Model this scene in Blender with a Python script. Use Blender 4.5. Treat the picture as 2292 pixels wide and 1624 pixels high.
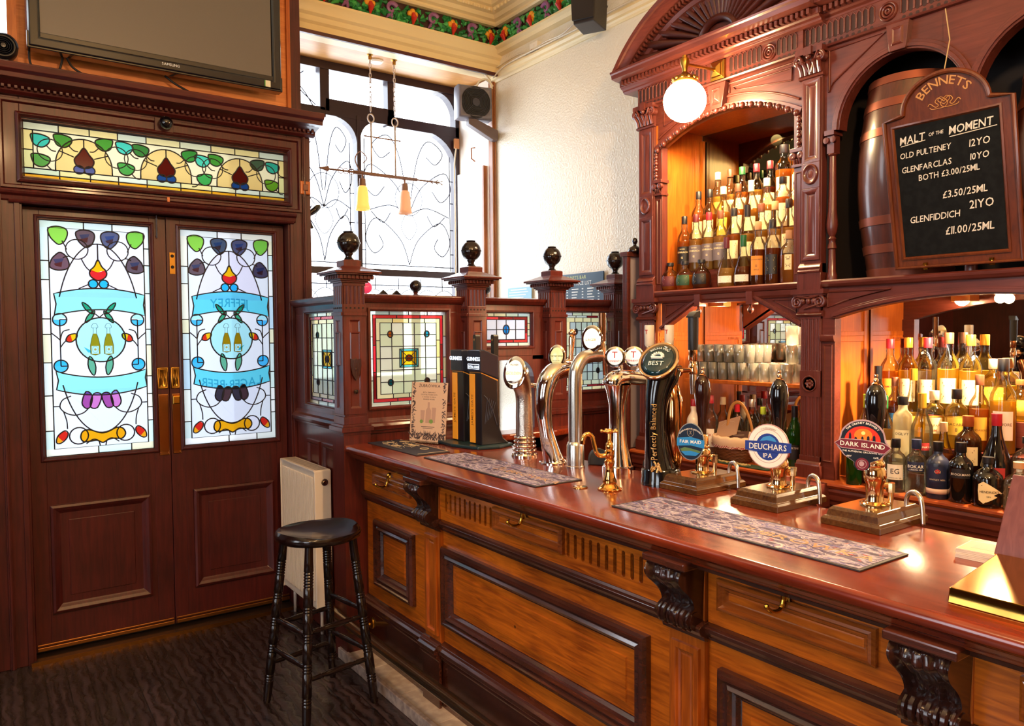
import bpy, bmesh, math, random
from mathutils import Vector, Matrix
PI = math.pi
random.seed(7)
S = bpy.context.scene
for o in list(bpy.data.objects):
    bpy.data.objects.remove(o)

# ---------------------------------------------------------------- camera
YAW, PITCH, ROLL, FPX = .62024, -.03964, -.0075336, 1704.3
cd = bpy.data.cameras.new('camera')
cd.sensor_fit = 'HORIZONTAL'; cd.sensor_width = 36.0
cd.lens = 36.0 * FPX / 2292.0
cd.clip_start = .05; cd.clip_end = 60
cam = bpy.data.objects.new('camera', cd); S.collection.objects.link(cam); S.camera = cam
_f = Vector((math.sin(YAW) * math.cos(PITCH), math.cos(YAW) * math.cos(PITCH), math.sin(PITCH)))
_r = Vector((math.cos(YAW), -math.sin(YAW), 0)); _u = _r.cross(_f)
_r2 = math.cos(ROLL) * _r + math.sin(ROLL) * _u; _u2 = -math.sin(ROLL) * _r + math.cos(ROLL) * _u
cam.matrix_world = Matrix(((_r2.x, _u2.x, -_f.x, 0), (_r2.y, _u2.y, -_f.y, 0), (_r2.z, _u2.z, -_f.z, 1.55), (0, 0, 0, 1)))

# ---------------------------------------------------------------- daylight
SKY = 9.0
w = bpy.data.worlds.new('daylight'); S.world = w; w.use_nodes = True
w.node_tree.nodes['Background'].inputs[0].default_value = (.86, .93, 1, 1)
w.node_tree.nodes['Background'].inputs[1].default_value = SKY
S.view_settings.view_transform = 'Standard'; S.view_settings.look = 'None'
S.view_settings.gamma = 1; S.view_settings.use_curve_mapping = False
S.view_settings.exposure = 0.0
S.cycles.use_denoising = True
S.cycles.max_bounces = 8; S.cycles.diffuse_bounces = 4; S.cycles.glossy_bounces = 4
S.cycles.transparent_max_bounces = 28; S.cycles.transmission_bounces = 6
S.cycles.caustics_reflective = False; S.cycles.caustics_refractive = False
S.cycles.sample_clamp_indirect = 6

def lamp(name, kind, loc, energy, colour, size=.05, rot=None, spot=None, blend=.5):
    l = bpy.data.lights.new(name, kind); l.energy = energy; l.color = colour
    if kind == 'AREA':
        l.shape = 'RECTANGLE'; l.size, l.size_y = size
    else:
        l.shadow_soft_size = size
    if spot: l.spot_size = spot; l.spot_blend = blend
    o = bpy.data.objects.new(name, l); S.collection.objects.link(o); o.location = loc
    if rot: o.rotation_euler = rot
    return o
WARM = (1, .62, .30); WARM2 = (1, .70, .38)
# pendant lamps of the room, hanging from the ceiling over the floor and the bar
for i, (x, y, z, e) in enumerate(((.2, 1.2, 3.0, 50), (.95, -.2, 3.0, 240), (-1.2, .4, 3.0, 40))):
    lamp('pendant_bulb', 'POINT', (x, y, z), e, WARM, .09)
# lamps hidden in the back bar's bays
lamp('niche_light', 'SPOT', (3.07, 2.22, 2.615), 70, WARM2, .03, (0, 0, 0), 2.7, .5)
lamp('niche_light', 'SPOT', (3.07, 2.60, 2.60), 32, WARM2, .03, (0, 0, 0), 2.7, .5)
lamp('glass_shelf_light', 'POINT', (3.10, 2.12, 1.685), 62, WARM2, .03)
lamp('glass_shelf_light', 'POINT', (3.10, 2.52, 1.685), 40, WARM2, .03)
lamp('bottle_bay_light', 'SPOT', (3.19, 1.27, 1.69), 190, WARM2, .03, (0, 0, 0), 2.8, .5)
lamp('bottle_bay_light', 'POINT', (3.12, 1.60, 1.685), 16, WARM2, .03)
lamp('back_counter_light', 'POINT', (3.15, 2.35, 1.27), 1.6, WARM, .03)

# ---------------------------------------------------------------- materials
def L(h):
    h = h.lstrip('#'); v = [int(h[i:i + 2], 16) / 255 for i in (0, 2, 4)]
    return tuple((c / 12.92 if c <= .04045 else ((c + .055) / 1.055) ** 2.4) for c in v) + (1,)
MATS = {}
def mat(name, colour, rough=.5, metal=0, spec=.5, emit=None, es=0, coat=0, bump=0, bscale=200, var=None):
    if name in MATS: return MATS[name]
    m = bpy.data.materials.new(name); m.use_nodes = True
    nt = m.node_tree; b = nt.nodes['Principled BSDF']
    c = L(colour) if isinstance(colour, str) else tuple(colour) + (1,)
    b.inputs['Base Color'].default_value = c
    b.inputs['Roughness'].default_value = rough; b.inputs['Metallic'].default_value = metal
    b.inputs['Specular IOR Level'].default_value = spec
    b.inputs['Coat Weight'].default_value = coat; b.inputs['Coat Roughness'].default_value = .08
    if emit:
        b.inputs['Emission Color'].default_value = L(emit); b.inputs['Emission Strength'].default_value = es
    if bump or var:
        tc = nt.nodes.new('ShaderNodeTexCoord'); n = nt.nodes.new('ShaderNodeTexNoise')
        n.inputs['Scale'].default_value = bscale; n.inputs['Detail'].default_value = 3
        nt.links.new(tc.outputs['Object'], n.inputs['Vector'])
        if bump:
            bp = nt.nodes.new('ShaderNodeBump'); bp.inputs['Strength'].default_value = bump; bp.inputs['Distance'].default_value = .004
            nt.links.new(n.outputs['Fac'], bp.inputs['Height']); nt.links.new(bp.outputs['Normal'], b.inputs['Normal'])
        if var:
            r = nt.nodes.new('ShaderNodeValToRGB'); r.color_ramp.elements[0].color = c; r.color_ramp.elements[1].color = L(var)
            r.color_ramp.elements[0].position = .42; r.color_ramp.elements[1].position = .62
            nt.links.new(n.outputs['Fac'], r.inputs[0]); nt.links.new(r.outputs[0], b.inputs['Base Color'])
    MATS[name] = m
    return m
def wood(name, dark, light, axis='z', rough=.3, coat=.3, scale=1, pits=0, spec=.4):
    if name in MATS: return MATS[name]
    m = bpy.data.materials.new(name); m.use_nodes = True
    nt = m.node_tree; N = nt.nodes; K = nt.links; b = N['Principled BSDF']
    tc = N.new('ShaderNodeTexCoord'); mp = N.new('ShaderNodeMapping')
    sc = {'x': (3, 38, 38), 'y': (38, 3, 38), 'z': (38, 38, 3)}[axis]
    mp.inputs['Scale'].default_value = [s * scale for s in sc]
    K.new(tc.outputs['Object'], mp.inputs['Vector'])
    n = N.new('ShaderNodeTexNoise'); n.inputs['Scale'].default_value = 1.6; n.inputs['Detail'].default_value = 6; n.inputs['Distortion'].default_value = 1.1
    K.new(mp.outputs[0], n.inputs['Vector'])
    n2 = N.new('ShaderNodeTexNoise'); n2.inputs['Scale'].default_value = 4.5; n2.inputs['Detail'].default_value = 3
    K.new(tc.outputs['Object'], n2.inputs['Vector'])
    mx = N.new('ShaderNodeMath'); mx.operation = 'MULTIPLY_ADD'; mx.inputs[1].default_value = .6
    K.new(n.outputs['Fac'], mx.inputs[0])
    m2 = N.new('ShaderNodeMath'); m2.operation = 'MULTIPLY'; m2.inputs[1].default_value = .4
    K.new(n2.outputs['Fac'], m2.inputs[0]); K.new(m2.outputs[0], mx.inputs[2])
    r = N.new('ShaderNodeValToRGB'); r.color_ramp.elements[0].position = .34; r.color_ramp.elements[1].position = .66
    r.color_ramp.elements[0].color = L(dark); r.color_ramp.elements[1].color = L(light)
    K.new(mx.outputs[0], r.inputs[0]); out = r.outputs[0]
    if pits:
        v = N.new('ShaderNodeTexVoronoi'); v.inputs['Scale'].default_value = 13; v.inputs['Randomness'].default_value = 1
        K.new(tc.outputs['Object'], v.inputs['Vector'])
        n3 = N.new('ShaderNodeTexNoise'); n3.inputs['Scale'].default_value = 5
        K.new(tc.outputs['Object'], n3.inputs['Vector'])
        r2 = N.new('ShaderNodeValToRGB'); r2.color_ramp.elements[0].position = .05; r2.color_ramp.elements[1].position = .085
        r2.color_ramp.elements[0].color = (.12, .08, .06, 1); r2.color_ramp.elements[1].color = (1, 1, 1, 1)
        K.new(v.outputs['Distance'], r2.inputs[0])
        mm = N.new('ShaderNodeMix'); mm.data_type = 'RGBA'; mm.blend_type = 'MULTIPLY'
        r3 = N.new('ShaderNodeValToRGB'); r3.color_ramp.elements[0].position = .5; r3.color_ramp.elements[1].position = .56
        K.new(n3.outputs['Fac'], r3.inputs[0]); K.new(r3.outputs[0], mm.inputs[0])
        K.new(out, mm.inputs[6]); K.new(r2.outputs[0], mm.inputs[7]); out = mm.outputs[2]
    K.new(out, b.inputs['Base Color'])
    b.inputs['Roughness'].default_value = rough; b.inputs['Specular IOR Level'].default_value = spec
    b.inputs['Coat Weight'].default_value = coat; b.inputs['Coat Roughness'].default_value = .12
    bp = N.new('ShaderNodeBump'); bp.inputs['Strength'].default_value = .12; bp.inputs['Distance'].default_value = .002
    K.new(n.outputs['Fac'], bp.inputs['Height']); K.new(bp.outputs['Normal'], b.inputs['Normal'])
    MATS[name] = m
    return m
def glass(name, tint, gloss=.1, rough=.05, trans=0, tcol=None, bump=0, bscale=90):
    """clear or tinted glass: tinted see-through layer, some scattering, a reflecting skin"""
    if name in MATS: return MATS[name]
    m = bpy.data.materials.new(name); m.use_nodes = True
    nt = m.node_tree; N = nt.nodes; K = nt.links
    N.remove(N['Principled BSDF']); out = N['Material Output']
    t = N.new('ShaderNodeBsdfTransparent'); t.inputs[0].default_value = tuple(tint) + (1,)
    g = N.new('ShaderNodeBsdfGlossy'); g.inputs['Roughness'].default_value = rough
    lw = N.new('ShaderNodeFresnel'); lw.inputs[0].default_value = 1.45
    ma = N.new('ShaderNodeMath'); ma.operation = 'MULTIPLY'; ma.inputs[1].default_value = gloss * 10; ma.use_clamp = True
    K.new(lw.outputs[0], ma.inputs[0])
    src = t.outputs[0]
    if trans:
        tl = N.new('ShaderNodeBsdfTranslucent'); tl.inputs[0].default_value = tuple(tcol or tint) + (1,)
        df = N.new('ShaderNodeBsdfDiffuse'); df.inputs[0].default_value = tuple(tcol or tint) + (1,)
        m0 = N.new('ShaderNodeMixShader'); m0.inputs[0].default_value = .35
        K.new(tl.outputs[0], m0.inputs[1]); K.new(df.outputs[0], m0.inputs[2])
        m1 = N.new('ShaderNodeMixShader'); m1.inputs[0].default_value = trans
        K.new(t.outputs[0], m1.inputs[1]); K.new(m0.outputs[0], m1.inputs[2]); src = m1.outputs[0]
    mx = N.new('ShaderNodeMixShader')
    K.new(ma.outputs[0], mx.inputs[0]); K.new(src, mx.inputs[1]); K.new(g.outputs[0], mx.inputs[2])
    K.new(mx.outputs[0], out.inputs['Surface'])
    if bump:
        tc = N.new('ShaderNodeTexCoord'); n = N.new('ShaderNodeTexNoise'); n.inputs['Scale'].default_value = bscale
        K.new(tc.outputs['Object'], n.inputs['Vector'])
        bp = N.new('ShaderNodeBump'); bp.inputs['Strength'].default_value = bump; bp.inputs['Distance'].default_value = .01
        K.new(n.outputs['Fac'], bp.inputs['Height']); K.new(bp.outputs['Normal'], g.inputs['Normal'])
    MATS[name] = m
    return m
SG = {}
def sg(h, k=1.0):
    """stained glass of a given look: the pane lets through a share of the daylight"""
    if h not in SG:
        c = L(h)[:3]; c = tuple(x * k / SKY * 1.6 for x in c)
        SG[h] = glass('stained_glass_' + h.strip('#'), c, .035, .12, .85, tuple(min(1, x * 2.3) for x in c), .25, 120)
    return SG[h]
def sgi(h, k=.7):
    """pale cathedral glass of the indoor screen"""
    n = 's' + h
    if n not in SG:
        c = tuple(x * k for x in L(h)[:3]); SG[n] = glass('cathedral_glass_' + h.strip('#'), c, .05, .15, .7, tuple(min(1, x * 1.2) for x in L(h)[:3]), .3, 120)
    return SG[n]
def over(h, base='#dfe6f2'):
    """a coloured piece laid over the clear pane"""
    k = 'o' + h + base
    if k not in SG:
        b = L(base); c = tuple(min(1, x / y) for x, y in zip(L(h)[:3], b))
        SG[k] = glass('coloured_glass_' + h.strip('#'), c, .01, .15)
    return SG[k]

DOORW = wood('mahogany_door', '#330e0e', '#521b18', 'z', .4, .15)
DOORH = wood('mahogany_rail', '#340e0e', '#561c18', 'x', .38, .2)
SCRW = wood('mahogany_screen', '#3d1512', '#61241c', 'z', .32, .4)
SCRH = wood('mahogany_screen_rail', '#3b1512', '#5e231b', 'x', .32, .4)
BBW = wood('mahogany_back_bar', '#4c2019', '#673029', 'z', .34, .4)
BBH = wood('mahogany_back_bar_rail', '#4e2119', '#6a3229', 'y', .34, .4)
BBDARK = wood('mahogany_carving', '#3a1712', '#57241b', 'y', .4, .2)
OAKP = wood('golden_oak_board', '#93450f', '#b9631f', 'z', .35, .3)
OAK = wood('amber_oak', '#7e360a', '#d6701a', 'y', .3, .5, 1.2, 1)
OAKV = wood('amber_oak_upright', '#7a340a', '#bd5f1a', 'z', .3, .45)
MOULD = wood('dark_moulding', '#2e1410', '#54291c', 'y', .24, 1)
MOULDL = wood('brown_moulding', '#6a2e0e', '#a8581e', 'y', .26, .8)
TOPW = wood('polished_bar_top', '#561a0d', '#843216', 'y', .2, .5, .8, 0, .5)
DARKC = wood('dark_carved_wood', '#22100d', '#3b1d16', 'z', .24, .5)
BLACKW = wood('ebonised_wood', '#0d0707', '#1e0f0d', 'z', .22, .5)
PLY = wood('orange_plywood', '#b2602c', '#d88848', 'x', .45, .2)
BRASS = mat('brass', '#d9a441', .16, 1)
BRASSD = mat('aged_brass', '#a87a33', .3, 1)
COPPER = mat('copper_chrome', '#f0c9a0', .08, 1)
CHROME = mat('chrome', '#f1ece6', .06, 1)
STEEL = mat('brushed_steel', '#cfc6bc', .26, 1)
BLACKG = mat('black_gloss', '#0a0a0e', .12, 0, .5, coat=.6)
BLACKM = mat('black_plastic', '#17161a', .42)
BLACKR = mat('black_rubber', '#121214', .6)
CREAM = mat('cream_paint', '#e2c896', .45, bump=.15, bscale=60)
WALLP = mat('gloss_cream_wall', '#e9dfc8', .24, spec=.6, bump=.9, bscale=75)
CEIL = mat('ceiling_paint', '#e6d3a8', .5, bump=.5, bscale=60)
LEAD = mat('lead_came', '#1c1a26', .45, .3)
WHITE = mat('white_enamel', '#e9d8c2', .3)
PAPER = mat('paper', '#efe3cb', .7)
DARKHOLE = mat('shadow_gap', '#100706', .8)
MIRROR = mat('mirror_glass', '#ece6dc', .015, 1)
GLASSC = glass('clear_glass', (.93, .95, .93), .1, .03)
GLASST = glass('tumbler_glass', (.92, .92, .86), .24, .08, .3, (1, .97, .88))

# ---------------------------------------------------------------- mesh helpers
class MB:
    def __init__(s): s.v = []; s.f = []; s.m = []; s.mi = 0
    def add(s, vs, fs):
        o = len(s.v); s.v += [tuple(p) for p in vs]
        for f in fs: s.f.append([i + o for i in f]); s.m.append(s.mi)
        return s
    def box(s, x0, x1, y0, y1, z0, z1):
        return s.add([(x, y, z) for x in (x0, x1) for y in (y0, y1) for z in (z0, z1)],
                     [(0, 1, 3, 2), (4, 6, 7, 5), (0, 4, 5, 1), (2, 3, 7, 6), (0, 2, 6, 4), (1, 5, 7, 3)])
    def pbox(s, M, u0, u1, v0, v1, h0, h1):
        return s.add([M(u, v, h) for u in (u0, u1) for v in (v0, v1) for h in (h0, h1)],
                     [(0, 1, 3, 2), (4, 6, 7, 5), (0, 4, 5, 1), (2, 3, 7, 6), (0, 2, 6, 4), (1, 5, 7, 3)])
    def prism(s, M, poly, h0, h1):
        n = len(poly)
        vs = [M(u, v, h0) for u, v in poly] + [M(u, v, h1) for u, v in poly]
        return s.add(vs, [list(range(n)), list(range(n, 2 * n))] + [(i, (i + 1) % n, n + (i + 1) % n, n + i) for i in range(n)])
    def flat(s, M, poly, h):
        return s.add([M(u, v, h) for u, v in poly], [list(range(len(poly)))])
    def frame(s, M, u0, u1, v0, v1, prof, cap=True):
        """mitred moulding round a rectangle: prof = (inset, height) steps"""
        vs = []; fs = []
        for d, h in prof:
            vs += [M(u0 + d, v0 + d, h), M(u1 - d, v0 + d, h), M(u1 - d, v1 - d, h), M(u0 + d, v1 - d, h)]
        for k in range(len(prof) - 1):
            for i in range(4):
                j = (i + 1) % 4
                fs.append((4 * k + i, 4 * k + j, 4 * k + 4 + j, 4 * k + 4 + i))
        if cap: k = 4 * (len(prof) - 1); fs.append((k, k + 1, k + 2, k + 3))
        return s.add(vs, fs)
    def mould(s, M, u0, u1, prof):
        """straight moulding along u: prof = (v, h) section"""
        n = len(prof)
        vs = [M(u0, v, h) for v, h in prof] + [M(u1, v, h) for v, h in prof]
        return s.add(vs, [(i, (i + 1) % n, n + (i + 1) % n, n + i) for i in range(n)] + [list(range(n)), list(range(n, 2 * n))])
    def grooved(s, M, u0, u1, v0, v1, n, depth, h, frac=.5, hb=0):
        """board with n upright grooves"""
        p = (u1 - u0) / n; sec = [(u0, hb), (u0, h)]
        for k in range(n):
            c = u0 + (k + .5) * p; r = p * frac / 2
            for a in (0, .25, .5, .75, 1): sec.append((c - r * math.cos(PI * a), h - depth * math.sin(PI * a)))
        sec += [(u1, h), (u1, hb)]
        m = len(sec)
        vs = [M(u, v0, q) for u, q in sec] + [M(u, v1, q) for u, q in sec]
        return s.add(vs, [(i, (i + 1) % m, m + (i + 1) % m, m + i) for i in range(m)])
    def lathe(s, prof, c=(0, 0, 0), seg=20, sx=1, sy=1, a0=0, a1=2 * PI, M=None):
        full = abs(a1 - a0 - 2 * PI) < 1e-6; n = seg if full else seg + 1
        vs = []; fs = []
        for r, z in prof:
            for i in range(n):
                a = a0 + (a1 - a0) * i / seg
                p = (r * math.cos(a) * sx, r * math.sin(a) * sy, z)
                vs.append(M(c[0] + p[0], c[1] + p[1], c[2] + p[2]) if M else (c[0] + p[0], c[1] + p[1], c[2] + p[2]))
        for k in range(len(prof) - 1):
            for i in range(n if full else n - 1):
                j = (i + 1) % n
                fs.append((k * n + i, k * n + j, (k + 1) * n + j, (k + 1) * n + i))
        if full:
            if prof[0][0] > 1e-5: fs.append(list(range(n)))
            if prof[-1][0] > 1e-5: fs.append(list(range((len(prof) - 1) * n, len(prof) * n)))
        return s.add(vs, fs)
    def turned(s, p0, p1, prof, seg=12):
        """lathe along the line p0-p1, prof = (r, t)"""
        p0 = Vector(p0); p1 = Vector(p1); d = p1 - p0; ln = d.length; q = d.to_track_quat('Z', 'Y')
        return s.lathe([(r, t * ln) for r, t in prof], (0, 0, 0), seg, M=lambda x, y, z: tuple(p0 + q @ Vector((x, y, z))))
    def tube(s, pts, r, seg=8, closed=False, flat=1, cap=True):
        P = [Vector(p) for p in pts]; n = len(P); R = r if isinstance(r, (list, tuple)) else [r] * n
        vs = []; fs = []; prev = None
        for i, p in enumerate(P):
            t = (P[(i + 1) % n] - P[i - 1]) if closed else (P[min(i + 1, n - 1)] - P[max(i - 1, 0)])
            if t.length < 1e-9: t = Vector((0, 0, 1))
            t.normalize()
            if prev is None:
                a = Vector((0, 0, 1)) if abs(t.z) < .9 else Vector((1, 0, 0))
                nrm = t.cross(a).normalized()
            else:
                nrm = (prev - t * prev.dot(t))
                nrm = nrm.normalized() if nrm.length > 1e-6 else t.orthogonal().normalized()
            prev = nrm; b = t.cross(nrm)
            for k in range(seg):
                a = 2 * PI * k / seg
                vs.append(tuple(p + R[i] * (math.cos(a) * nrm + flat * math.sin(a) * b)))
        for i in range(n if closed else n - 1):
            j = (i + 1) % n
            for k in range(seg):
                l = (k + 1) % seg
                fs.append((i * seg + k, i * seg + l, j * seg + l, j * seg + k))
        if not closed and cap: fs += [list(range(seg)), list(range((n - 1) * seg, n * seg))]
        return s.add(vs, fs)
    def ball(s, c, r, seg=16, rings=10, sz=1):
        return s.lathe([(max(r * math.sin(PI * k / rings), 1e-6), -r * sz * math.cos(PI * k / rings)) for k in range(rings + 1)], c, seg)
    def text(s, M, t, u, v, size, align='C', h=0, sx=1):
        for poly in glyphs(t, size, align, sx):
            s.add([M(u + a, v + b, h) for a, b in poly[0]], poly[1])
        return s
    def arctext(s, M, t, u, v, R, size, mid=PI / 2, h=0, inner=False):
        for poly in glyphs(t, size, 'C'):
            vs = []
            for a, b in poly[0]:
                if inner: th = mid + a / R; rr = R - b
                else: th = mid - a / R; rr = R + b
                vs.append(M(u + rr * math.cos(th), v + rr * math.sin(th), h))
            s.add(vs, poly[1])
        return s
    def build(s, name, mats, parent=None, smooth=False, bev=0, sub=0, kind=None):
        me = bpy.data.meshes.new(name)
        b = BASE.get(parent, Vector((0, 0, 0)))
        me.from_pydata([(x - b.x, y - b.y, z - b.z) for x, y, z in s.v], [], s.f)
        mats = mats if isinstance(mats, (list, tuple)) else [mats]
        for m in mats: me.materials.append(m)
        for p, i in zip(me.polygons, s.m): p.material_index = min(i, len(mats) - 1)
        bm = bmesh.new(); bm.from_mesh(me)
        bmesh.ops.recalc_face_normals(bm, faces=bm.faces)
        bm.to_mesh(me); bm.free()
        o = bpy.data.objects.new(name, me); S.collection.objects.link(o)
        if parent: o.parent = parent
        BASE[o] = b
        if smooth:
            for p in me.polygons: p.use_smooth = True
            if smooth is not True: me.set_sharp_from_angle(angle=math.radians(smooth))
        if bev:
            md = o.modifiers.new('edge', 'BEVEL'); md.width = bev; md.segments = 2; md.limit_method = 'ANGLE'; md.angle_limit = math.radians(35)
        if sub:
            md = o.modifiers.new('soft', 'SUBSURF'); md.levels = sub; md.render_levels = sub
        if kind: o['kind'] = kind
        return o
BASE = {}
_G = {}
def _make_glyphs():
    cu = bpy.data.curves.new('glyph', 'FONT'); cu.resolution_u = 2; cu.offset = .008
    o = bpy.data.objects.new('glyph', cu); S.collection.objects.link(o)
    for c in "ABCDEFGHIJKLMNOPQRSTUVWXYZabcdefghijklmnopqrstuvwxyz0123456789£.,/&-:'%·ÓŻ":
        cu.body = c; bpy.context.view_layer.update()
        dg = bpy.context.evaluated_depsgraph_get()
        me = bpy.data.meshes.new_from_object(o.evaluated_get(dg))
        vs = [(v.co.x, v.co.y) for v in me.vertices]; fs = [list(p.vertices) for p in me.polygons]
        if vs:
            x0 = min(a for a, b in vs); x1 = max(a for a, b in vs)
            _G[c] = ([(a - x0, b) for a, b in vs], fs, x1 - x0)
        bpy.data.meshes.remove(me)
    bpy.data.objects.remove(o); bpy.data.curves.remove(cu)
_make_glyphs()
def glyphs(t, size, align='C', sx=1):
    out = []; x = 0
    for c in t:
        if c in _G:
            vs, fs, wd = _G[c]
            out.append(([((a + x) * size * sx, b * size) for a, b in vs], fs)); x += wd + .085
        else: x += .34
    wd = (x - .085) * size * sx
    off = {'C': -wd / 2, 'L': 0, 'R': -wd}[align]
    return [([(a + off, b) for a, b in vs], fs) for vs, fs in out]
def thing(name, label, cat, loc=(0, 0, 0), group=None, kind=None):
    o = bpy.data.objects.new(name, None); S.collection.objects.link(o)
    o.location = loc; o.empty_display_size = .05; BASE[o] = Vector(loc)
    if kind == 'structure': o['kind'] = kind
    else: o['label'] = label; o['category'] = cat
    if group: o['group'] = group
    return o
def tag(o, label, cat, group=None):
    o['label'] = label; o['category'] = cat
    if group: o['group'] = group
    return o
def struct(o): o['kind'] = 'structure'; return o
def put(t, loc, rz=0):
    t.location = loc; t.rotation_euler = (0, 0, rz); return t
def dup(root, loc, rz=0, label=None, group=None):
    r = root.copy(); S.collection.objects.link(r); r.location = loc; r.rotation_euler = (0, 0, rz)
    if label: r['label'] = label
    if group: r['group'] = group
    for ch in root.children:
        c = ch.copy(); S.collection.objects.link(c); c.parent = r
        for g in ch.children:
            d = g.copy(); S.collection.objects.link(d); d.parent = c
    return r
def paint(o, m, slot=0):
    o.material_slots[slot].link = 'OBJECT'; o.material_slots[slot].material = m
FX = lambda X: (lambda u, v, h: (X - h, u, v))       # a face looking towards -X, u = Y, v = Z
FY = lambda Y: (lambda u, v, h: (u, Y - h, v))       # a face looking towards -Y, u = X, v = Z
FZ = lambda Z: (lambda u, v, h: (u, v, Z + h))       # a level face
def ell(cu, cv, ru, rv, n=24, a0=0, a1=2 * PI):
    full = abs(a1 - a0 - 2 * PI) < 1e-6
    return [(cu + ru * math.cos(a0 + (a1 - a0) * i / n), cv + rv * math.sin(a0 + (a1 - a0) * i / n)) for i in range(n if full else n + 1)]
def bez(p, n=10):
    out = []
    for i in range(n + 1):
        t = i / n; q = [Vector(x).to_2d() if len(x) == 2 else Vector(x) for x in p]
        while len(q) > 1: q = [q[k] * (1 - t) + q[k + 1] * t for k in range(len(q) - 1)]
        out.append(tuple(q[0]))
    return out
def smooth_path(pts, n=6, closed=False):
    """Catmull-Rom through the points"""
    P = [Vector(p) for p in pts]; m = len(P); out = []
    for i in range(m if closed else m - 1):
        g = lambda k: P[k % m] if closed else P[min(max(k, 0), m - 1)]
        a, b, c, d = g(i - 1), g(i), g(i + 1), g(i + 2)
        for j in range(n):
            t = j / n
            out.append(tuple(.5 * ((2 * b) + (c - a) * t + (2 * a - 5 * b + 4 * c - d) * t * t + (3 * b - a - 3 * c + d) * t ** 3)))
    if not closed: out.append(tuple(P[-1]))
    return out

# ================================================================ ROOM SHELL
def slab(name, x0, x1, y0, y1, z0, z1, m):
    return struct(MB().box(x0, x1, y0, y1, z0, z1).build(name, m))
FLOOR_ROT = math.radians(91)
fm = wood('floor_boards', '#20161a', '#453538', 'y', .3, .25, .5)
nt = fm.node_tree; N = nt.nodes; K = nt.links; b = N['Principled BSDF']
tc = N.new('ShaderNodeTexCoord'); mp = N.new('ShaderNodeMapping'); mp.inputs['Rotation'].default_value = (0, 0, FLOOR_ROT)
br = N.new('ShaderNodeTexBrick'); br.inputs['Scale'].default_value = 1; br.inputs['Brick Width'].default_value = 1.6; br.inputs['Row Height'].default_value = .085
br.inputs['Mortar Size'].default_value = .0028; br.inputs['Color1'].default_value = (1, 1, 1, 1); br.inputs['Color2'].default_value = (.62, .6, .6, 1); br.inputs['Mortar'].default_value = (.12, .12, .12, 1)
wv = N.new('ShaderNodeTexWave'); wv.bands_direction = 'Y'; wv.inputs['Scale'].default_value = 7.5; wv.inputs['Distortion'].default_value = 7; wv.inputs['Detail'].default_value = 4; wv.inputs['Detail Scale'].default_value = 1.3
K.new(tc.outputs['Object'], mp.inputs['Vector']); K.new(mp.outputs[0], br.inputs['Vector']); K.new(mp.outputs[0], wv.inputs['Vector'])
src = b.inputs['Base Color'].links[0].from_socket
m1 = N.new('ShaderNodeMix'); m1.data_type = 'RGBA'; m1.blend_type = 'MULTIPLY'; m1.inputs[0].default_value = 1
wr = N.new('ShaderNodeMapRange'); wr.inputs[1].default_value = .35; wr.inputs[2].default_value = .8; wr.inputs[3].default_value = .5; wr.inputs[4].default_value = 1.1  # streaks: worn grain, with its highlights put into the colour
K.new(wv.outputs['Fac'], wr.inputs[0]); mv = N.new('ShaderNodeMix'); mv.data_type = 'RGBA'; mv.blend_type = 'MULTIPLY'; mv.inputs[0].default_value = 1
K.new(src, mv.inputs[6]); K.new(wr.outputs[0], mv.inputs[7]); K.new(mv.outputs[2], m1.inputs[6]); K.new(br.outputs['Color'], m1.inputs[7]); K.new(m1.outputs[2], b.inputs['Base Color'])
rr = N.new('ShaderNodeMapRange'); rr.inputs[3].default_value = .22; rr.inputs[4].default_value = .5
K.new(wv.outputs['Fac'], rr.inputs[0]); K.new(rr.outputs[0], b.inputs['Roughness'])
bp = N.new('ShaderNodeBump'); bp.inputs['Strength'].default_value = .5; bp.inputs['Distance'].default_value = .004
mm = N.new('ShaderNodeMath'); mm.operation = 'MULTIPLY'; K.new(wv.outputs['Fac'], mm.inputs[0]); K.new(br.outputs['Color'], mm.inputs[1])
K.new(mm.outputs[0], bp.inputs['Height']); K.new(bp.outputs['Normal'], b.inputs['Normal'])
slab('floor', -3.6, 3.6, -4.6, 5.9, -.1, 0, fm)
slab('ceiling', -3.6, 3.6, -4.6, 5.0, 4.03, 4.13, CEIL)
slab('wall_right', 3.385, 3.6, -4.6, 5.9, 0, 4.03, WALLP)
slab('wall_rear', -3.6, 3.385, -4.7, -4.6, 0, 4.03, CREAM)
# street side wall with its tall windows, seen only in the mirrors
mb = MB()
mb.box(-2.9, -2.75, -4.6, 5.5, 0, 1.0); mb.box(-2.9, -2.75, -4.6, 5.5, 2.9, 4.03)
for a, c in ((-4.6, -1.0), (.5, 1.7), (2.7, 5.5)): mb.box(-2.9, -2.75, a, c, 1.0, 2.9)
struct(mb.build('wall_left', wood('wall_panelling', '#2c1410', '#4a211a', 'z', .35, .3)))
mb = MB()
for a, c in ((-1.0, .5), (1.7, 2.7)):
    mb.frame(FX(-2.76), a, c, 1.0, 2.9, [(0, .03), (.05, .03), (.05, -.08)], False)
    mb.box(-2.86, -2.82, (a + c) / 2 - .03, (a + c) / 2 + .03, 1, 2.9); mb.box(-2.86, -2.82, a, c, 2.2, 2.26)
struct(mb.build('window_3', DOORW))

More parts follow.
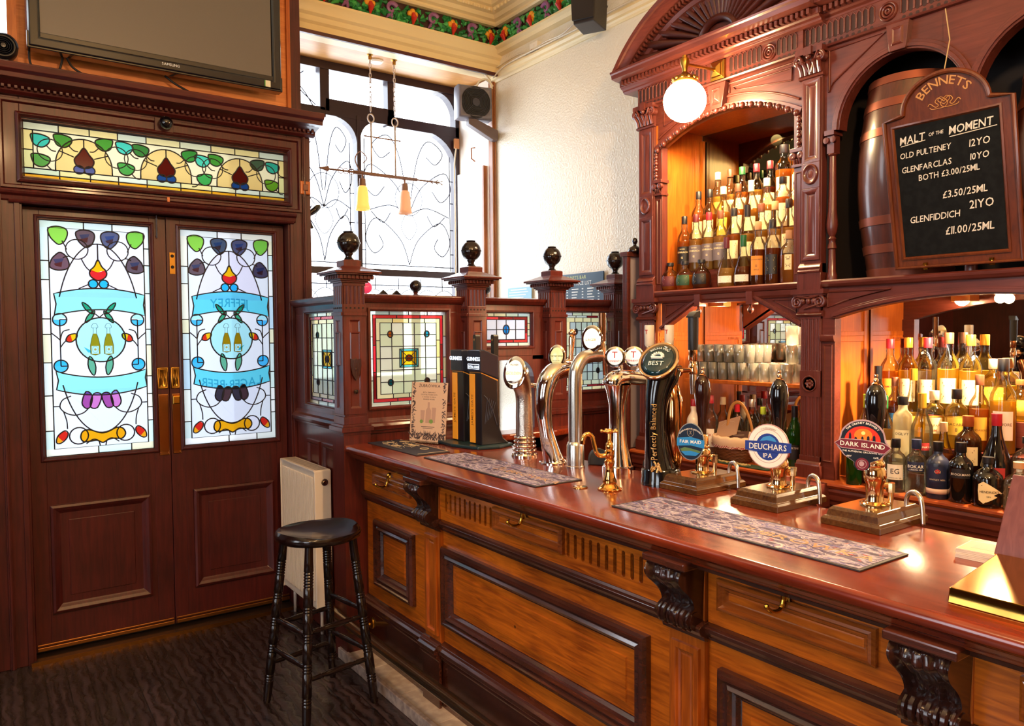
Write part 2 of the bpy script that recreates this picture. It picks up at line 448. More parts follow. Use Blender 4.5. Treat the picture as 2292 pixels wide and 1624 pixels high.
# ---------------------------------------------------------------- the wall round the doors
mb = MB()
mb.box(-2.75, -.1, 4.30, 4.42, 0, 2.72)
mb.box(-2.75, -1.3, 4.30, 4.42, 2.72, 4.03); mb.box(-1.3, .19, 4.30, 4.42, 3.85, 4.03); mb.box(.19, 1.5, 4.32, 4.42, 2.7, 4.03)
struct(mb.build('wall_front', DOORW))
struct(MB().box(1.515, 1.60, 4.31, 5.5, 0, 4.03).build('wall_lobby', DOORW))
struct(MB().box(.19, .228, 4.262, 4.32, 2.75, 4.03).build('trim_1', OAKP))
mb = MB(); mb.box(.228, 1.508, 4.285, 4.32, 2.75, 4.03); mb.mi = 1; mb.box(1.508, 1.53, 4.27, 4.43, 2.75, 4.03)
struct(mb.build('wall_board', [PLY, OAKP], bev=.002))
M = FY(4.20)
mb = MB()
mb.pbox(M, -.30, .222, 0, 2.66, -.16, 0); mb.pbox(M, 1.472, 1.605, 0, 2.66, -.16, 0)
mb.pbox(M, .222, 1.472, 2.168, 2.292, -.16, 0); mb.pbox(M, .222, 1.472, 2.552, 2.66, -.16, 0)
for u in (-.21, -.02, .05, .12, 1.555): mb.pbox(M, u, u + .022, 0, 2.66, 0, .014); mb.pbox(M, u + .006, u + .016, 0, 2.66, .014, .022)
mb.pbox(M, .19, .212, 0, 2.17, 0, .012); mb.pbox(M, 1.482, 1.50, 0, 2.17, 0, .012)
mb.frame(M, .205, 1.495, 2.262, 2.582, [(0, 0), (0, .02), (.012, .026), (.022, .012), (.034, -.03)], False)
mb.frame(M, .14, 1.55, 2.232, 2.64, [(0, 0), (0, .014), (.014, .014), (.02, 0)], False)
mb.mould(M, .13, 1.515, [(2.232, 0), (2.226, .03), (2.218, .036), (2.206, .03), (2.198, .012), (2.18, .008), (2.172, 0)])
mb.mould(M, .17, 1.50, [(2.168, 0), (2.164, .02), (2.172, .028), (2.18, .016), (2.184, 0)])
struct(mb.build('trim_2', DOORW, bev=.002))
mb = MB()
P = [(2.652, -.1), (2.652, .03), (2.662, .05), (2.676, .055), (2.682, .085), (2.690, .12), (2.692, .165), (2.712, .17), (2.722, .188), (2.748, .196), (2.752, .19), (2.752, -.1)]
mb.mould(M, -.4, 1.62, P)
for k in range(74):
    u = -.25 + k * .0252; mb.pbox(M, u, u + .013, 2.668, 2.69, .05, .078)
struct(mb.build('trim_3', DOORH, bev=.0015))
struct(MB().box(.2, 1.49, 4.17, 4.36, 0, .014).box(.2, 1.49, 4.296, 4.36, .014, .05).box(.2, 1.49, 4.316, 4.36, 2.12, 2.2).box(.835, .868, 4.316, 4.33, .014, 2.17).box(.2, .245, 4.316, 4.34, .014, 2.17).box(1.45, 1.49, 4.316, 4.34, .014, 2.17).build('trim_4', mat('threshold', '#241a16', .35, bump=.1)))  # threshold, plus unseen stops added behind the leaves to block light gaps
struct(MB().box(.2, 1.49, 4.168, 4.172, .0, .018).build('trim_5', mat('threshold_strip', '#8a5a28', .3, .9)))

# ---------------------------------------------------------------- stained glass of the doors
def door_glass(M, u0, u1, v0, v1, parent, var):
    W = u1 - u0; H = v1 - v0; A = W / H
    q = lambda p: (u0 + p[0] * W, v1 - p[1] * H)
    mats = []; mb = MB()
    def use(m):
        if m not in mats: mats.append(m)
        mb.mi = mats.index(m)
    lay = [0]
    def piece(pts, colr, base=False):
        use(sg(colr) if base else over(colr)); lay[0] += 0 if base else 1
        mb.flat(M, [q(p) for p in pts], -.012 if base else -.0112 + .00002 * lay[0])
    ld = MB()
    def line(pts, w=.0036, closed=False):
        w *= .82
        ld.tube([M(*q(p), -.0095) for p in pts], w, 6, closed)
    ring = lambda cu, ct, r, n=22, a0=0, a1=2 * PI, ry=1: ell(cu, ct, r, r * A * ry, n, a0, a1)
    inn = (.077, .945, .031, .968)
    piece([(inn[0], inn[2]), (inn[1], inn[2]), (inn[1], inn[3]), (inn[0], inn[3])], '#d9e1ef', True)
    bc = ['#eef0e4', '#d4ecec', '#cfe3e6', '#dfe9ea', '#bcd9ee', '#d3e8dd', '#e3ecea', '#b9d6ef', '#e6e6c8', '#eef1f4']
    def strip(cuts, horiz, a, b_):
        for i in range(len(cuts) - 1):
            c0, c1 = cuts[i], cuts[i + 1]; cc = random.choice(bc)
            piece([(c0, a), (c1, a), (c1, b_), (c0, b_)] if horiz else [(a, c0), (b_, c0), (b_, c1), (a, c1)], cc, True)
            if i: line([(c0, a), (c0, b_)] if horiz else [(a, c0), (b_, c0)])
    strip([0, .39, .65, 1], True, 0, inn[2]); strip([0, .47, .78, 1], True, inn[3], 1)
    strip([inn[2], .17, .25, .415, .48, .60, .74, .89, inn[3]], False, 0, inn[0])
    strip([inn[2], .1, .175, .3, .46, .53, .67, .75, .81, .87, inn[3]], False, inn[1], 1)
    line([(inn[0], inn[2]), (inn[1], inn[2]), (inn[1], inn[3]), (inn[0], inn[3])], .0038, True)
    line([(0.003, .002), (.997, .002), (.997, .998), (.003, .998)], .003, True)
    mir = lambda pts: [(1.022 - a, t) for a, t in pts]
    dark = ['#644e54', '#565a78', '#6c4e58', '#5e4e58'] if var == 0 else ['#465064', '#525270', '#66545c', '#463e56']
    # egg outline
    e = lambda a0, a1: ell(.511, .5, .392, .41, 26, a0, a1)
    top = [p for p in e(PI + .45, 2 * PI - .45)]; bot = [p for p in e(.5, PI - .5)]
    piece(top + [(.86, .30), (.16, .30)], '#dcdcf0'); piece(bot + [(.18, .72), (.84, .72)], '#dadff0')
    line(top, .004); line(bot, .004)
    leaf = [(0, 0), (.07, -.012), (.15, -.004), (.168, .018), (.14, .05), (.09, .064), (.045, .05), (.012, .03)]
    def blob(cu, ct, colr, fl=1, fv=1, k=1):
        pts = smooth_path([(cu + fl * (x - .08) * k, ct + fv * (y - .022) * k) for x, y in leaf], 4, True)
        piece(pts, colr); line(pts, .0042, True)
        return pts
    blob(.158, .058, '#8ccb4c'); blob(.872, .06, '#7ec44a', -1)
    for i, (a, t, s, v) in enumerate(((.40, .066, 1, 1), (.63, .067, -1, 1), (.165, .175, 1, -1), (.86, .178, -1, -1))):
        blob(a, t, dark[i], s, v)
        piece([(a - .05, t - .012), (a + .045, t - .018), (a + .03, t - .004), (a - .03, t + .006)], '#8fb4f0'); piece([(a - .045, t + .007), (a + .03, t - .003), (a + .02, t + .02), (a - .03, t + .016)], '#b08078')
    for pts in (ring(.325, .117, .1),): line(pts, .0036, True); line(mir(pts), .0036, True)
    for pts in ([(.195, .083), (.215, .1), (.235, .12)], [(.2, .155), (.25, .148), (.29, .158)], [(.36, .155), (.40, .19), (.445, .21)]):
        line(smooth_path(pts)); line(mir(smooth_path(pts)))
    line([(.511, .09), (.511, .165)], .004)
    drop = smooth_path([(.511, .158), (.545, .187), (.587, .208), (.578, .232), (.511, .248), (.444, .232), (.435, .208), (.477, .187)], 5, True)
    piece(smooth_path([(.575, .203), (.587, .212), (.578, .232), (.511, .248), (.444, .232), (.435, .212), (.447, .203), (.51, .212)], 3, True), '#cf2a2c')
    piece(smooth_path([(.511, .16), (.545, .187), (.575, .203), (.54, .207), (.51, .212), (.47, .21), (.447, .203), (.477, .187)], 3, True), '#f0b413')
    line(drop, .0044, True)
    for a in (.462, .56):
        pts = ring(a, .263, .043); piece(pts, '#2ab4ee'); line(pts, .0044, True)
    line(smooth_path([(.33, .285), (.40, .27), (.43, .264)])); line(smooth_path([(.69, .285), (.62, .27), (.59, .264)]))
    # ribbons
    def ribbon(t0, sag, hgt, up):
        s = 1 if up else -1
        tp = [(.11 + .835 * i / 16, t0 + s * sag * (((i - 8) / 8) ** 2)) for i in range(17)]
        bt = [(a, t + hgt + (.004 if up else -.0)) for a, t in tp]
        bt[0] = (.11, bt[0][1]); poly = tp + [(.93, tp[-1][1] + hgt * .5)] + bt[::-1] + [(.128, tp[0][1] + hgt * .5)]
        piece(poly, '#8fdce6' if var == 0 else '#62cce6'); line(poly, .0042, True)
        for sx in (0, 1):
            f = (lambda p: p) if sx == 0 else mir
            c = ring(.155, tp[0][1] + (hgt + .022 if up else -.022), .062)
            piece(f(c[:12] if up else c), '#49b4f0'); piece(f(c[11:]), '#a9e2f2'); line(f(c), .0042, True)
            cc = (.155, tp[0][1] + (hgt + .022 if up else -.022)); line(f([cc, (cc[0], cc[1] + (.025 if up else -.025))])); line(f([cc, (cc[0] + .06, cc[1])]))
        return tp
    ta = ribbon(.282, .026, .088, True); tb = ribbon(.668, .03, .078, False)
    if var:
        mt = []
        for s, t0, sag, k in (('JEFFREY', .355, .026, 1), ('LAGER·BEER', .733, .03, -1)):
            use(over('#7fb4cc')); lay[0] += 1
            for vs, fs in glyphs(s, .068, 'C'):
                pts = []
                for a, b2 in vs:
                    uu = .511 - a / W * .86; pts.append(M(*q((uu, t0 - (0 if k > 0 else .0) + k * sag * ((uu - .511) / .41) ** 2 - b2 / H - (.0 if k > 0 else -.012))), -.0103))
                mb.add(pts, fs)
    for f in (lambda p: p, mir):
        line(f([(.155, .435), (.155, .595)])); line(f(smooth_path([(.08, .475), (.12, .49), (.155, .505)]))); line(f(smooth_path([(.155, .505), (.18, .47), (.24, .46)])))
        for (a, t, rot) in ((.405, .368, .9), (.425, .405, -.95), (.43, .618, 1.4)):
            ln, wd = (.075, .02) if t < .5 else (.1, .03)
            pts = []
            for i in range(14):
                an = 2 * PI * i / 14; x = ln * math.cos(an); y = wd * 1.2 * math.sin(an) * (1 - abs(math.cos(an)) * .3)
                pts.append((a + x * math.cos(rot) - y * math.sin(rot), t + (x * math.sin(rot) + y * math.cos(rot)) * A))
            piece(f(pts), '#3c9c78' if t < .5 else '#5fa88c'); line(f(pts), .004, True)
        line(f(smooth_path([(.511, .408), (.47, .392), (.43, .388)])))
        bud = smooth_path([(.205, .508), (.225, .486), (.275, .478), (.305, .482), (.295, .498), (.25, .514)], 4, True)
        piece(f([(.205, .508), (.215, .494), (.245, .480), (.262, .511), (.25, .514)]), '#c8301f'); piece(f([(.245, .480), (.275, .478), (.305, .482), (.295, .498), (.262, .511)]), '#f0b51a'); line(f(bud), .004, True); line(f([(.305, .482), (.3, .49)]))
        line(f(smooth_path([(.21, .505), (.18, .52), (.158, .535)])))
    disc = ring(.522, .505, .228, 34); piece(disc, '#a8deea'); line(disc, .0046, True)
    sh = [(.36, .535), (.42, .55), (.43, .56), (.40, .56)]; piece(sh if var == 0 else mir(sh), '#4fb8d0')
    for a in (.465, .59):
        body = [(a - .043, .567), (a - .045, .53), (a - .032, .50), (a - .014, .475), (a - .013, .452), (a + .013, .452), (a + .014, .475), (a + .032, .50), (a + .045, .53), (a + .043, .567), (a, .572)]
        am = '#b88a1c' if var == 0 else '#c07a10'; piece([(a - .0445, .532), (a - .045, .53), (a - .032, .50), (a - .014, .478), (a + .014, .478), (a + .032, .50), (a + .045, .53), (a + .0445, .532)], am); piece([(a - .0445, .532), (a - .033, .532), (a - .033, .566), (a - .043, .566)], am); piece([(a + .0445, .532), (a + .033, .532), (a + .033, .566), (a + .043, .566)], am); piece([(a - .043, .566), (a + .043, .566), (a, .572)], am)
        piece([(a - .014, .478), (a + .014, .478), (a + .012, .452), (a - .012, .452)], '#f4f1ee')
        line(ring(a, .547, .026, 14, ry=1.3), .0008, True); piece(ring(a, .547, .012, 8), '#d79a4c')
        line(smooth_path([(a - .014, .455), (a - .03, .45), (a - .018, .437), (a, .434), (a + .018, .437), (a + .03, .45), (a + .014, .455)]), .0012)
        line(body, .0012, True)
    # bow, loops, base
    bw = [((.33, .775), (.37, .728), (.425, .748), (.405, .795), (.36, .8)), ((.425, .748), (.47, .735), (.511, .75), (.47, .80), (.405, .795))]
    pc = ['#a04c9c', '#c878c0'] if var == 0 else ['#3a3440', '#4a3438']
    for i, p in enumerate(bw):
        for f in (lambda p: p, mir):
            pts = smooth_path(p, 3, True); piece(f(pts), pc[i] if f is not mir else pc[1 - i]); line(f(pts), .0042, True)
    for f in (lambda p: p, mir):
        lp = smooth_path([(.235, .745), (.16, .76), (.135, .79), (.18, .815), (.26, .828), (.34, .82), (.39, .8)]); line(f(lp), .0038)
        line(f([(.08, .787), (.137, .787)])); line(f(smooth_path([(.165, .81), (.19, .85), (.195, .885)])))
        rb = smooth_path([(.095, .94), (.11, .912), (.17, .892), (.2, .905), (.18, .928), (.13, .945)], 4, True)
        piece(f([(.105, .915), (.17, .892), (.2, .905), (.18, .928), (.15, .936)]), '#c8281e'); piece(f([(.095, .94), (.105, .915), (.15, .936), (.13, .945)]), '#f09a1c'); line(f(rb), .004, True)
        mn = ring(.295, .918, .085, 18); piece(f(mn), '#e6e2f2'); line(f(mn), .0042, True)
        line(f(smooth_path([(.36, .955), (.42, .938), (.47, .945), (.485, .968)])))
    bone = smooth_path([(.31, .925), (.33, .9), (.39, .895), (.46, .907), (.511, .913), (.57, .907), (.64, .893), (.70, .898), (.725, .922), (.69, .943), (.62, .94), (.56, .944), (.511, .955), (.46, .944), (.40, .945), (.335, .945)], 4, True)
    piece(bone, '#e8a014'); line(bone, .0046, True)
    g = mb.build('stained_glass', mats, parent); l = ld.build('lead_came', LEAD, parent, True)
    g['label'] = 'pale textured pane with blue ribbons and two painted bottles'
    return g
M = FY(4.27)
for k, (a, b_, g0, g1) in enumerate(((.226, .8495, .291, .772), (.8525, 1.468, .92, 1.408))):
    t = thing('door_%d' % (k + 1), '', '', (a, 4.29, .03), kind='structure')
    mb = MB()
    mb.pbox(M, a, g0, .03, 2.162, -.045, 0); mb.pbox(M, g1, b_, .03, 2.162, -.045, 0)
    mb.pbox(M, g0, g1, 2.107, 2.162, -.045, 0); mb.pbox(M, g0, g1, .03, .966, -.045, 0)
    mb.frame(M, g0 - .022, g1 + .022, .944, 2.129, [(0, 0), (.002, .008), (.01, .012), (.016, .004), (.024, -.012)], False)
    p0, p1 = (.30, .745) if k == 0 else (.955, 1.385)
    mb.frame(M, p0, p1, .205, .732, [(0, 0), (0, .014), (.012, .02), (.026, .012), (.036, .004), (.045, -.002), (.075, -.002), (.078, .004), (.09, .004)])
    mb.build('leaf', DOORW, t, bev=.0015)
    door_glass(M, g0, g1, .966, 2.107, t, k)
    MB().pbox(M, a + .005, b_ - .005, .032, .05, 0, .012).pbox(M, a + .005, b_ - .005, .056, .064, 0, .008).build('weather_bar', mat('weather_brass', '#9a6230', .3, .9), t, bev=.002)
    h0, h1 = (.792, .845) if k == 0 else (.858, .903)
    mb = MB(); mb.frame(M, h0, h1, 1.272, 1.384, [(0, 0), (.002, .006), (.006, .003), (.01, .005), (.014, .002)])
    for i in range(5): mb.tube([M(h0 + .012 + i * (h1 - h0 - .024) / 4, 1.285 + .01 * (i % 2), .004), M(h0 + .012 + i * (h1 - h0 - .024) / 4, 1.372 - .012 * (i % 3), .004)], .0022, 6)
    o = mb.build('finger_plate', BRASSD, t, True); o['label'] = 'embossed brass plate'
    mb = MB(); mb.frame(M, h0 + .002, h1 - .002, .926 + .004 * k, 1.245, [(0, 0), (.001, .004), (.003, .005)])
    for vv in (1.235, .94):
        for uu in (h0 + .008, h1 - .008): mb.ball(M(uu, vv, .005), .003, 8, 6)
    o = mb.build('push_plate', mat('polished_copper', '#c98a52', .12, 1, bump=.12, bscale=14), t); o['label'] = 'long polished copper push plate'
    if k:
        mb = MB(); mb.pbox(M, .866, .892, 1.87, 1.98, 0, .004); mb.mi = 1
        for vv in (1.962, 1.905): mb.lathe([(.0085, 0), (.0085, .002)], (.879, vv, .0042), 14, M=M)
        o = mb.build('key_plate', [BRASSD, DARKHOLE], t); o['label'] = 'small keyhole plate'
        MB().frame(M, .862, .9, 1.19, 1.235, [(0, .005), (.002, .012), (.006, .014)]).build('latch', BRASS, t)
    else: MB().pbox(M, .80, .812, 2.06, 2.15, 0, .012).tube([M(.806, 2.05, .016), M(.806, 2.165, .016)], .004).build('bolt', DARKC, t)

# ---------------------------------------------------------------- fanlight over the doors
t = thing('window_2', '', '', (.852, 4.22, 2.294), kind='structure')
M = FY(4.215)
mats = []; mb = MB(); ld = MB()
def use(m):
    if m not in mats: mats.append(m)
    mb.mi = mats.index(m)
W, H, U0, V1 = 1.23, .256, .238, 2.549
q = lambda p: (U0 + p[0] * W, V1 - p[1] * H)
lay = 0
def piece(pts, c, base=False):
    global lay
    use(sg(c, 1.05) if base else over(c, '#efe2b0')); lay += 0 if base else 1
    mb.flat(M, [q(p) for p in pts], -.012 if base else -.0112 + .00002 * lay)
def line(pts, w=.0028, closed=False): ld.tube([M(*q(p), -.0095) for p in pts], w, 6, closed)
AR = H / W
piece([(.03, .135), (.97, .135), (.97, .83), (.03, .83)], '#e6dcb0', True)
cuts = [0, .115, .22, .32, .425, .5 + .055, .68, .78, .885, 1]
for i in range(len(cuts) - 1):
    a, c = cuts[i], cuts[i + 1]
    piece([(a, 0), (c, 0), (c, .135), (a, .135)], ['#dfe0b8', '#ecd996', '#f0dc92', '#d8e0c4', '#efe0a0'][i % 5], True)
    piece([(a, .83), (c, .83), (c, .935), (a, .935)], ['#cfdcb8', '#ecdf98', '#e6e2b4', '#e0ead4'][i % 4], True)
    piece([(a, .935), (c, .935), (c, 1), (a, 1)], ['#f0a81e', '#f2bc2c', '#ecb02c'][i % 3], True)
    if i: line([(a, 0), (a, .135)]); line([(a, .83), (a, 1)])
for a, c in ((0, .03), (.97, 1)):
    piece([(a, .135), (c, .135), (c, .5), (a, .5)], '#e8d184', True); piece([(a, .5), (c, .5), (c, .83), (a, .83)], '#dcd690', True); line([(a, .5), (c, .5)])
for p in ([(0, .135), (1, .135)], [(0, .83), (1, .83)], [(0, .935), (1, .935)], [(.03, .135), (.03, .83)], [(.97, .135), (.97, .83)]): line(p, .003)
line([(0, 0), (1, 0), (1, 1), (0, 1)], .003, True)
for c in (.2, .5, .8):
    arch = [(c - .098, .83)] + ell(c, .72, .098, .52, 18, PI, 2 * PI) + [(c + .098, .83)]
    piece(arch, '#e9c777'); line(arch, .0032)
    fl = smooth_path([(c, .36), (c + .018, .48), (c + .034, .59), (c + .026, .7), (c, .74), (c - .026, .7), (c - .034, .59), (c - .018, .48)], 4, True)
    piece(fl, '#5c1714'); line(fl, .0034, True)
    for s in (-1, 1):
        r = ell(c + s * .0185, .775, .0185, .0185 / AR * .9, 14); piece(r, '#2450d8'); line(r, .003, True)
        r = ell(c + s * .115, .47, .042, .042 / AR, 22); line(r, .0026, True)
        line([(c + s * .035, .55), (c + s * .085, .46)])
    line([(c, .2), (c, .37)], .003)
k = 0
for a, tt, colr, f in ((.055, .3, '#3fb898', 1), (.13, .26, '#4a8c2e', 1), (.055, .66, '#5a9a40', 1), (.27, .24, '#4f9430', -1), (.345, .26, '#4cc4a4', 1), (.35, .66, '#4f9e44', 1), (.405, .27, '#3f7c34', 1),
                       (.59, .26, '#3f8a34', -1), (.645, .33, '#52c49c', 1), (.70, .28, '#4a9030', 1), (.65, .7, '#46a84c', -1), (.875, .28, '#4c5c3c', -1), (.945, .3, '#38a884', 1), (.94, .68, '#6a9c24', 1)):
    pts = smooth_path([(a + f * x, tt + y) for x, y in ((-.03, -.09), (0, -.1), (.028, -.05), (.026, .05), (.005, .13), (-.02, .1), (-.03, .0))], 4, True)
    piece(pts, colr); line(pts, .0034, True)
    line(smooth_path([(a + f * .02, tt + .1), (a + f * .035, tt + .17), (a + f * .05, tt + .18)]))
o = mb.build('stained_glass', mats, t); ld.build('lead_came', LEAD, t, True)

# ---------------------------------------------------------------- big window with its leaded lights
t = thing('window_1', '', '', (2.5, 5.45, 1.2), kind='structure')
WINW = mat('dark_window_wood', '#2a1620', .35)
M = FY(5.45)
mb = MB()
mb.pbox(M, 1.6, 3.385, 3.50, 3.62, -.08, .04); mb.pbox(M, 1.6, 2.2, 3.15, 3.222, -.05, .03); mb.pbox(M, 2.2, 2.76, 3.17, 3.29, -.05, .03); mb.pbox(M, 2.7, 3.385, 3.16, 3.24, -.05, .03)
mb.pbox(M, 2.158, 2.23, 3.2, 3.52, -.05, .03); mb.pbox(M, 2.706, 2.765, 3.2, 3.52, -.05, .03)
mb.pbox(M, 2.442, 2.475, 1.2, 3.2, -.05, .035); mb.pbox(M, 3.318, 3.385, 1.2, 3.52, -.06, .03); mb.pbox(M, 1.6, 1.92, 1.2, 3.2, -.05, .03)
mb.pbox(M, 1.9, 3.35, 1.998, 2.05, -.05, .05); mb.pbox(M, 1.6, 3.385, .9, 1.22, -.1, .06)
def spand(u, v, su, ru, rv):
    pts = [(u, v)] + [(u + su * (ru - ru * math.sin(a)), v - rv + rv * math.cos(a)) for a in [PI / 2 * i / 8 for i in range(9)]]
    mb.prism(M, pts, -.05, .028)
spand(2.442, 3.172, -1, .2, .17); spand(1.92, 3.172, 1, .2, .17); spand(2.475, 3.172, 1, .14, .15); spand(3.318, 3.172, -1, .3, .27); spand(3.318, 3.5, -1, .17, .2)
mb.build('sash', WINW, t, bev=.003)
mb = MB()
mb.flat(M, [(1.6, 1.2), (3.385, 1.2), (3.385, 3.52), (1.6, 3.52)], -.02)
mb.build('pane', glass('window_glass', (.95, .97, 1), .05, .05), t)
ld = MB()
ln = lambda pts, w=.0042, c=False: ld.tube([M(u, v, -.012) for u, v in pts], w, 4, c)
for (a, c, v0, v1) in ((1.95, 2.43, 2.06, 3.15), (2.49, 3.31, 2.06, 3.15)):
    ln([(a + .03, v0), (a + .03, v1 - .1)]); ln([(c - .03, v0), (c - .03, v1 - .15)]); ln([(a, v0 + .03), (c, v0 + .03)])
    m = (a + c) / 2; wd = c - a
    for s in (-1, 1):
        f = lambda pts: [(m + s * x * wd, y) for x, y in pts]
        ln(smooth_path(f([(0, 2.1), (.1, 2.3), (.35, 2.45), (.46, 2.3), (.38, 2.18), (.28, 2.24), (.32, 2.32)]), 7))
        ln(smooth_path(f([(0, 2.5), (.14, 2.72), (.4, 2.86), (.47, 2.72), (.36, 2.62), (.26, 2.7)]), 7))
        ln(smooth_path(f([(.02, 2.62), (.1, 2.95), (.22, 3.1), (.38, 3.02), (.3, 2.92), (.2, 2.97)]), 7))
        ln(smooth_path(f([(.45, 2.5), (.2, 2.56), (0, 2.5)]), 7)); ln(smooth_path(f([(.4, 2.5), (.28, 2.42), (.2, 2.5)]), 6))
        for y in (2.2, 2.4, 2.62, 2.8): ln([(m + s * wd / 2, y), (m + s * (wd / 2 - .03), y)])
    ln(ell(m, 2.62, .12, .13, 24), .0032, True); ln(smooth_path([(m, 2.3), (m - .07, 2.4), (m, 2.52), (m + .07, 2.4)], 6, True), .003, True)
    for j in range(5): ln(ell(m + (j - 2) * .16, 1.7, .13, .2, 16, 0, PI), .003)
for u in (2.05, 2.2, 2.3, 2.6, 2.8, 3.0, 3.2): ln([(u, 1.9), (u, 1.99)])
ln([(1.92, 1.93), (3.3, 1.93)])
ln(smooth_path([(1.9, 3.4), (2.02, 3.36), (2.12, 3.23)], 6)); ln(smooth_path([(2.05, 3.47), (1.98, 3.38), (2.14, 3.24)], 6))
ld.build('lead_came', mat('grey_lead', '#3a4058', .5), t)
# soffit, reveal and beam over the window
mb = MB()
for i in range(6):
    y0 = 5.001 + i * .083; z0 = 3.53 + i * .007
    mb.box(1.6, 3.385, y0, y0 + .081, z0, z0 + .02)
mb.mi = 1; mb.box(1.6, 3.385, 5.0, 5.5, 3.59, 3.64)
struct(mb.build('trim_6', [wood('soffit_board', '#b97a3a', '#d59a55', 'x', .42, 0), DARKHOLE], bev=.002))
mb = MB(); mb.box(1.53, 3.385, 4.9, 5.0, 3.52, 4.03); struct(mb.build('wall_beam', CREAM))
mb = MB(); mb.box(3.352, 3.385, 4.93, 4.985, 0, 3.49); mb.box(3.366, 3.378, 4.92, 4.93, 0, 3.49)
struct(mb.build('trim_7', wood('window_post', '#7c4826', '#a86a40', 'z', .35, .3), bev=.003))
mb = MB(); mb.box(3.352, 3.384, 4.985, 5.45, .5, 3.52); struct(mb.build('wall_reveal', mat('white_reveal', '#eee4d6', .3)))
mb = MB(); mb.box(3.325, 3.352, 5.04, 5.41, 1.2, 2.85); mb.mi = 1; mb.box(3.322, 3.354, 5.015, 5.04, 1.2, 2.86); mb.tube([(3.345, 5.17, 2.92), (3.31, 5.17, 2.94), (3.31, 5.17, 3.02), (3.345, 5.17, 3.03)], .006)
tag(mb.build('window_shutter', [mat('white_shutter', '#f0ece4', .35), wood('window_post', '', '')], bev=.003), 'tall white shutter with brown edge folded against the window reveal', 'shutter')
# mouldings and painted frieze under the ceiling
R1 = [(3.52, 0), (3.52, .012), (3.535, .02), (3.548, .012), (3.548, .006), (3.585, .012), (3.60, .03), (3.63, .036), (3.645, .055), (3.668, .06), (3.70, .085), (3.715, .085), (3.72, .06), (3.72, 0)]
R2 = [(3.875, 0), (3.875, .05), (3.885, .06), (3.90, .06), (3.91, .085), (3.935, .1), (3.945, .13), (3.968, .135), (3.975, .16), (3.99, .165), (4.03, .2), (4.03, 0)]
mb = MB(); mb.mould(FY(4.90), 1.53, 3.385, R1); mb.mould(FY(4.90), 1.53, 3.385, R2)
MX = FX(3.385); MX2 = lambda u, v, h: (3.385 - h, u, v)
R3 = [(3.66, 0), (3.668, .045), (3.69, .055), (3.70, .08), (3.715, .08), (3.72, .06), (3.72, 0)]
R4 = [(3.478, 0), (3.478, .012), (3.492, .018), (3.50, .03), (3.515, .032), (3.53, .045), (3.545, .045), (3.548, 0)]
mb.mould(MX2, -4, 4.93, R3); mb.mould(MX2, -4, 4.93, R2); mb.mould(MX2, -4, 4.95, R4)
for k in range(40): mb.ball((1.6 + k * .045, 4.765, 3.95), .013, 8, 6)
for k in range(44): mb.ball((3.25, 4.78 - k * .045, 3.95), .013, 8, 6)
struct(mb.build('trim_8', mat('cream_moulding', '#e9d3a0', .4), smooth=30))
mb = MB(); mb.mould(FY(4.905), 1.6, 3.36, [(3.508, .03), (3.508, .05), (3.53, .055), (3.534, .03)]); struct(mb.build('trim_9', DOORH))
def frieze(name, M, us):
    fm = [mat('frieze_ground', '#3a1b18', .5), mat('frieze_green', '#22783a', .4), mat('frieze_green_light', '#4cae5c', .4), mat('frieze_purple', '#8e5a8c', .4), mat('frieze_red', '#c92f22', .4), mat('frieze_yellow', '#eba12a', .4)]
    mb = MB(); rnd = random.Random(3)
    mb.pbox(M, us[0], us[1], 3.72, 3.876, 0, .012)
    n = int(abs(us[1] - us[0]) / .33); sg_ = 1 if us[1] > us[0] else -1
    for k in range(n + 1):
        c = us[0] + sg_ * (k + .35) * .33
        for j in range(44):
            a = c + rnd.uniform(-.17, .17); v = 3.797 + rnd.uniform(-.058, .058); r = rnd.uniform(.012, .019)
            th = rnd.uniform(0, PI); mb.mi = rnd.choice((1, 1, 2))
            mb.tube([M(a - 1.7 * r * math.cos(th), v - 1.7 * r * math.sin(th), .012), M(a, v, .024), M(a + 1.7 * r * math.cos(th + .5), v + 1.7 * r * math.sin(th + .5), .014)], [r * .3, r, r * .35], 6)
        mb.mi = 5
        for dx, dy in ((-.022, .02), (.022, .02), (0, .038), (0, 0)): mb.ball(M(c + dx, 3.792 + dy, .028), .021, 8, 6)
        mb.mi = 4; mb.tube([M(c, 3.815, .044), M(c, 3.782, .054), M(c, 3.732, .03)], [.010, .023, .004], 8)
        p = c + sg_ * .165; mb.mi = 3
        pts = [M(p + .045 * (1 - i / 17) * math.cos(.5 + i * .42), 3.81 + .045 * (1 - i / 17) * math.sin(.5 + i * .42), .032) for i in range(15)]
        mb.tube(pts, [.017 - .0007 * i for i in range(15)], 6)
        for dx, dy in ((-.02, -.03), (.005, -.042)): mb.tube([M(p, 3.8, .02), M(p + dx, 3.795 + dy, .026), M(p + dx * 1.6, 3.79 + dy * 1.35, .014)], [.01, .012, .003], 6)
    return struct(mb.build(name, fm, smooth=50))
frieze('trim_10', FY(4.90), (1.53, 3.37)); frieze('trim_11', MX2, (4.87, -1.0))

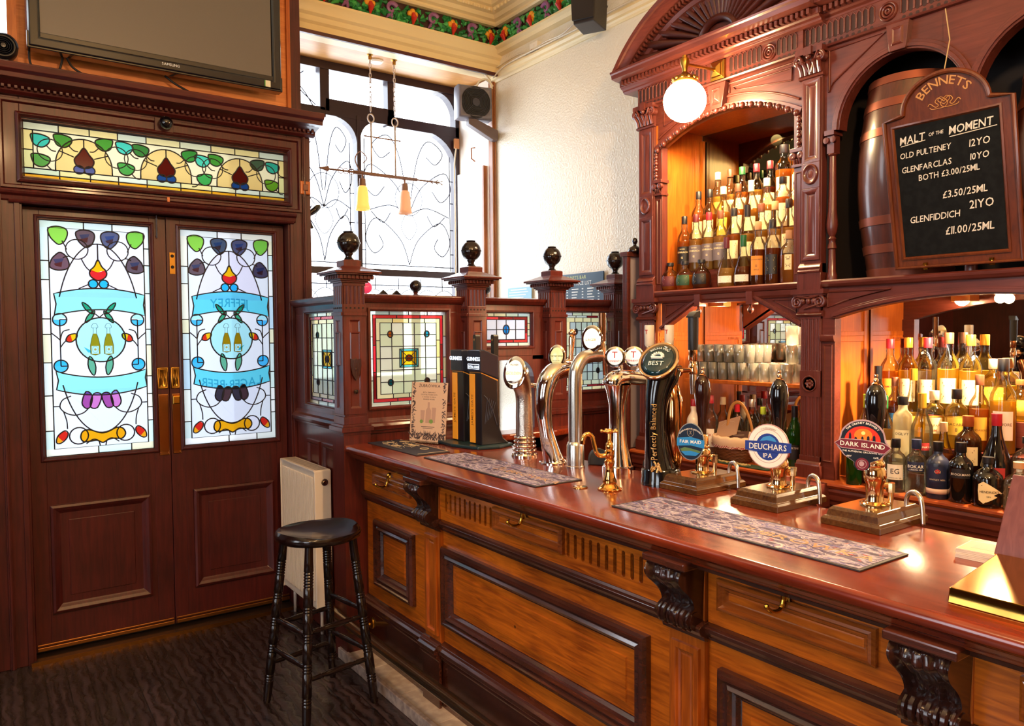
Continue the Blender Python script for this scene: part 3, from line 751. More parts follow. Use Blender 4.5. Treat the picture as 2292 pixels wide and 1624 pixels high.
# ================================================================ THINGS ON THE WALLS
t = thing('television', 'large flat black television with a grey screen above the doors', 'television', (.847, 4.16, 2.86))
M = FY(4.13)
mb = MB(); mb.frame(M, .257, 1.43, 2.862, 3.56, [(0, -.05), (.004, 0), (.012, .012), (.045, .014), (.054, .006)], False)
mb.pbox(M, .257, 1.43, 2.862, 2.938, -.05, .006); mb.pbox(M, .27, 1.418, 2.862, 3.55, -.06, -.045)
mb.build('bezel', mat('tv_bezel', '#10131d', .18, coat=.4), t, bev=.003)
MB().pbox(M, .305, 1.372, 2.938, 3.512, -.02, .004).build('screen', mat('tv_screen', '#5c5651', .38, spec=.5, bump=.04, bscale=300), t)  # grey carries the room's reflection and the dust in its colour
MB().text(M, 'SAMSUNG', .864, 2.89, .018, h=.016).build('lettering', mat('silver_print', '#c8ccd4', .4), t)
mb = MB(); mb.pbox(M, 1.335, 1.362, 2.875, 2.908, .0145, .0155); mb.mi = 1; mb.pbox(M, 1.33, 1.335, 2.875, 2.908, .0145, .0157)
mb.build('sticker', [mat('sticker_white', '#c9c9b4', .5), mat('sticker_green', '#3a8a3c', .5)], t)
for pts, lab in (([(.27, 4.2, 2.87), (.275, 4.22, 2.82), (.30, 4.22, 2.785), (.345, 4.22, 2.775), (.385, 4.22, 2.80), (.40, 4.22, 2.84), (.405, 4.2, 2.87)], 'looped black cable hanging under the left end of the television'),
                 ([(.42, 4.2, 2.87), (.45, 4.22, 2.83), (.52, 4.2, 2.79), (.575, 4.16, 2.765)], 'black cable trailing to the cornice left of the small wooden batten'),
                 ([(.855, 4.22, 2.87), (.90, 4.22, 2.84), (.95, 4.2, 2.81), (.98, 4.18, 2.79)], 'black cable dropping behind the small wooden batten'),
                 ([(1.44, 4.18, 2.762), (1.49, 4.12, 2.768), (1.55, 4.1, 2.76), (1.6, 4.06, 2.764)], 'dark flex lying on the right end of the door cornice')):
    tag(MB().tube(smooth_path(pts), .0055, 6).build('cable', BLACKR, None, True), lab, 'cable')
mb = MB(); mb.box(.70, 1.03, 4.235, 4.285, 2.752, 2.815); mb.mi = 1; mb.lathe([(.011, 0), (.011, .003)], (.88, 2.785, 0), 12, M=FY(4.235))
tag(mb.build('batten', [PLY, DARKHOLE], bev=.002), 'short bare wooden batten on the door cornice under the television', 'batten')
t = thing('fan_heater', 'round dark fan unit at the left edge beside the television', 'heater', (.168, 4.15, 2.79))
M = FY(4.13)
MB().lathe([(.052, -.09), (.058, -.05), (.058, 0), (.05, .012), (.046, .002)], (.168, 2.85, 0), 24, M=M).build('housing', BLACKM, t, 40)
mb = MB()
for r in (.04, .032, .024, .016): mb.lathe([(r - .002, .004), (r, .007), (r + .002, .004)], (.168, 2.85, 0), 22, M=M)
mb.lathe([(.01, .002), (.01, .009), (1e-5, .01)], (.168, 2.85, 0), 14, M=M)
mb.build('grille', mat('grille_dark', '#23242c', .35), t, 40)
MB().box(.15, .186, 4.14, 4.27, 2.75, 2.80).build('bracket', BLACKM, t)
t = thing('dome_sensor', 'small dark glossy dome sensor under the middle of the door cornice', 'sensor', (.839, 4.15, 2.61))
MB().pbox(FY(4.19), .795, .882, 2.575, 2.645, 0, .012).build('backplate', DOORW, t, bev=.002)
MB().ball((.839, 4.135, 2.612), .032, 18, 12).build('dome', BLACKG, t, True)
t = thing('call_plate', 'small square wooden block with a raised button plate on the right door post', 'plate', (1.567, 4.17, 2.35))
MB().frame(FY(4.2), 1.54, 1.60, 2.335, 2.41, [(0, 0), (0, .016), (.004, .02)]).build('block', OAKP, t, bev=.002)
MB().frame(FY(4.2), 1.556, 1.584, 2.355, 2.392, [(0, .019), (.001, .024), (.004, .026)]).build('button', mat('brown_button', '#6b3a22', .4), t)
tag(MB().pbox(FY(4.2), .844, .856, 2.215, 2.25, .014, .024).build('tally_plate', mat('copper_tag', '#c46a2a', .4), bev=.001), 'tiny copper tag on the rail between fanlight and doors', 'plate')
t = thing('alarm_bell', 'small round black bell on the outer edge of the right door post', 'bell', (1.62, 4.3, 2.27))
MB().lathe([(.042, 0), (.044, .02), (.03, .045), (1e-5, .055)], (1.62, 4.27, 2.258), 20, M=lambda x, y, z: (x + (z - 2.258), y, 2.258 + (x - 1.62))).build('gong', BLACKG, t, True)
MB().tube([(1.625, 4.27, 2.2), (1.64, 4.27, 2.16)], .008, 8).build('cord', BLACKR, t)

# heater on its bracket in the window corner
t = thing('fan_heater', 'grey fan heater with round black grille on a bracket in the window corner', 'heater')
mb = MB()
w_ = .135
mb.frame(FY(0), -w_, w_, -.12, .125, [(.015, -.16), (0, -.11), (0, -.02), (.012, 0), (.02, .002), (.03, -.004)], True)
mb.frame(FY(.16), -w_, w_, -.12, .125, [(.015, 0), (.05, -.01)], True)
mb.build('housing', mat('heater_grey', '#6b6670', .35), t, 50)
mb = MB()
for k in range(7):
    r = .034 + k * .0125; mb.lathe([(r - .0022, .0), (r, .005), (r + .0022, .0)], (0, 0, 0), 32, M=FY(0))
for k in range(4): a = PI / 4 + k * PI / 2; mb.tube([FY(0)(.03 * math.cos(a), .03 * math.sin(a), .003), FY(0)(.112 * math.cos(a), .112 * math.sin(a), .003)], .002, 6)
mb.lathe([(.03, .001), (.03, .006), (1e-5, .007)], (0, 0, 0), 22, M=FY(0))
mb.build('grille', mat('grille_slate', '#3a3a46', .35), t, 40)
MB().lathe([(.118, -.004), (.118, .0012)], (0, 0, 0), 36, M=FY(0)).build('fan_mouth', mat('fan_dark', '#08080c', .4), t)
mb = MB(); mb.add([(-.06, .0, -.125), (.0, .0, -.125), (.19, .03, -.185), (.19, .03, -.26), (.15, .03, -.26), (-.06, .0, -.165), (-.06, .06, -.125), (.0, .06, -.125), (.19, .09, -.185), (.19, .09, -.26), (.15, .09, -.26), (-.06, .06, -.165)],
              [(0, 1, 2, 3, 4, 5), (6, 7, 8, 9, 10, 11)] + [(i, (i + 1) % 6, 6 + (i + 1) % 6, 6 + i) for i in range(6)])
mb.build('bracket', mat('bracket_brown', '#5b4a48', .4), t, bev=.003)
put(t, (3.165, 4.87, 3.285), math.radians(-12))
t = thing('junction_box', 'small orange-brown junction box under the fan heater', 'box', (3.1, 5.3, 3.05))
MB().box(3.285, 3.33, 5.38, 5.40, 3.06, 3.14).build('box', mat('box_brown', '#b87a48', .4), t, bev=.003)
MB().tube(smooth_path([(3.30, 5.385, 3.06), (3.285, 5.39, 2.9), (3.287, 5.39, 2.5), (3.287, 5.39, 1.3)]), .006, 6).build('conduit', mat('cable_cream', '#d8cdb4', .5), t, True)

# arrow pendant in front of the window
t = thing('pendant_lamp', 'iron arrow pendant with two small amber glass shades in front of the window', 'lamp', (2.48, 5.05, 3.54))
IRON = mat('rusty_iron', '#8a6a5c', .55, .3)
mb = MB()
for x in (2.386, 2.576):
    mb.lathe([(.022, 0), (.03, -.01), (.012, -.025), (.012, -.05)], (x, 5.05, 3.545), 14)
mb.build('ceiling_hook', BRASSD, t, 40)
mb = MB()
for x in (2.386, 2.576):
    for k in range(11):
        z = 3.49 - k * .034; d = (.008, 0) if k % 2 else (0, .008)
        mb.tube([(x + d[0] * c, 5.05 + d[1] * c, z + .021 * s) for c, s in ell(0, 0, 1, 1, 10)], .0028, 5, True)
    mb.tube([(x + .024 * c, 5.05, 3.085 + .03 * s) for c, s in ell(0, 0, 1, 1, 16)], .005, 6, True)
    mb.tube([(x, 5.05, 3.055), (x, 5.05, 2.69)], .0065, 8)
mb.build('chain', mat('pale_iron', '#c9b8ac', .4, .5), t, True)
mb = MB()
mb.tube([(2.02, 5.05, 2.69), (2.94, 5.05, 2.69)], .007, 8); mb.tube([(2.33, 5.05, 2.955), (2.62, 5.05, 2.955)], .005, 8); mb.tube([(2.25, 5.05, 2.69), (2.75, 5.05, 2.69)], .013, 8)
mb.turned((2.07, 5.05, 2.69), (1.985, 5.05, 2.69), [(.002, 0), (.022, .15), (.012, .5), (.001, 1)], 8)
for x in (2.86, 2.90, 2.94): mb.tube([(x + .03, 5.05, 2.705), (x, 5.05, 2.69), (x + .03, 5.05, 2.675)], .004, 6)
for x in (2.15, 2.19, 2.23): mb.tube([(x + .02 * c, 5.05, 2.69 + .02 * s) for c, s in ell(0, 0, 1, 1, 12)], .003, 6, True)
mb.tube(smooth_path([(2.3, 5.05, 2.69), (2.26, 5.05, 2.78), (2.30, 5.05, 2.84), (2.35, 5.05, 2.80), (2.32, 5.05, 2.76)]), .004, 6)
mb.build('arrow_bar', IRON, t, True)
for x, e in ((2.314, 1), (2.65, 0)):
    MB().lathe([(.007, 2.69), (.007, 2.655), (.022, 2.65), (.026, 2.60), (.022, 2.595)], (x, 5.05, 0), 16).build('gallery', IRON, t, 40)
    o = MB().lathe([(.024, 2.60), (.036, 2.588), (.041, 2.55), (.046, 2.47), (.054, 2.43), (.052, 2.43), (.044, 2.47), (.039, 2.55), (.034, 2.585)], (x, 5.05, 0), 20).build('glass_shade', mat('amber_shade_lit', '#e8a860', .3, emit='#ffa64d', es=1.6) if e else mat('amber_shade', '#dcae94', .3, emit='#e09a6a', es=.5), t, True)
t = thing('smoke_alarm', 'small round white detector on the window soffit between the two chains', 'detector', (2.48, 5.1, 3.54))
MB().lathe([(.05, 3.546), (.05, 3.525), (.04, 3.515), (1e-5, 3.513)], (2.475, 5.13, 0), 22).build('case', mat('white_plastic', '#efe6d6', .4), t, 40)
# loudspeaker, switch and wiring on the right-hand wall
t = thing('loudspeaker', 'black box loudspeaker hanging high on the cream wall under the frieze', 'loudspeaker')
mb = MB(); v = [(-.085, -.11, -.15), (.075, -.12, -.15), (.09, .10, -.15), (-.09, .10, -.15), (-.10, -.13, .16), (.095, -.13, .16), (.10, .11, .16), (-.10, .11, .16)]
mb.add(v, [(0, 1, 2, 3), (4, 5, 6, 7), (0, 1, 5, 4), (1, 2, 6, 5), (2, 3, 7, 6), (3, 0, 4, 7)])
mb.build('cabinet', mat('speaker_black', '#2a2321', .5), t, bev=.006)
mb = MB(); mb.add([(-.085, -.137, -.13), (.075, -.139, -.13), (.09, -.147, .15), (-.095, -.147, .15), (-.085, -.12, -.13), (.075, -.12, -.13), (.09, -.12, .15), (-.095, -.12, .15)], [(0, 1, 2, 3), (0, 1, 5, 4), (1, 2, 6, 5), (2, 3, 7, 6), (3, 0, 4, 7)])
mb.build('grille', mat('speaker_cloth', '#241e1d', .8, bump=.3, bscale=600), t)
MB().box(-.012, .012, -.1485, -.14, .04, .062).build('badge', mat('badge_red', '#b06a50', .4), t)
MB().tube([(.02, .1, .05), (.06, .19, .05)], .012, 8).build('bracket', BLACKM, t)
put(t, (3.2, 3.62, 3.57), math.radians(-62)); t.scale = (.86, .86, .9)
t = thing('wall_switch', 'small white fused switch on the cream wall above the moulding', 'switch', (3.38, 4.405, 3.56))
MB().box(3.355, 3.386, 4.36, 4.45, 3.565, 3.625).build('box', mat('switch_white', '#efe6d4', .35), t, bev=.003)
mb = MB(); mb.box(3.352, 3.356, 4.395, 4.415, 3.58, 3.61); mb.mi = 1; mb.box(3.3515, 3.356, 4.42, 4.432, 3.572, 3.58)
mb.build('rocker', [mat('switch_white', ''), mat('neon_red', '#c05040', .4)], t)
CW = mat('cable_white', '#e0d4bc', .5)
for pts, r, lab in (([(3.33, 4.88, 3.50), (3.335, 4.7, 3.553), (3.335, 4.2, 3.556), (3.335, 3.9, 3.553), (3.335, 3.3, 3.56)], .006, 'white cable clipped along the top of the wall moulding'),
                    ([(3.35, 4.86, 3.575), (3.36, 4.6, 3.60), (3.37, 4.46, 3.575), (3.37, 4.40, 3.565)], .005, 'thin white cable sagging to the fused switch'),
                    ([(3.35, 4.5, 3.56), (3.34, 4.25, 3.575), (3.33, 4.05, 3.565), (3.33, 3.9, 3.60), (3.34, 3.75, 3.62)], .006, 'white cable rising from the moulding to the loudspeaker'),
                    ([(2.1, 4.895, 3.545), (2.6, 4.885, 3.53), (2.95, 4.88, 3.535), (3.2, 4.88, 3.53), (3.3, 4.9, 3.49), (3.33, 4.9, 3.42)], .008, 'white cable looping along the beam to the window corner'),
                    ([(3.34, 4.9, 3.44), (3.28, 4.9, 3.48), (3.22, 4.9, 3.46), (3.19, 4.92, 3.40)], .008, 'white flex curving from the corner to the fan heater')):
    tag(MB().tube(smooth_path(pts, 8), r, 6).build('cable', CW, None, True), lab, 'cable')
# price lists on the right-hand wall
t = thing('price_list', 'large dark blue price list poster on the wall behind the screen', 'poster', (3.37, 3.94, 1.6))
M = lambda u, v, h: (3.375 - h, 4.205 - u, v)
MB().pbox(M, 0, .52, 1.55, 1.947, 0, .008).build('board', mat('poster_blue', '#1b3a52', .3), t, bev=.003)
mb = MB(); mb.text(M, 'BENNETS BAR', .24, 1.908, .034, h=.009); mb.mi = 1; mb.text(M, 'WHISKY PRICE LIST', .24, 1.868, .036, h=.009)
for c in range(3):
    for k in range(15):
        y = 1.845 - k * .019; a = .04 + c * .16
        mb.pbox(M, a, a + .05 + .02 * ((k * 7 + c * 3) % 4) / 3, y - .007, y, .008, .009); mb.pbox(M, a + .105, a + .12, y - .007, y, .008, .009)
mb.build('lettering', [mat('print_gold', '#b8c48a', .5), mat('print_white', '#dfe8ea', .5)], t)
t = thing('price_list', 'small pale blue notice beside the large dark price list', 'notice', (3.37, 4.6, 1.7))
MB().pbox(M, -.56, -.26, 1.66, 1.888, 0, .006).build('board', mat('notice_blue', '#7fb0cf', .4), t)
mb = MB(); mb.pbox(M, -.52, -.32, 1.868, 1.876, .006, .007)
for k in range(9): mb.pbox(M, -.54, -.30 - .03 * (k % 3), 1.85 - k * .02, 1.856 - k * .02, .006, .007)
mb.build('lettering', mat('print_pale', '#e6f0f2', .5), t)

# ================================================================ SNUG SCREEN (posts, panels, stained glass)
scr = thing('timber_screen', 'carved mahogany snug screen with ball-topped posts and stained glass panels', 'screen', (2.2, 3.42, 0))
def post(x0, y0, w, bottom):
    M = FY(y0); x1 = x0 + w; y1 = y0 + w; cx, cy = x0 + w / 2, y0 + w / 2
    mb = MB()
    mb.box(x0 + .004, x1 - .004, y0 + .004, y1 - .004, 1.155, 1.80)
    ring = lambda z0, z1, d: mb.box(x0 - d, x1 + d, y0 - d, y1 + d, z0, z1)
    mb.box(x0 - .012, x1 + .012, y0 - .012, y1 + .012, bottom, 1.075)
    ring(1.075, 1.09, .014); ring(1.09, 1.112, .024); ring(1.112, 1.124, .016); ring(1.124, 1.16, .006)
    mb.box(x0, x1, y0, y1, 1.16, 1.20)
    for MM, a in ((FY(y0), x0), (FX(x0), y0)):
        mb.frame(MM, a, a + w, 1.17, 1.645, [(0, 0), (0, .004), (.03, .004), (.032, .001), (.036, -.002), (.04, -.003)])
        mb.pbox(MM, a - .004, a + w + .004, 1.636, 1.652, 0, .012)
        mb.grooved(MM, a + .004, a + w - .004, 1.69, 1.775, 5, .007, .004, .5, -.01)
        mb.pbox(MM, a, a + w, 1.652, 1.69, -.01, .004); mb.pbox(MM, a, a + w, 1.775, 1.79, -.01, .004)
        mb.frame(MM, a + w / 2 - .026, a + w / 2 + .026, 1.40, 1.56, [(0, .004), (.004, .009), (.009, .004)])
    o = mb.build('post', SCRW, scr, bev=.0015)
    mb = MB()
    for MM, a in ((FY(y0), x0), (FX(x0), y0)):
        for k in range(5): mb.lathe([(.0045, 0), (.0045, .002)], (a + .004 + (w - .008) * (k + .5) / 5, 1.672, .0038), 10, M=MM)
    mb.build('drill_holes', DARKHOLE, o)
    mb = MB()
    ring(1.79, 1.798, .012)
    ring(1.798, 1.806, .02)
    for MM, a in ((FY(y0 - .034), x0 - .034), (FX(x0 - .034), y0 - .034)):
        for k in range(9):
            c = a + (w + .068) * (k + .5) / 9; mb.pbox(MM, c - .0055, c + .0055, 1.807, 1.824, -.012, .002)
    ring(1.806, 1.825, .03); ring(1.825, 1.832, .05); ring(1.832, 1.842, .06)
    b0, b1 = .058, -.012
    lv = [(b0, 1.842), (.03, 1.852), (.008, 1.862), (-.006, 1.868), (-.012, 1.869), (-.012, 1.895), (-.02, 1.90)]
    vs = []; fs = []
    for d, z in lv: vs += [(x0 - d, y0 - d, z), (x1 + d, y0 - d, z), (x1 + d, y1 + d, z), (x0 - d, y1 + d, z)]
    for k in range(len(lv) - 1):
        for i in range(4): fs.append((4 * k + i, 4 * k + (i + 1) % 4, 4 * k + 4 + (i + 1) % 4, 4 * k + 4 + i))
    k = 4 * (len(lv) - 1); fs.append((k, k + 1, k + 2, k + 3)); mb.add(vs, fs)
    mb.build('cap', SCRW, o, bev=.0015)
    prof = [(.03, 1.895), (.024, 1.905), (.016, 1.914), (.016, 1.922), (.022, 1.93)]
    R = .0535; zc = 1.982
    prof += [(R * math.sin(a), zc - R * math.cos(a)) for a in [.42 + (2.7 - .42) * i / 16 for i in range(17)]]
    prof += [(.024, zc + .049), (.026, zc + .053), (.016, zc + .056), (1e-5, zc + .057)]
    mb = MB(); mb.lathe(prof, (cx, cy, 0), 24); mb.lathe([(R + .002, zc - .003), (R + .0035, zc), (R + .002, zc + .003)], (cx, cy, 0), 24)
    f = mb.build('ball_finial', BLACKW, o, 40); f['label'] = 'dark turned ball finial'
    return o
PX = (1.428, 2.116, 2.66)
for x in PX:
    o = post(x, 3.35, .112, 0)
    if x < 1.5:
        mb = MB(); m_ = FY(3.345); mb.prism(m_, [(1.458, 1.435), (1.476, 1.43), (1.484, 1.437), (1.492, 1.43), (1.510, 1.435), (1.511, 1.40), (1.503, 1.36), (1.484, 1.33), (1.465, 1.36), (1.457, 1.40)], -.004, .006); mb.lathe([(.007, 0), (.007, .009), (1e-5, .011)], (1.484, 1.385, 0), 12, M=m_)
        mb.build('shield_plate', DARKC, o, bev=.001)['label'] = 'dark carved shield'
        MB().lathe([(.010, -.004), (.010, .006), (1e-5, .009)], (1.484, 1.278, 0), 14, M=m_).build('knob', BLACKW, o, 40)
post(3.16, 3.36, .1, 0)
def rails(M, u0, u1, gz0, gz1, gu0, gu1, dado=True):
    mb = MB()
    mb.pbox(M, u0, u1, gz1, 1.735, -.05, 0); mb.pbox(M, u0, gu0, gz0, gz1, -.05, 0); mb.pbox(M, gu1, u1, gz0, gz1, -.05, 0)
    mb.pbox(M, u0, u1, 1.12, gz0, -.05, 0)
    mb.mould(M, u0, u1, [(1.70, 0), (1.703, .012), (1.712, .02), (1.722, .026), (1.735, .03), (1.742, .026), (1.745, -.06), (1.70, -.06)])
    mb.frame(M, gu0 - .018, gu1 + .018, gz0 - .018, gz1 + .018, [(0, 0), (0, .008), (.01, .01), (.018, -.008)], False)
    if dado: mb.mould(M, u0, u1, [(1.062, 0), (1.066, .012), (1.078, .014), (1.082, .024), (1.10, .03), (1.112, .022), (1.12, .008), (1.14, 0)])
    mb.pbox(M, u0, u1, .0, 1.12, -.05, 0)
    return mb
def leaded(M, gu0, gu1, gz0, gz1, parent, cols, rows, tints, kind, tone=1):
    mats = []; mb = MB(); ld = MB(); rnd = random.Random(int(gu0 * 1000))
    def use(c):
        m = sgi(c, tone)
        if m not in mats: mats.append(m)
        mb.mi = mats.index(m)
    def rect(a, b_, c, d, colr): use(colr); mb.flat(M, [(a, c), (b_, c), (b_, d), (a, d)], -.018)
    def line(pts, w=.0024, closed=False): ld.tube([M(u, v, -.0165) for u, v in pts], w, 6, closed)
    B1, B2, B3 = .017, .034, .056
    edge = ['#e3e8d2', '#cfe6dc', '#e9e2b4', '#dde3ea', '#d7e6c6']; red = ['#b3202a', '#c43030', '#7c1418', '#c8343a']
    yel = ['#e4d28a', '#d8d8a4', '#e8dfae', '#cfd0a4']
    def ringof(o0, o1, pal, n):
        w_, h_ = gu1 - gu0, gz1 - gz0
        for i in range(n):
            a = gu0 + o0 + (w_ - 2 * o0) * i / n; c = gu0 + o0 + (w_ - 2 * o0) * (i + 1) / n
            rect(a, c, gz1 - o1, gz1 - o0, rnd.choice(pal)); rect(a, c, gz0 + o0, gz0 + o1, rnd.choice(pal))
            if i: line([(a, gz1 - o1), (a, gz1 - o0)]); line([(a, gz0 + o0), (a, gz0 + o1)])
            a = gz0 + o1 + (h_ - 2 * o1) * i / n; c = gz0 + o1 + (h_ - 2 * o1) * (i + 1) / n
            rect(gu0 + o0, gu0 + o1, a, c, rnd.choice(pal)); rect(gu1 - o1, gu1 - o0, a, c, rnd.choice(pal))
            if i: line([(gu0 + o0, a), (gu0 + o1, a)]); line([(gu1 - o1, a), (gu1 - o0, a)])
        line([(gu0 + o1, gz0 + o1), (gu1 - o1, gz0 + o1), (gu1 - o1, gz1 - o1), (gu0 + o1, gz1 - o1)], .0026, True)
    if kind != 'pale':
        ringof(0, B1, edge, 4); ringof(B1, B2, red, 3); o = B2
        if kind == 'full': ringof(B2, B3, yel, 4); o = B3
    else:
        ringof(0, B1, edge, 5); ringof(B1, B1 + .012, ['#7c1418', '#8a2a30', '#6c1a20', '#b8c8c8'], 4); ringof(B1 + .012, B3, yel + ['#b9c8b0'], 5); o = B3
    a0, a1, c0, c1 = gu0 + o, gu1 - o, gz0 + o, gz1 - o
    for i in range(cols):
        for j in range(rows):
            rect(a0 + (a1 - a0) * i / cols, a0 + (a1 - a0) * (i + 1) / cols, c0 + (c1 - c0) * j / rows, c0 + (c1 - c0) * (j + 1) / rows, rnd.choice(tints))
    for i in range(1, cols): line([(a0 + (a1 - a0) * i / cols, c0), (a0 + (a1 - a0) * i / cols, c1)])
    for j in range(1, rows): line([(a0, c0 + (c1 - c0) * j / rows), (a1, c0 + (c1 - c0) * j / rows)])
    um, vm = (gu0 + gu1) / 2, (gz0 + gz1) / 2
    def jewel(u, v, ru, rv, colr, k=0):
        m = over(colr, '#e8ecd8')
        if m not in mats: mats.append(m)
        mb.mi = mats.index(m)
        mb.flat(M, ell(u, v, ru, rv, 16), -.0174 + k); line(ell(u, v, ru, rv, 16), .0034, True)
    if kind in ('full', 'pale'):
        su, sv = (a1 - a0), (c1 - c0)
        jc = ['#c8641c', '#1c7a8c', '#0c5a64', '#5a3020'] if kind == 'full' else ['#28323c', '#2a3a40', '#4a2a20', '#2c3038']
        for i, (x, y) in enumerate(((-1, 1), (1, 1), (-1, -1), (1, -1))): jewel(um + x * su * .325, vm + y * sv * .34, .014 * (su / .32), .016, jc[i])
    if kind == 'full':
        hw, hh = (a1 - a0) * .166, (c1 - c0) * .13
        for (p, q_, colr, d) in ((hw, hh, '#5fb8c0', .0001), (hw - .011 * su / .32, hh - .011, '#d9a818', .0002)):
            m = over(colr, '#e8ecd8')
            if m not in mats: mats.append(m)
            mb.mi = mats.index(m)
            if d < .00015:
                g_ = .011; G_ = .011 * su / .32
                for a_, b_, c_, d_ in ((um - p, um + p, vm + q_ - g_, vm + q_), (um - p, um + p, vm - q_, vm - q_ + g_), (um - p, um - p + G_, vm - q_ + g_, vm + q_ - g_), (um + p - G_, um + p, vm - q_ + g_, vm + q_ - g_)): mb.flat(M, [(a_, c_), (b_, c_), (b_, d_), (a_, d_)], -.0178 + d)
            else: mb.flat(M, [(um - p, vm - q_), (um + p, vm - q_), (um + p, vm + q_), (um - p, vm + q_)], -.0178 + d)
            line([(um - p, vm - q_), (um + p, vm - q_), (um + p, vm + q_), (um - p, vm + q_)], .003, True)
            for x in (-1, 1): line([(um - p, vm - x * q_), (um + p, vm + x * q_)], .0018)
        jewel(um, vm, hw * .36, hh * .34, '#7a2a14', .0006)
    if kind == 'small': jewel(um, vm, .02, .026, '#1690c4')
    mb.build('stained_glass', mats, parent); ld.build('lead_came', LEAD, parent, True)
green = ['#dde6c8', '#d4e0bc', '#e2e8d4', '#cddcb8', '#d9e2c2']; pale = ['#d2dcec', '#dce3f0', '#cfd8ea']; grey = ['#a8bcb4', '#9db4b0', '#b4c4b4', '#a2b8c0']
# side panel that meets the door frame
M = FX(1.5)
mb = rails(M, 3.45, 4.19, 1.18, 1.66, 3.52, 4.03)
for a, c in ((3.62, 3.80), (3.84, 4.02), (3.46, 3.58)): mb.frame(M, a, c, .12, .985, [(0, 0), (0, .012), (.016, .012), (.028, -.004), (.03, -.004)])
mb.pbox(M, 3.45, 4.19, 0, .1, 0, .012)
p = mb.build('panel', SCRW, scr, bev=.0015); leaded(M, 3.52, 4.03, 1.18, 1.66, p, 6, 5, green, 'full', .62)
M = FY(3.41)
p = rails(M, 1.53, 2.12, 1.195, 1.66, 1.595, 2.024).build('panel', SCRW, scr, bev=.0015); leaded(M, 1.595, 2.024, 1.195, 1.66, p, 5, 6, green, 'full', .68)
# middle panel: small light over an arched serving hatch
mb = MB()
mb.pbox(M, 2.2, 2.67, 1.66, 1.735, -.05, 0); mb.pbox(M, 2.2, 2.244, 1.0, 1.66, -.05, 0); mb.pbox(M, 2.576, 2.67, 1.40, 1.66, -.05, 0); mb.pbox(M, 2.244, 2.576, 1.42, 1.475, -.05, 0)
mb.mould(M, 2.2, 2.67, [(1.70, 0), (1.703, .012), (1.722, .026), (1.735, .03), (1.745, -.06), (1.70, -.06)])
mb.frame(M, 2.23, 2.59, 1.461, 1.674, [(0, 0), (0, .008), (.01, .01), (.018, -.008)], False)
mb.prism(M, [(2.244, 1.425), (2.244, 1.36)] + [(2.254 + .075 - .075 * math.cos(a), 1.34 + .06 * math.sin(a)) for a in [PI / 2 * i / 6 for i in range(7)]] + [(2.49, 1.40)] + [(2.49 + .1 * math.sin(a), 1.28 + .12 * math.cos(a)) for a in [PI / 2 * i / 8 for i in range(9)]] + [(2.59, .9), (2.67, .9), (2.67, 1.425)], -.05, 0)
mb.pbox(M, 2.2, 2.67, 0, .99, -.05, 0)
p = mb.build('panel', SCRW, scr, bev=.0015); leaded(M, 2.248, 2.572, 1.479, 1.656, p, 4, 2, pale, 'small', .62)
mb = rails(M, 2.76, 3.3, 1.21, 1.665, 2.81, 3.185)
for k in range(6): mb.pbox(M, 2.78 + k * .085, 2.788 + k * .085, .1, 1.06, 0, .008)
p = mb.build('panel', SCRW, scr, bev=.0015); leaded(M, 2.81, 3.185, 1.21, 1.665, p, 6, 7, grey, 'pale', .42)
# serving ledge under the hatch
mb = MB(); mb.prism(FZ(.985), [(2.0, 3.40), (2.0, 3.30), (2.3, 3.24), (2.6, 3.22), (2.76, 3.26), (2.82, 3.34), (2.82, 3.40)], 0, .035)
tag(mb.build('serving_ledge', TOPW, bev=.008), 'curved red wooden ledge under the arched serving hatch', 'ledge')
# finials and seat backs of the snug beyond the screen
for i, (x, y, z, lab) in enumerate(((2.431, 4.5, 1.864, 'pale ball finial beyond the screen, seen between the first two posts'), (2.985, 4.5, 1.864, 'ball finial beyond the screen, half behind the second post'))):
    t = thing('newel_post', lab, 'post', (x, y, 0))
    MB().lathe([(.03, .0), (.03, 1.77), (.04, 1.785), (.02, 1.80), (.014, 1.815), (.02, 1.825)], (x, y, 0), 14).build('shaft', SCRW, t, 40)
    MB().ball((x, y, z), .042, 18, 12).build('ball_finial', BLACKW, t, True)
for i, x in enumerate((2.19, 2.285)):
    MBk = MB(); MBk.prism(FY(4.5), [(x - .05, 1.3), (x - .045, 1.78), (x - .03, 1.81), (x, 1.835), (x + .03, 1.81), (x + .045, 1.78), (x + .05, 1.3)], -.02, .02)
    tag(MBk.build('seat_back', BLACKW, bev=.006), ('left' if i == 0 else 'right') + ' one of two dark pointed settle tops in the snug window', 'seat')
t = thing('hanging_lamp', 'small pink-red glass ball behind the shaft of the nearest screen post', 'lamp', (2.08, 4.5, 1.8))
MB().ball((2.075, 4.5, 1.845), .04, 18, 12).build('globe', mat('pink_glass', '#d8385a', .2, emit='#e84468', es=.6), t, True)
MB().tube([(2.075, 4.5, 1.82), (2.075, 4.5, 0)], .008).build('stem', BRASSD, t)

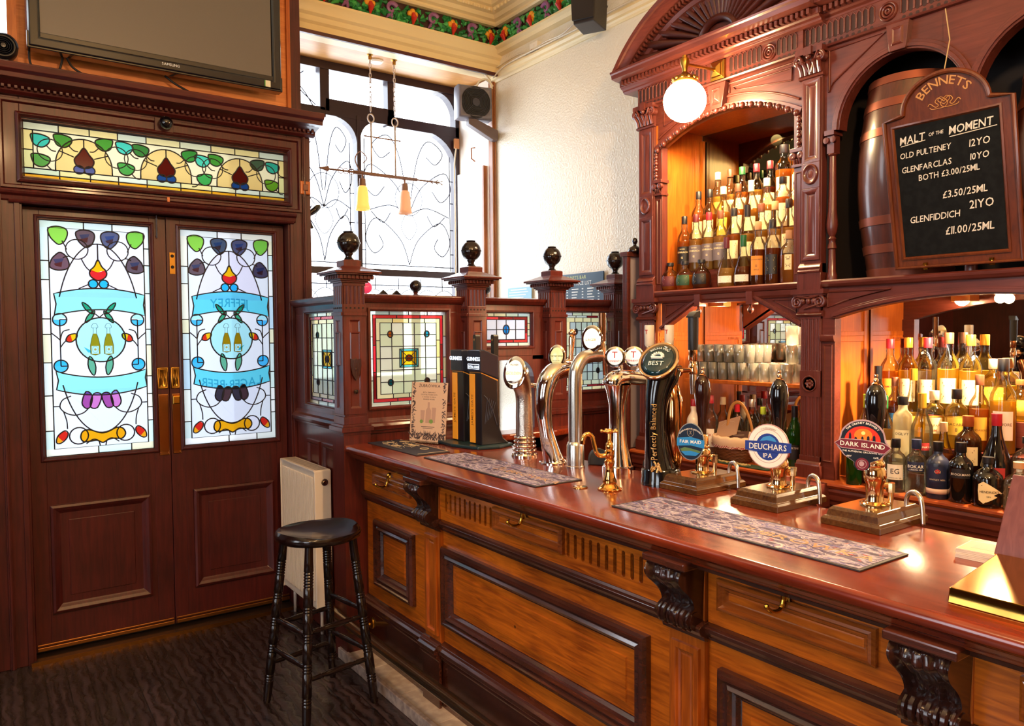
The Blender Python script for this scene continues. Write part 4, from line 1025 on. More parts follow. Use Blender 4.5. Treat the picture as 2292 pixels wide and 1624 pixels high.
# ================================================================ BAR COUNTER
bf = thing('panelled_bar', 'panelled oak bar front with carved brackets under the long counter', 'bar', (1.55, 1.2, 0))
M = FX(1.53)
Y0, Y1 = -1.2, 3.34
mb = MB()
mb.pbox(M, Y0, Y1, 0, .965, -.06, 0)
def slots(a, b_, n, z0, z1):
    p = (b_ - a) / n
    mb.mi = 0
    for k in range(n + 1):
        u0 = a + k * p - p * .3; u1 = u0 + p * .6
        mb.pbox(M, u0, u1, z0, z1, 0, .014)
        if k < n:
            c = a + (k + .5) * p; r = p * .2
            for s, zz in ((1, z1), (-1, z0)):
                for sx in (-1, 1):
                    mb.prism(M, [(c + sx * r, zz)] + [(c + sx * r * math.cos(t), zz - s * r + s * r * math.sin(t)) for t in (0, .5, 1.05, PI / 2)], 0, .014)
    mb.mi = 1; mb.pbox(M, a, b_, z0, z1, -.004, .0015); mb.mi = 0
SL = [(2.245, 2.595), (1.49, 1.845)]
for a, b_ in SL: slots(a, b_, 10, .846, .922)
# raised frieze boards round the slots
mb.pbox(M, 1.40, 2.62, .81, .846, 0, .014); mb.pbox(M, 1.40, 2.62, .922, .965, 0, .014)
mb.pbox(M, 2.595 + .01, 2.64, .846, .922, 0, .014); mb.pbox(M, 1.845 + .01, 2.245 - .01, .846, .922, 0, .014); mb.pbox(M, 1.40, 1.49 - .01, .846, .922, 0, .014)
mb.pbox(M, .75, 1.27, .81, .965, 0, .014); mb.pbox(M, Y0, .64, .81, .965, 0, .014); mb.pbox(M, 2.75, Y1, .81, .965, 0, .014)
mb.build('board', [OAK, DARKHOLE], bf, bev=.0012)
FR = [(0, 0), (0, .012), (.006, .018), (.012, .02), (.018, .012), (.022, .012), (.028, .004), (.032, .001)]
M2 = FX(1.516)
for a, b_, z0, z1 in ((1.842, 2.234, .85, .932), (.824, 1.235, .853, .934), (2.86, 3.22, .85, .915), (.16, .56, .853, .934)):
    mb = MB(); mb.frame(M2, a, b_, z0, z1, FR, False); mb.mi = 1; mb.frame(M2, a + .03, b_ - .03, z0 + .03, z1 - .03, [(0, .002), (.004, .003)])
    mb.build('frieze_panel', [MOULDL, OAK], bf)
BP = [(0, 0), (0, .018), (.007, .028), (.018, .03), (.024, .02), (.03, .02), (.038, .027), (.044, .016), (.052, .012), (.06, .002), (.064, .001)]
for a, b_, z0, z1 in ((1.484, 2.612, .383, .702), (.775, 1.237, .383, .702), (2.86, 3.23, .383, .692), (.16, .6, .383, .702), (-1.1, .0, .383, .702)):
    mb = MB(); mb.frame(M, a, b_, z0, z1, BP, False); mb.mi = 1
    mb.frame(M, a + .06, b_ - .06, z0 + .06, z1 - .06, [(0, .001), (.03, .003), (.031, -.001 + .004), (.034, .008), (.04, .008)])
    mb.build('panel', [MOULD, OAK], bf)
mb = MB()
RAIL = [(.76, 0), (.764, .012), (.776, .016), (.78, .026), (.79, .032), (.80, .034), (.806, .026), (.81, .012), (.812, 0)]
mb.mould(M, Y0, Y1, RAIL)
PL = [(.0, 0), (.0, .012), (.235, .012), (.25, .026), (.262, .022), (.268, .034), (.285, .036), (.292, .026), (.30, .022), (.306, .008), (.31, 0)]
mb.mould(M, Y0, Y1, PL)
CB = ((2.684, .121), (1.337, .12), (.697, .115))
for c, wd in CB:
    mb.mould(FX(1.51), c - wd / 2 - .012, c + wd / 2 + .012, RAIL); mb.mould(FX(1.51), c - wd / 2 - .008, c + wd / 2 + .008, PL)
mb.build('moulding', MOULD, bf, bev=.001)
for c, wd in CB:
    mb = MB(); mb.pbox(M, c - wd / 2, c + wd / 2, .30, .965, 0, .02)
    mb.frame(FX(1.51), c - wd / 2 + .012, c + wd / 2 - .012, .33, .735, [(0, 0), (.001, .01), (.018, .01), (.022, .002), (.03, .0), (.034, .002)])
    mb.build('pilaster', OAKV, bf, bev=.0015)
def corbel(c, wd):
    n, m = 25, 34; X0 = 1.51; vs = []; mb = MB()
    zt, zb = .955, .795
    for j in range(m + 1):
        t = j / m; z = zt + (zb - zt) * t
        d = .066 + .014 * math.sin(PI * min(1, t / .3)) if t < .3 else .066 - .050 * math.sin(PI / 2 * min(1, (t - .3) / .38))
        if t > .68: d = .016 + .034 * math.sin(PI * (t - .68) / .32) ** .8
        w2 = wd / 2 * (1 - .1 * t)
        for i in range(n):
            s = i / (n - 1) * 2 - 1
            ridge = .0095 * abs(math.sin(s * PI * 2.5 + .7 * math.sin(t * 5))) * (1 if t < .68 else .6) + .004 * math.cos(s * PI * 1.5) + .0022 * math.sin(t * 34 + 3 * abs(s)) * (1 - abs(s))
            edge = .008 if abs(s) > .86 else 0
            vs.append((X0 - d - ridge - edge, c + s * w2, z))
    fs = [(j * n + i, j * n + i + 1, (j + 1) * n + i + 1, (j + 1) * n + i) for j in range(m) for i in range(n - 1)]
    mb.add(vs, fs)
    for e in (0, n - 1):
        col = [vs[j * n + e] for j in range(m + 1)]
        mb.add(col + [(X0 + .0, col[-1][1], zb), (X0 + .0, col[0][1], zt)], [list(range(m + 3))])
    mb.add([vs[m * n + i] for i in range(n)] + [(X0, vs[m * n + n - 1][1], zb), (X0, vs[m * n][1], zb)], [list(range(n + 2))])
    for k in (-1, 1):
        mb.tube([(X0 - .028, c + k * (wd / 2 * .9), .815), (X0 - .028, c + k * (wd / 2 * .9 + .004), .815)], .024, 14)
    mb.lathe([(.012, -.6), (.012, .6)], (0, 0, 0), 3)if 0 else None
    for k in range(7):
        a = c + (k - 3) * wd * .13; mb.tube([(X0 - .03 - .024 * math.cos(x), a, .815 + .024 * math.sin(x)) for x in (-1.2, -.6, 0, .6, 1.2)], .005 + .003 * (k % 2), 6)
    o = mb.build('corbel', DARKC, bf, 50); o['label'] = 'dark carved acanthus scroll bracket'
    MB().box(1.418, 1.53, c - wd / 2 - .012, c + wd / 2 + .012, .955, .975).build('corbel_block', MOULD, o, bev=.004)
for c, wd in CB: corbel(c, wd)
for y, z in ((3.045, .912), (2.042, .945), (1.035, .955)):
    mb = MB()
    mb.tube(smooth_path([(1.502, y, z + .018), (1.498, y, z + .01), (1.494, y, z - .012), (1.488, y, z - .03), (1.476, y, z - .038), (1.455, y + .004, z - .036), (1.44, y + .006, z - .024)], 5), [.008, .009, .009, .009, .009, .0085, .008, .0075, .007, .007, .0065, .006, .006, .006, .006, .006, .0055, .005, .005, .005, .005, .005, .005, .005, .005, .005, .005, .005, .0048, .0045, .0045], 10)
    mb.ball((1.44, y + .006, z - .023), .0065, 10, 8)
    mb.tube([(1.504, y, z + .022), (1.503, y, z - .02)], .011, 10, flat=.5)
    o = mb.build('coat_hook', BRASS, bf, True); o['label'] = 'small brass coat hook'
# counter top
bt = thing('bar_counter', 'long polished red mahogany bar counter top with rounded front edge', 'counter', (1.73, 1.2, .98))
sec = [(1.03, -.5), (1.03, .095), (1.028, .102), (1.022, .107), (1.012, .109), (1.002, .106), (.997, .098), (.992, .092), (.986, .09), (.98, .082), (.972, .078), (.968, .06), (.965, .05), (.965, .0), (.99, -.02), (.99, -.5)]
MB().mould(M, Y0, 3.338, sec).build('worktop', TOPW, bt, 40)
MB().mould(M, Y0, 3.336, [(.965, .0), (.965, .062), (.955, .058), (.948, .04), (.94, .02), (.938, 0)]).build('edge_moulding', MOULD, bt, 30)
# foot rail and tiled kerb
t = thing('foot_rail', 'long brass foot rail in front of the bar', 'rail', (1.395, 1.2, .1))
MB().tube([(1.395, 3.46, .215), (1.395, -1.2, .215)], .024, 20).build('tube', mat('rail_brass', '#e6dcc0', .2, 1), t, True)
mb = MB()
for y in (3.44, 2.05, 1.0): mb.lathe([(.0245, 0), (.026, .003), (.026, .012), (.0245, .015)], (1.395, .215, y), 20, M=lambda x, y_, z: (x, z, y_))
mb.build('collar', BRASS, t, 40)
for y in (3.28, 2.02, .8):
    mb = MB(); mb.tube(smooth_path([(1.395, y, .195), (1.42, y, .165), (1.47, y, .17), (1.52, y, .185)]), .011, 10)
    mb.lathe([(.028, .0), (.026, .006), (.012, .012)], (0, 0, 0), 16, M=lambda a, b_, c: (1.517 - c, y + a, .185 + b_))
    mb.build('bracket', BRASSD, t, 40)
tm = mat('pale_tile', '#b9a594', .25, bump=.05, bscale=20, var='#cdbba9')
mb = MB()
y = 3.42
while y > -1.2:
    mb.box(1.425, 1.52, y - .298, y, 0, .044); y -= .3
mb.mi = 1; mb.box(1.403, 1.424, -1.2, 3.42, 0, .05)
mb.mi = 2; mb.box(1.425, 1.52, -1.2, 3.42, 0, .038)
o = mb.build('tile_kerb', [tm, mat('kerb_edge', '#b7a294', .35, var='#8f7a70', bscale=30), mat('grout', '#4a3c36', .8)], bev=.003); struct(o)

# ================================================================ STOOL AND RADIATOR
t = thing('bar_stool', 'tall dark turned-leg wooden bar stool standing by the bar', 'stool', (1.165, 3.03, 0))
C = (1.165, 3.03)
mb = MB(); n = 40; rings = [(.0, -.012, 1), (.05, -.011, 1), (.10, -.006, 1), (.14, .0, 1), (.165, .004, 1), (.173, .0, 0), (.177, -.01, 0), (.174, -.026, 0), (.16, -.034, 0), (1e-4, -.034, 0)]
vs = []; fs = []
for r, dz, top in rings:
    for i in range(n):
        a = 2 * PI * i / n; z = .738 + dz + (.009 * math.cos(2 * a - .6) * (r / .17) ** 2 if top else 0)
        vs.append((C[0] + max(r, 1e-4) * math.cos(a), C[1] + max(r, 1e-4) * math.sin(a), z))
for k in range(len(rings) - 1):
    for i in range(n): fs.append((k * n + i, k * n + (i + 1) % n, (k + 1) * n + (i + 1) % n, (k + 1) * n + i))
mb.add(vs, fs); mb.build('seat', BLACKW, t, 50)
feet = [(.983, 3.176), (1.302, 3.238), (1.352, 2.905), (1.033, 2.848)]
tops = [(C[0] + (x - C[0]) * .62, C[1] + (y - C[1]) * .62) for x, y in feet]
for i in range(4):
    pr_ = [(.013, 0), (.015, .01), (.0175, .05), (.0185, .12)]
    for tt, k in ((.135, 3), (.30, 4), (.46, 4), (.62, 3), (.76, 6)):
        for j in range(k): z = tt + j * .016; pr_ += [(.0195, z), (.0165, z + .005), (.0165, z + .008), (.0195, z + .012)]
    pr_ += [(.018, .9), (.016, 1)]
    MB().turned((*feet[i], 0), (*tops[i], .715), pr_, 14).build('leg', BLACKW, t, 50)
def at_leg(i, z): k = z / .715; return (feet[i][0] + (tops[i][0] - feet[i][0]) * k, feet[i][1] + (tops[i][1] - feet[i][1]) * k, z)
for i, z in ((0, .17), (0, .335), (1, .225), (1, .40), (2, .19), (2, .37), (3, .235), (3, .36)):
    j = (i + 1) % 4
    MB().turned(at_leg(i, z), at_leg(j, z), [(.007, 0), (.010, .1), (.0105, .2), (.008, .22), (.0105, .24), (.008, .26), (.0115, .3), (.0125, .5), (.0115, .7), (.008, .74), (.0105, .76), (.008, .78), (.0105, .8), (.010, .9), (.007, 1)], 12).build('stretcher', BLACKW, t, 50)
t = thing('radiator', 'white ribbed panel radiator beside the doors', 'radiator', (1.44, 3.94, .12))
M = FX(1.408)
mb = MB(); mb.pbox(M, 3.69, 4.19, .16, .85, -.008, 0)
for k in range(23):
    y = 3.712 + k * .0205; mb.prism(M, [(y, .19), (y + .003, .185), (y + .009, .185), (y + .012, .19), (y + .012, .82), (y + .009, .825), (y + .003, .825), (y, .82)], 0, .006)
mb.build('front_panel', WHITE, t, bev=.002)
MB().box(1.40, 1.488, 3.678, 3.69, .14, .86).build('side_panel', WHITE, t, bev=.004)
MB().box(1.40, 1.488, 4.19, 4.2, .14, .86).build('side_panel', WHITE, t, bev=.004)
mb = MB(); mb.box(1.40, 1.488, 3.69, 4.19, .852, .862)
mb.build('top_grille', WHITE, t, bev=.002)
mb = MB()
for k in range(24): mb.box(1.415, 1.475, 3.70 + k * .02, 3.708 + k * .02, .8622, .8628)
mb.build('vent_slots', mat('slot_shadow', '#8a7a6c', .6), t)
mb = MB(); mb.lathe([(.018, 0), (.018, .004), (.012, .006)], (1.452, .80, 0), 18, M=lambda x, z, h: (x, 3.678 - h, z)); mb.mi = 1; mb.lathe([(.009, .004), (.009, .012), (1e-4, .013)], (1.452, .80, 0), 12, M=lambda x, z, h: (x, 3.678 - h, z))
mb.build('bleed_valve', [STEEL, COPPER], t, 40)
MB().box(1.41, 1.488, 3.70, 4.18, .15, .16).build('lower_channel', WHITE, t)
for y in (3.74, 4.14): MB().tube([(1.452, y, .155), (1.452, y, .0)], .009, 10).build('pipe', mat('pipe_white', '#c9b8a8', .35), t, True)

# ================================================================ BACK BAR
bb = thing('back_bar', 'tall carved mahogany back bar with arches, pilasters and a shell pediment', 'back bar', (3.2, 2.0, .905))
M = FX(3.0)
XB = 3.365
def arch_board(mb, M, u0, u1, zt, zs, cu, ru, rv, h0, h1, n=26):
    """board with an arched underside: springing line zs, rise rv"""
    pts = [(u0, zt), (u0, zs)]
    pts += [(cu - ru * math.cos(PI * i / n), zs + rv * math.sin(PI * i / n)) for i in range(n + 1)]
    pts += [(u1, zs), (u1, zt)]
    mb.prism(M, pts, h0, h1)
def seg_arc(u0, u1, zs, rise, n=24, d=0):
    """segmental arc from (u0,zs) to (u1,zs)"""
    c = (u0 + u1) / 2; hw = (u1 - u0) / 2; R = (hw * hw + rise * rise) / (2 * rise); zc = zs + rise - R; a = math.asin(hw / R)
    return [(c + (R + d) * math.sin(-a + 2 * a * i / n), zc + (R + d) * math.cos(-a + 2 * a * i / n)) for i in range(n + 1)]
def pil(u0, u1, first=True):
    w_ = u1 - u0; c = (u0 + u1) / 2
    mb = MB()
    # lower fluted shaft
    mb.pbox(M, u0 - .012, u1 + .012, .905, .962, -.1, .022); mb.mould(M, u0 - .008, u1 + .008, [(.962, 0), (.962, .02), (.972, .016), (.978, .008), (.98, 0)])
    mb.pbox(M, u0, u1, .97, 1.655, -.1, 0)
    mb.grooved(M, u0 + .004, u1 - .004, 1.0, 1.26, 5, .007, .006, .55, -.01); mb.grooved(M, u0 + .004, u1 - .004, 1.375, 1.60, 5, .007, .006, .55, -.01)
    mb.pbox(M, u0, u1, 1.26, 1.375, -.01, .006); mb.pbox(M, u0, u1, .975, 1.0, -.01, .006); mb.pbox(M, u0, u1, 1.60, 1.612, -.01, .006)
    mb.lathe([(.036, .006), (.036, .012), (.031, .013), (.029, .004), (.022, .004), (.014, .01), (.008, .007), (.004, .013), (1e-5, .014)], (c, 1.317, 0), 24, M=M)
    for k in range(7): a = 2 * PI * k / 7; mb.ball(M(c + .017 * math.cos(a), 1.317 + .017 * math.sin(a), .008), .005, 8, 6)
    # shaft between the capitals
    mb.pbox(M, u0 - .008, u1 + .008, 1.728, 1.80, -.1, .02)
    mb.mould(M, u0 - .004, u1 + .004, [(1.80, 0), (1.80, .024), (1.808, .026), (1.815, .018), (1.822, .022), (1.83, .018), (1.84, .008), (1.845, 0)])
    mb.pbox(M, u0, u1, 1.84, 2.645, -.1, .004)
    mb.frame(M, u0 + .006, u1 - .006, 1.855, 2.165, [(0, .004), (0, .012), (.014, .012), (.02, .009), (.028, .003), (.034, .006)]); mb.frame(M, u0 + .006, u1 - .006, 2.275, 2.63, [(0, .004), (0, .012), (.014, .012), (.02, .009), (.028, .003), (.034, .006)])
    mb.pbox(M, u0 + .006, u1 - .006, 2.165, 2.275, 0, .012)
    mb.lathe([(.034, .012), (.036, .018), (.031, .022), (.026, .016), (.02, .013), (.012, .0135), (1e-5, .016)], (c, 2.225, 0), 24, sy=1.25, M=M)
    o = mb.build('pilaster', BBW, bb, 40, bev=.0012)
    # ionic capital
    mb = MB()
    mb.mould(M, u0 - .012, u1 + .012, [(1.61, 0), (1.612, .014), (1.62, .02), (1.63, .012), (1.636, 0)])
    mb.pbox(M, u0 - .03, u1 + .03, 1.708, 1.728, -.06, .034); mb.pbox(M, u0 - .022, u1 + .022, 1.70, 1.71, -.06, .028); mb.pbox(M, u0, u1, 1.63, 1.70, -.06, .014)
    for s in (-1, 1):
        sp = []
        for i in range(26):
            a = i * .5; r = .027 * (1 - i / 30); sp.append(M(c + s * (w_ / 2 + .004 + r * math.sin(a)), 1.674 + r * math.cos(a), .022))
        mb.tube(sp, .0052, 8); mb.lathe([(.024, .0), (.024, .016), (1e-5, .017)], (c + s * (w_ / 2 + .004), 1.674, 0), 20, M=M)
    mb.tube([M(c - w_ / 2, 1.70, .024), M(c, 1.692, .024), M(c + w_ / 2, 1.70, .024)], .006, 8)
    for k in range(3): mb.ball(M(c + (k - 1) * .026, 1.678, .018), .012, 10, 8, 1.25)
    mb.tube([M(c + .02, 1.645, .02), M(c - w_ / 2 - .01, 1.664, .026)], .004, 6)
    mb.build('capital', BBDARK if False else BBW, o, 40)
    # leafy upper capital
    mb = MB()
    mb.mould(M, u0 - .01, u1 + .01, [(2.635, 0), (2.638, .014), (2.645, .018), (2.652, .012), (2.655, 0)])
    mb.pbox(M, u0, u1, 2.65, 2.75, -.06, .012); mb.pbox(M, u0 - .016, u1 + .016, 2.736, 2.758, -.06, .036); mb.pbox(M, c - .018, c + .018, 2.728, 2.762, 0, .044)
    for s in (-1, 1):
        sp = []
        for i in range(22):
            a = i * .52; r = .022 * (1 - i / 26); sp.append(M(c + s * (w_ / 2 + .002 + r * math.sin(a)), 2.714 + r * math.cos(a), .03))
        mb.tube(sp, .006, 8); mb.lathe([(.02, .0), (.02, .026), (1e-5, .027)], (c + s * (w_ / 2 + .002), 2.714, 0), 18, M=M)
        mb.tube(smooth_path([M(c + s * .006, 2.66, .02), M(c + s * .02, 2.69, .03), M(c + s * .044, 2.735, .036)], 5), .005, 6)
    for k in range(5):
        u = c + (k - 2) * w_ * .22; mb.tube(smooth_path([M(u, 2.652, .014), M(u, 2.68, .022), M(u + (k - 2) * .003, 2.70, .034), M(u + (k - 2) * .004, 2.696, .042)], 5), [.009] * 5 + [.0095] * 6 + [.007] * 5, 8)
    mb.ball(M(c, 2.722, .034), .012, 10, 8)
    mb.build('capital', BBW, o, 40)
    return o
pil(2.88, 2.992); pil(1.902, 2.0); pil(.62, .72)
# entablature
mb = MB()
mb.pbox(M, 2.0, 3.005, 2.755, 2.865, -.1, 0); mb.pbox(M, .6, 2.0, 2.755, 2.865, -.1, -.012)
def groove(u, M_):
    mb.mi = 1; r = .0085
    mb.prism(M_, [(u + r * math.cos(a), 2.845 + r * math.sin(a)) for a in [PI * i / 6 for i in range(7)]] + [(u + r * math.cos(a), 2.793 + r * math.sin(a)) for a in [PI + PI * i / 6 for i in range(7)]], -.006, .0008)
    mb.lathe([(.0075, .0), (.0075, .001)], (u, 2.771, 0), 10, M=M_); mb.mi = 0
    mb.tube([M_(u - .0115, 2.79, .001), M_(u - .0115, 2.848, .001), M_(u, 2.86, .001), M_(u + .0115, 2.848, .001), M_(u + .0115, 2.79, .001)], .0032, 6)
def bull(u, M_):
    for r in (.034, .022, .009): mb.lathe([(r - .006, 0), (r - .004, .008), (r, .010), (r + .004, .006), (r + .005, 0)], (u, 2.812, 0), 24, M=M_)
u = 2.985
while u > 2.02:
    if abs(u - 2.17) > .045 and abs(u - 2.735) > .045 and abs(u - 2.455) > .06: groove(u, M)
    u -= .0262
bull(2.17, M); bull(2.735, M)
M12 = FX(3.012); u = 1.985
while u > .62:
    if abs(u - 1.628) > .05 and abs(u - .95) > .05: groove(u, M12)
    u -= .0262
bull(1.628, M12); bull(.95, M12)
mb.mould(M, 2.0, 3.01, [(2.748, 0), (2.75, .016), (2.758, .02), (2.764, .008), (2.766, 0)]); mb.mould(M12, .6, 2.0, [(2.748, 0), (2.75, .016), (2.758, .02), (2.764, .008), (2.766, 0)])
mb.build('entablature', [BBH, mat('groove_shade', '#2e120c', .6)], bb, 40, bev=.001)  # shade inside the grooves is put into this dark brown
mb = MB()
CO = [(2.858, -.1), (2.858, .008), (2.866, .02), (2.874, .022), (2.88, .034), (2.888, .04), (2.888, .044), (2.912, .046), (2.914, .075), (2.92, .105), (2.94, .11), (2.946, .118), (2.955, .12), (2.96, .112), (2.96, -.1)]
mb.mould(M, 1.90, 3.10, CO); mb.mould(FX(3.03), .5, 1.90, CO)
for k in range(44):
    u = 3.06 - k * .0262
    if u > 1.93: mb.pbox(M, u - .007, u + .007, 2.889, 2.911, .04, .07)
for k in range(52):
    u = 1.9 - k * .0262
    mb.pbox(FX(3.03), u - .007, u + .007, 2.889, 2.911, .04, .07)
mb.build('cornice', BBH, bb, bev=.001)
# pediment
mb = MB(); cu, zc, R = 2.447, 2.4976, .7856; a0 = math.asin(.4514 / R) - .0
sec = [(-.145, .01), (-.14, .03), (-.125, .036), (-.12, .05), (-.10, .056), (-.095, .052), (-.07, .054), (-.066, .085), (-.05, .10), (-.03, .108), (-.026, .118), (-.006, .122), (0, .114), (0, -.05), (-.145, -.05)]
na = 44; n = len(sec); vs = []; fs = []
for i in range(na + 1):
    a = a0 + (PI - 2 * a0) * i / na
    for d, h in sec: vs.append(M(cu + (R + d) * math.cos(a), max(zc + (R + d) * math.sin(a), 2.95), h))
for i in range(na):
    for k in range(n): fs.append((i * n + k, i * n + (k + 1) % n, (i + 1) * n + (k + 1) % n, (i + 1) * n + k))
fs += [list(range(n)), list(range(na * n, na * n + n))]
mb.add(vs, fs)
for k in range(52):
    a = a0 + .13 + (PI - 2 * a0 - .26) * k / 51
    q = lambda r, da, h: M(cu + r * math.cos(a + da), zc + r * math.sin(a + da), h)
    r0, r1, da = R - .094, R - .072, .0085
    mb.add([q(r0, -da, .05), q(r1, -da, .05), q(r1, da, .05), q(r0, da, .05), q(r0, -da, .08), q(r1, -da, .08), q(r1, da, .08), q(r0, da, .08)], [(0, 1, 2, 3), (4, 5, 6, 7), (0, 1, 5, 4), (1, 2, 6, 5), (2, 3, 7, 6), (3, 0, 4, 7)])
mb.build('pediment', BBH, bb, 35)
mb = MB()
mb.prism(M, [(cu + (R - .12) * math.cos(a), max(zc + (R - .12) * math.sin(a), 2.955)) for a in [a0 + (PI - 2 * a0) * i / 30 for i in range(31)]], -.05, .006)
nf = 21
for k in range(nf):
    th = PI * (k + .5) / nf; ca, sa = math.cos(th), math.sin(th)
    rmax = 1 / math.sqrt((ca / .545) ** 2 + (sa / .255) ** 2); p = lambda r, h: M(cu + r * ca, 2.955 + r * sa * 1.0, h)
    wd = rmax * PI / nf * .52
    mb.tube([p(.12, .012), p(.12 + (rmax - .12) * .55, .022), p(rmax - wd, .03), p(rmax - wd * .25, .026), p(rmax, .012)], [.012, .012 + (wd - .012) * .6, wd, wd * .75, .004], 10, flat=.8)
    mb.tube([p(rmax - wd, .012), p(rmax + .006, .012)], .005, 6)
mb.tube([M(cu + .11 * math.cos(a), 2.955 + .1 * math.sin(a), .02) for a in [PI * i / 16 for i in range(17)]], .02, 8)
o = mb.build('shell', BBDARK, bb, 45); o['label'] = 'dark carved fan-shaped shell'
# arch of the left upper niche, keystone and egg beads
mb = MB()
u0, u1 = 2.0, 2.88; arc = seg_arc(2.012, 2.868, 2.50, .115)
mb.prism(M, [(u0, 2.76), (u0, 2.50)] + arc + [(u1, 2.50), (u1, 2.76)], -.05, -.012)
up = seg_arc(2.012, 2.868, 2.50, .115, d=.028)
band = arc + up[::-1]; mb.prism(M, band, -.03, .006)
up2 = seg_arc(2.03, 2.85, 2.55, .108, d=.02)
mb.tube([M(a, b_, -.008) for a, b_ in up2], .006, 6); mb.tube([M(2.03, 2.735, -.008), M(2.40, 2.735, -.008), M(2.40, 2.69, -.008)], .005, 6); mb.tube([M(2.85, 2.735, -.008), M(2.51, 2.735, -.008), M(2.51, 2.69, -.008)], .005, 6)
mb.tube([M(2.06, 2.715, -.008), M(2.38, 2.715, -.008), M(2.36, 2.695, -.008), M(2.06, 2.66, -.008), M(2.06, 2.715, -.008)], .004, 6); mb.tube([M(2.82, 2.715, -.008), M(2.53, 2.715, -.008), M(2.55, 2.695, -.008), M(2.82, 2.63, -.008), M(2.82, 2.715, -.008)], .004, 6)
mb.build('niche_arch', BBH, bb, 40, bev=.001)
mb = MB(); mb.prism(M, [(2.40, 2.745), (2.51, 2.745), (2.488, 2.625), (2.424, 2.625)], -.02, .022); mb.frame(M, 2.428, 2.484, 2.645, 2.725, [(0, .022), (.006, .028), (.012, .024), (.026, .034)])
mb.build('keystone', BBW, bb, bev=.002)
mb = MB()
for i, (a, b_) in enumerate(seg_arc(2.03, 2.85, 2.497, .114, 34, d=.010)):
    if i % 2 == 0: mb.ball(M(a, b_, .008), .0125, 10, 8, 1.2)
    else: mb.tube([M(a, b_ + .012, .01), M(a, b_ - .01, .004)], [.006, .002], 6)
for k in range(9):
    for u in (2.012, 2.866): mb.ball(M(u, 2.355 + k * .0165, .006), .011 if k % 2 else .008, 10, 8)
mb.build('egg_moulding', BBW, bb, True)
for u in (2.0, 2.835):
    mb = MB()
    mb.pbox(M, u, u + .045, 1.765, 2.27, -.05, -.008); mb.frame(M, u + .006, u + .039, 1.80, 2.25, [(0, -.008), (.004, -.004), (.009, -.010)])
    mb.pbox(M, u - .006, u + .051, 2.27, 2.282, -.05, .004); mb.pbox(M, u - .01, u + .055, 2.335, 2.352, -.05, .012); mb.pbox(M, u, u + .045, 2.28, 2.34, -.05, -.004)
    for s in (0, 1): mb.lathe([(.016, -.004), (.016, .012), (.008, .014), (1e-5, .01)], (u + .003 + s * .039, 2.318, 0), 16, M=M)
    for k in range(3): mb.tube([M(u + .01 + k * .0125, 2.284, -.002), M(u + .01 + k * .0125, 2.305, .006)], .005, 6)
    mb.pbox(M, u, u + .045, 2.352, 2.52, -.05, -.006)
    mb.build('colonette', BBW, bb, 40, bev=.001)
# carcass: sides, shelves, backs
for a_ in ((2.868, 2.885, 2.64), (1.90, 1.918, 1.735), (1.995, 2.003, 2.64), (.72, .735, 1.735)): MB().box(3.01, XB, a_[0], a_[1], .905, a_[2]).build('side_panel', OAKP, bb, bev=.001)
mb = MB()
for y in (2.866,): mb.box(3.30, 3.325, y - .012, y, 1.77, 2.6); mb.box(3.34, 3.36, y - .022, y, 1.77, 2.6)
for y in (2.868, 1.90):
    if y < 2: mb.build('side_moulding', OAKP, bb, bev=.001); mb = MB()
    mb.box(3.02, 3.34, y - .006, y, 1.525, 1.545); mb.box(3.02, 3.34, y - .004, y, 1.50, 1.525); mb.box(3.33, 3.35, y - .008, y, .92, 1.73)
    mb.box(3.03, 3.05, y - .005, y, .92, 1.5); mb.box(3.065, 3.075, y - .004, y, .92, 1.48)
    for k in range(8): mb.box(3.05 + k * .012, 3.057 + k * .012, y - .008, y, 1.505, 1.515)
mb.build('side_moulding', OAKP, bb, bev=.001)
for a_ in ((2.003, 2.868, 2.635, 2.65), (.735, 2.868, 1.712, 1.732)): MB().box(3.02, XB, *a_).build('soffit_board', OAKP, bb)
mb = MB()
mb.mould(M, 2.0, 2.88, [(1.733, -.365), (1.733, .0), (1.737, .008), (1.748, .014), (1.758, .016), (1.765, .01), (1.766, -.365)]); mb.mould(M, .72, 1.902, [(1.733, -.365), (1.733, .0), (1.737, .01), (1.748, .018), (1.758, .02), (1.765, .014), (1.766, -.365)])
mb.mould(M, 2.0, 2.88, [(1.70, -.03), (1.70, -.006), (1.712, .002), (1.733, .004), (1.733, -.03)])
mb.build('shelf', BBH, bb, bev=.001)
MB().box(XB, XB + .006, 2.0, 2.868, 1.766, 2.645).build('mirror', mat('niche_mirror', '#7c7a60', .03, 1), bb)['label'] = 'dim greenish niche mirror'
MB().box(XB, XB + .006, 2.0, 2.868, .905, 1.71).build('mirror', MIRROR, bb)
MB().box(XB, XB + .006, .73, 1.9, .905, 1.71).build('mirror', MIRROR, bb)
# tiered rack for the whisky
mb = MB()
for k, (x, z) in enumerate(((3.105, 1.865), (3.18, 2.0), (3.25, 2.1))): mb.box(x, XB - .005, 2.03, 2.83, 1.766 if k == 0 else z - .1, z)
mb.build('bottle_step', BBH, bb, bev=.002)
